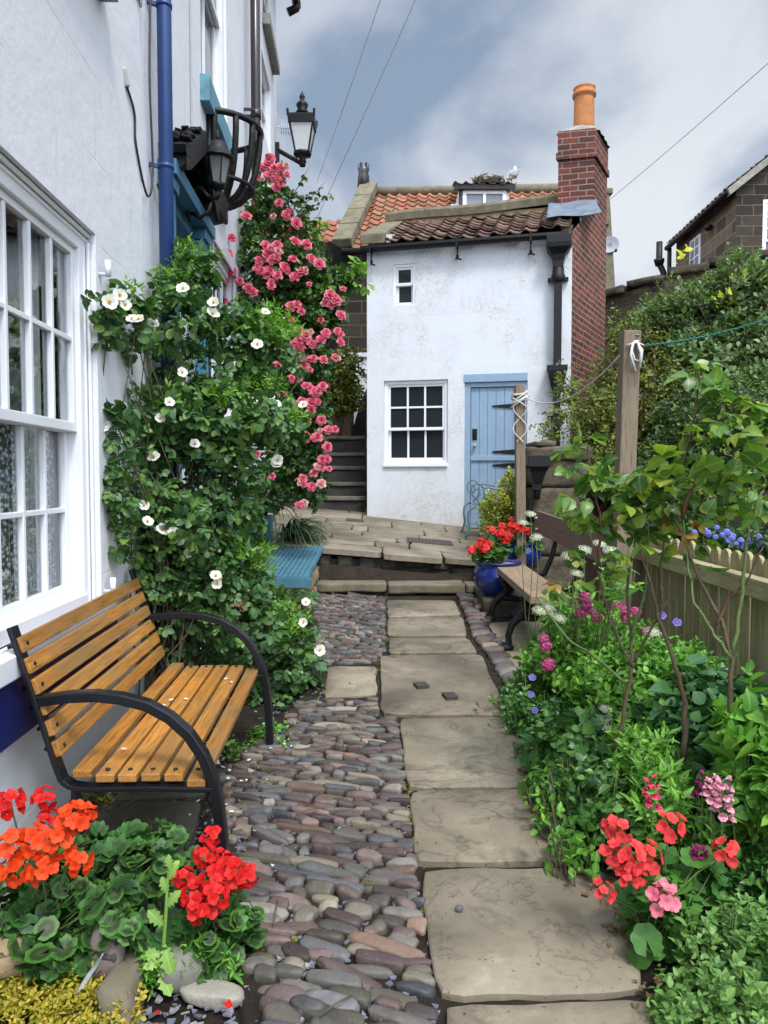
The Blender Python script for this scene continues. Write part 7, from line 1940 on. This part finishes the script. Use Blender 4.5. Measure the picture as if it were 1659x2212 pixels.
t = clump('periwinkle', 'dark trailing periwinkle with violet stars spilling over the flags', Bp(1160,1560,3.7), [B(1150,1560,3.75,65,60,.25), B(1190,1640,3.4,80,70,.25), B(1120,1500,4.0,40,40,.2), B(1210,1560,3.6,70,60,.25)], 850, 'ovate', .042, L_HERBD, 'pairs', 6, 83, .8, .2)
for u, v, Y in ((1147,1500,3.65), (1155,1535,3.5), (1270,1775,2.8), (1462,1345,3.4), (1430,1330,3.5), (1613,1525,2.45), (1150,1464,3.75)):
    c = P(u, v, Y - .05); place('flower', t, VIO, c, away(c, .6), random.uniform(.9, 1.2), u)
clump('bedding_plant', 'bright green leafy clump in the middle of the right bed', Bp(1390,1500,3.3), [B(1380,1470,3.4,110,85,.35), B(1460,1440,3.3,90,60,.3), B(1300,1490,3.5,80,70,.3), B(1440,1530,3.1,100,70,.3)], 1150, 'ovate', .050, L_HERB, 'pairs', 8, 84, .7, .6)
clump('woundwort', 'tall dark broad leaved plant at the path side of the right bed', Bp(1270,1640,3.0), [B(1260,1620,3.1,110,80,.3), B(1330,1640,3.0,90,90,.3), B(1220,1700,2.95,60,60,.2)], 620, 'broad', .058, L_HERBD, 'pairs', 6, 85, .7, .3, droop=.25)
clump('bergenia', 'glossy dark large leaved clump under the pickets', Bp(1540,1540,2.9), [B(1540,1530,2.9,120,60,.3), B(1600,1600,2.7,80,90,.3), B(1480,1590,2.9,80,70,.3)], 330, 'broad', .088, L_GLOSS, 'whorl', 5, 86, .7, .5, droop=.2, nst=20)
clump('toadflax', 'narrow leaved upright plant with a green seed spike in the right bed', Bp(1400,1680,2.6), [B(1390,1660,2.7,70,90,.2), B(1420,1720,2.5,60,80,.2)], 380, 'lance', .05, L_HERB, 'whorl', 9, 87, .4, 1.0)
clump('hydrangea', 'pale green broad leaved shrub at the right edge of the picture', Bp(1640,1680,2.3), [B(1620,1600,2.35,60,70,.2), B(1650,1700,2.25,60,80,.2), B(1600,1730,2.35,50,50,.15)], 240, 'broad', .062, L_HERB, 'whorl', 6, 88, .6, .7, nst=20)
clump('bedding_plant', 'dark leggy undergrowth between the path and the coral geranium', Bp(1270,1790,2.6), [B(1250,1740,2.75,60,60,.2), B(1310,1730,2.65,80,80,.25), B(1190,1700,2.95,40,50,.15), B(1360,1780,2.5,70,60,.2)], 420, 'ovate', .045, L_HERBD, 'pairs', 6, 89, .6, .4)
clump('bedding_plant', 'dense dark mid height foliage behind the pink snapdragons', Bp(1540,1780,2.35), [B(1540,1760,2.5,110,80,.25), B(1620,1830,2.3,70,80,.2), B(1480,1800,2.45,70,70,.2)], 700, 'ovate', .046, L_HERBD, 'pairs', 8, 90, .6, .6)
clump('catmint', 'soft light green small leaved clump filling the lower right corner', Bp(1560,2100,1.85), [B(1560,2080,1.95,90,110,.16), B(1500,2160,1.85,80,60,.12), B(1630,2060,1.95,60,110,.16), B(1450,2190,1.8,50,30,.08), B(1600,2190,1.75,80,60,.1)], 330, 'ovate', .036, L_MINT, 'pairs', 10, 91, .4, 1.0, .35)
clump('bedding_plant', 'dark green foliage at the right edge behind the light green corner clump', Bp(1640,1980,2.1), [B(1630,1950,2.15,70,100,.18), B(1560,1960,2.2,60,60,.15), B(1670,2100,2.0,60,120,.18)], 420, 'ovate', .042, L_HERBD, 'pairs', 8, 92, .6, .7)
t = clump('yarrow', 'tall airy plant with flat white flower heads beside the plank bench', Bp(1240,1330,4.0), [B(1220,1320,4.1,60,70,.15), B(1330,1240,3.6,40,60,.15,.5)], 110, 'lance', .06, L_HERB, 'pairs', 4, 93, .6, .7)
ums = [(1146,1110,4.3),(1130,1128,4.3),(1158,1160,4.2),(1230,1200,3.9),(1262,1188,3.8),(1240,1215,3.8),(1168,1318,4.0),(1185,1312,4.0),(1190,1325,4.0),(1296,1175,3.7),(1320,1190,3.6),(1246,1238,3.8),(1410,1365,3.3),(1310,1530,3.2),(1300,1565,3.0),(1580,1690,2.3),(1210,1335,3.9)]
for i, (u, v, Y) in enumerate(ums): place('flower', t, UMB[i % 2], P(u, v, Y), (random.uniform(-.2, .2), -.3, 1), random.uniform(.8, 1.25), i)
stemset('flower_stems', t, lambda q: Vector((q.x + random.uniform(-.05, .1), q.y + random.uniform(0, .1), gz(q.x, q.y) + .05)), [tuple(P(u, v + 6, Y)) for u, v, Y in ums], .003, .002, GSTEM, 94, 5, .03)
# ground creepers beside the flags
clump('ivy_trailer', 'thin trailing shoots creeping over the edge of the flagstones', Bp(1250,1830,2.4), [B(1180,1735,2.75,50,30,.08,.5), B(1240,1830,2.5,70,40,.12), B(1060,1520,4.0,40,20,.06,.3), B(1200,1700,2.9,60,30,.1)], 85, 'ovate', .038, L_HERB, 'pairs', 4, 95, .8, .1, nst=30, stm=STEM)
# ================================================================== geraniums
def geranium(label, base, blobs, nleaf, lsize, lmat, heads, fmats, seed, hs=1.0, face=None, nf=14, lk=None):
    t = plant('geranium', label, 'geranium', base); p, o = blobpoints(blobs, nleaf, .55, seed)
    g = [q[2] > gz(q[0], q[1]) + .02 for q in p]; p, o = p[g], o[g]
    sprigs('foliage', t, p, o, 'round', lsize, lmat, 'single', 1, .6, .5, .4, seed, .30)
    b = Vector(base)
    stemset('leaf_stalks', t, [b + Vector((random.uniform(-.05, .05), random.uniform(-.04, .04), 0)) for _ in range(6)], list(p[::2]), .0035, .002, GSTEM, seed, 4, .08)
    ms = [[m_umbel([fm, F_CALYX], seed * 10 + i, nf, .042, .0225) for i in range(2)] for fm in fmats]
    for i, (u, v, Y, s_, fi) in enumerate(heads):
        c = P(u, v, Y); place('flower', t, ms[fi][i % 2], c, away(c, random.uniform(.5, 1.2)) + Vector((random.uniform(-.3, .3), 0, 0)), s_ * hs, random.uniform(0, 6))
    stemset('flower_stalks', t, [b + Vector((random.uniform(-.05, .05), random.uniform(-.03, .03), .05)) for _ in range(4)], [tuple(P(u, v + 8, Y + .012)) for u, v, Y, s_, fi in heads], .0035, .0025, GSTEM, seed + 1, 4, .06)
    return t
random.seed(77)
geranium('orange zonal geranium with big flower heads at the left front', (-.98, 2.05, .12),
 [B(90,1960,2.05,130,95,.12), B(250,1900,2.1,120,80,.14), B(330,1850,2.2,90,60,.14), B(120,2050,1.98,110,60,.10), B(260,1990,2.02,80,55,.1), B(20,1990,2.0,70,80,.1), B(200,1850,2.2,90,50,.12)], 560, .052, L_GERZ,
 [(25,1735,1.98,1.0,1),(95,1725,2.0,.85,1),(160,1768,1.95,1.15,0),(30,1830,1.92,1.15,0),(75,1820,1.93,1.1,0),(130,1820,1.93,1.05,0),(90,1880,1.9,1.0,0),(28,1885,1.9,1.15,0),(175,1862,1.92,.85,0),(105,1770,2.0,.8,1),(185,1755,1.97,.7,0)], [F_ORANGE, F_RED], 61, .80, None, 8)
geranium('bright red geranium in front of the near bench leg', (-.50, 2.08, .12),
 [B(470,1980,2.1,70,80,.10), B(410,2010,2.08,70,60,.10), B(520,2010,2.12,45,70,.08), B(440,2060,2.05,70,50,.08)], 190, .048, L_GERZ,
 [(455,1810,2.12,.75,0),(440,1850,2.08,.8,0),(480,1855,2.08,.7,0),(490,1880,2.05,1.0,0),(460,1905,2.02,1.05,0),(510,1890,2.04,1.0,0),(535,1895,2.05,.8,0),(395,1900,2.05,.8,0),(415,1935,2.0,.9,0),(445,1960,1.98,1.0,0),(470,1935,1.98,.9,0),(425,1965,1.97,.9,0)], [F_RED], 62, .78, None, 8)
geranium('coral pink geranium beside the flags at the lower right', (.82, 2.14, .11),
 [B(1440,1960,2.15,90,90,.12), B(1480,1900,2.2,90,70,.12), B(1400,2010,2.1,70,70,.10), B(1540,1930,2.2,50,60,.1), B(1400,1930,2.12,60,60,.08)], 210, .056, L_GER,
 [(1335,1800,2.08,.95,0),(1318,1785,2.1,.7,0),(1330,1850,2.05,1.0,0),(1370,1855,2.04,1.05,0),(1400,1850,2.05,1.0,0),(1345,1870,2.03,.8,0),(1450,1785,2.1,1.05,0),(1565,1840,2.08,.95,0),(1355,1895,2.02,.75,0),(1378,1895,2.02,.65,0),(1304,1925,2.03,.75,0),(1428,1940,2.0,1.1,1),(1440,1925,2.02,.7,1)], [F_CORAL, F_PINKG], 63, .80, None, 6)
# potted ones
def potger(label, c, blobs, heads, seed, base, fm):
    t = geranium(label, base, blobs, 130, .06, L_GER, heads, fm, seed, 1.0, None, 9); return t
potger('red and pink geranium growing in the squat blue pot', None, [B(1045,1200,6.7,38,20,.12), B(1060,1190,6.75,40,18,.12)], [(1020,1190,6.6,.9,1),(1035,1182,6.6,1.0,0),(1048,1186,6.58,.9,1),(1040,1170,6.65,.8,0),(1055,1178,6.62,.8,0)], 64, (1.035, 6.72, .72), [F_RED, F_CORAL])
potger('scarlet geranium growing in the blue pot behind the bench seat', None, [B(1090,1180,7.3,50,30,.15), B(1130,1170,7.4,35,40,.15), B(1075,1165,7.4,30,30,.12)], [(1080,1155,7.2,1.1,0),(1098,1160,7.2,1.0,0),(1085,1140,7.25,.9,0),(1105,1140,7.25,1.0,0),(1120,1142,7.25,1.1,0),(1135,1148,7.25,.9,0),(1070,1150,7.22,.7,1),(1060,1145,7.25,.8,1),(1105,1122,7.3,.5,0),(1090,1170,7.18,.8,0)], 65, (1.36, 7.5, .82), [F_RED, F_CORAL])
# euonymus
EU = plant('euonymus', 'yellow variegated evergreen shrub between the blue pots and the chair', 'shrub', (1.3, 8.0, .75))
p, o = blobpoints([B(1100,1060,8.0,24,38,.14), B(1125,1085,8.0,22,45,.14), B(1080,1095,7.95,40,38,.16), B(1060,1120,7.9,28,36,.14), B(1115,1120,7.95,40,40,.16), B(1128,1055,8.0,12,20,.06)], 520, .6, 97); sprigs('foliage', EU, p, o, 'obov', .052, L_EUON, 'whorl', 8, .4, 1.0, .3, 97)
stemset('stems', EU, [(1.3, 8.0, .7), (1.2, 8.0, .7)], list(p[::20]), .008, .003, STEM, 98)
# snapdragons
def snap(label, base, spikes, fm, seed, n=16):
    t = plant('snapdragon', label, 'snapdragon', base)
    for i, (u, v, Y, h, s_) in enumerate(spikes):
        me = m_spike([fm, F_CALYX], seed + i, h, .022, n, .020); c = P(u, v, Y); place('flower', t, me, c, (random.uniform(-.12, .12), -.1, 1), s_, i)
    tip = [P(u, v, Y) for u, v, Y, h, s_ in spikes]
    stemset('stems', t, [Vector(base)], tip, .004, .003, GSTEM, seed, 4, .03)
    pp = np.array([tuple(Vector(base).lerp(q, k_)) for q in tip for k_ in np.linspace(.15, .95, 9)]); oo = _norm(np.random.default_rng(seed).normal(size=pp.shape) * np.array([1, 1, .2]))
    sprigs('foliage', t, pp, oo, 'lance', .038, L_HERB, 'whorl', 6, .5, .8, .3, seed)
snap('tall pale pink snapdragon spike above the coral geranium', Bp(1545,1960,2.2), [(1560,1765,2.18,.115,1.15),(1535,1725,2.2,.06,1.0)], F_SNAPP, 300, 18)
snap('deep magenta snapdragon behind the pale pink spike', Bp(1515,1950,2.25), [(1518,1725,2.24,.08,1.0),(1512,1850,2.15,.025,.9)], F_SNAPM, 310, 12)
snap('hot pink snapdragon left of the pale pink spike', Bp(1410,1930,2.25), [(1408,1740,2.22,.10,.95)], F_SNAPH, 320, 12)
# ================================================================== left bed oddments
CLV = plant('golden_clover', 'mat of yellow green clover like leaves in the lower left corner', 'ground plant', (-.85, 1.93, .1))
cb_ = [B(130,2130,1.95,140,60,.12), B(60,2190,1.85,120,50,.1), B(200,2180,1.88,110,50,.1), B(150,2060,2.02,70,30,.08,.6), B(270,2190,1.85,40,35,.08,.5), B(20,2110,1.95,60,40,.08)]
p, o = blobpoints(cb_, 1500, .5, 71); g = p[:, 2] > gz(0, 1.9) + .01; p, o = p[g], o[g]; sprigs('foliage', CLV, p, o, 'obov', .017, L_CLOVER, 'whorl', 4, .3, 1.0, .4, 71)
stemset('stems', CLV, lambda q: Vector((q.x, q.y + .01, gz(q.x, q.y))), list(p[::12]), .0015, .001, GSTEM, 72)
PO = plant('poppy_plant', 'young pale green poppy with lobed leaves between the two front geraniums', 'plant', (-.64, 2.0, .1))
st_ = [P(355,2150,1.98), P(352,2060,1.97), P(358,1980,1.96), P(362,1900,1.97), P(370,1860,1.98)]
m = MB(); m.tube(st_, [.007, .006, .005, .004, .003], 7); m.build('stem', L_POPPY, PO)
lv = [((352,2060),(-.9,-.35,.15),.055),((356,2040),(.35,-.6,-.7),.075),((350,2090),(.45,-.8,-.5),.07),((356,2000),(-.55,-.3,.75),.06),((360,1960),(.5,-.2,.8),.055),((362,1930),(-.3,-.2,1),.045),((365,1900),(.35,-.3,.9),.045),((368,1880),(-.1,-.2,1),.04),((366,1890),(.5,.2,.9),.04),((352,2075),(-.7,-.6,.1),.05)]
leafmesh('leaves', PO, np.array([tuple(P(*a, 1.965)) for a, d, s_ in lv]), np.array([d for a, d, s_ in lv], float), np.array([(0, -.8, .6)] * len(lv)), np.array([s_ for a, d, s_ in lv]), 'lobed', L_POPPY)
LB = plant('impatiens', 'small dark leafy rosettes in the soil by the round grey stone', 'plant', (-.58, 2.0, .09))
p, o = blobpoints([B(330,2080,1.98,40,30,.04), B(300,2120,1.95,30,20,.03), B(420,2060,2.0,40,30,.05), B(480,2070,2.02,50,40,.05), B(430,2150,1.95,20,15,.02,.4)], 60, .8, 73); sprigs('foliage', LB, p, o, 'lance', .034, L_HERB, 'whorl', 7, .2, 1.0, .3, 73)
MO = plant('stonecrop', 'mossy yellow green stonecrop at the wall foot under the slatted bench', 'ground plant', (-1.12, 2.7, .14))
mb_ = [((-1.14, 2.5, .15), (.09, .25, .07), 1), ((-1.18, 3.0, .18), (.08, .4, .09), 1), ((-1.05, 2.35, .13), (.12, .12, .05), 1), ((-.95, 2.75, .16), (.08, .1, .04), .5)]
p, o = blobpoints(mb_, 800, .5, 74); g = p[:, 2] > .12; p, o = p[g], o[g]; sprigs('foliage', MO, p, o, 'small', .016, L_MOSS, 'whorl', 6, .5, .8, .4, 74)
WD = plant('wall_weeds', 'small leafy weeds at the far bench leg beside the cobbles', 'weeds', (-.62, 3.7, .17))
p, o = blobpoints([((-.60, 3.75, .21), (.12, .14, .06), 1), ((-.72, 3.55, .19), (.10, .12, .05), .6), ((-.50, 3.60, .19), (.05, .08, .04), .5), ((-.48, 2.42, .15), (.03, .05, .04), .2)], 150, .8, 75); sprigs('foliage', WD, p, o, 'ovate', .028, L_HERB, 'pairs', 6, .5, .8, .4, 75)
# fallen petals
def litter(name, pts, mat, s0, s1, seed, dz=.05):
    r = random.Random(seed); m = MB()
    for u, v in pts:
        w = G(u, v, dz); a = r.uniform(0, 6); s_ = r.uniform(s0, s1); m.M = Matrix.Translation(w) @ Matrix.Rotation(a, 4, 'Z') @ Matrix.Rotation(r.uniform(-.4, .4), 4, 'X')
        m.grid(lambda x, y: ((x - .5) * s_ * (1 - .3 * y), (y - .5) * s_, .25 * s_ * ((x - .5) ** 2 * 4 + .3 * y)), 4, 4)
    o_ = m.build(name, mat); tag(o_, kind='stuff')
litter('fallen_petals', [(472,1945),(440,2010),(492,2172),(455,2062),(340,2190),(435,1990),(525,1935),(478,2005)], F_RED, .014, .024, 1)
r_ = random.Random(4)
litter('fallen_white_petals', [(r_.gauss(520, 60), r_.gauss(1660, 60)) for _ in range(22)] + [(430,1730),(500,1755),(545,2000),(410,1760),(590,1870)], F_WHITE, .008, .018, 2)
m = MB()
for (x, y) in ((-.90, 2.98), (-.885, 3.05), (-.83, 3.06), (-.72, 3.35), (-.69, 3.3), (-.90, 2.52)):
    m.M = Matrix.Translation((x, y, seat_z(y) + .0165)) @ Matrix.Rotation(x * 40, 4, 'Z'); m.grid(lambda a, b: ((a - .5) * .014, (b - .5) * .018, .004 * (a - .5) ** 2 * 4), 3, 3)
tag(m.build('bench_petals', F_WHITE), kind='stuff')

# moss and seedlings rooted along the joints of the lane
r_ = np.random.default_rng(12); pp = []
for _ in range(170):
    y = r_.uniform(2.0, 7.2); e = r_.random()
    x = Redge(y) + r_.normal(0, .012) if e < .4 else (Ledge(y) + r_.normal(0, .04) if e < .85 else r_.uniform(Ledge(y), Redge(y)))
    pp.append((x, y, GS * y + .030))
pp = np.array(pp); ob_ = sprigs('joint_weeds', None, pp, np.tile([0, 0, 1.0], (len(pp), 1)), 'small', .013, L_MOSS, 'whorl', 6, .3, 1.0, .5, 121, .6); tag(ob_, kind='stuff')
# last year's leaves and chaff caught at the bed edges
r_ = random.Random(15)
edge = [(1130 + .0, 1560), (1175, 1660), (1215, 1740), (1255, 1850), (1290, 1900), (1330, 1990), (1390, 2120), (1100, 1480)]
pts_ = []
for _ in range(110):
    a = r_.choice(edge); pts_.append((a[0] + r_.gauss(10, 26), a[1] + r_.gauss(0, 30)))
for _ in range(60): pts_.append((r_.gauss(470, 60), r_.gauss(1690, 70)))
litter('leaf_litter', pts_, simple('dead_leaf', (.12, .075, .04), .8, .5, 30), .010, .026, 16, .035)
litter('fallen_pink_petals', [(770, 1195), (800, 1258), (720, 1255), (712, 1250), (742, 1250), (700, 1310), (690, 1400), (735, 1275), (1000, 1430)] + [(r_.gauss(720, 30), r_.gauss(1190, 8)) for _ in range(4)], F_PINKF, .016, .028, 3, .06)
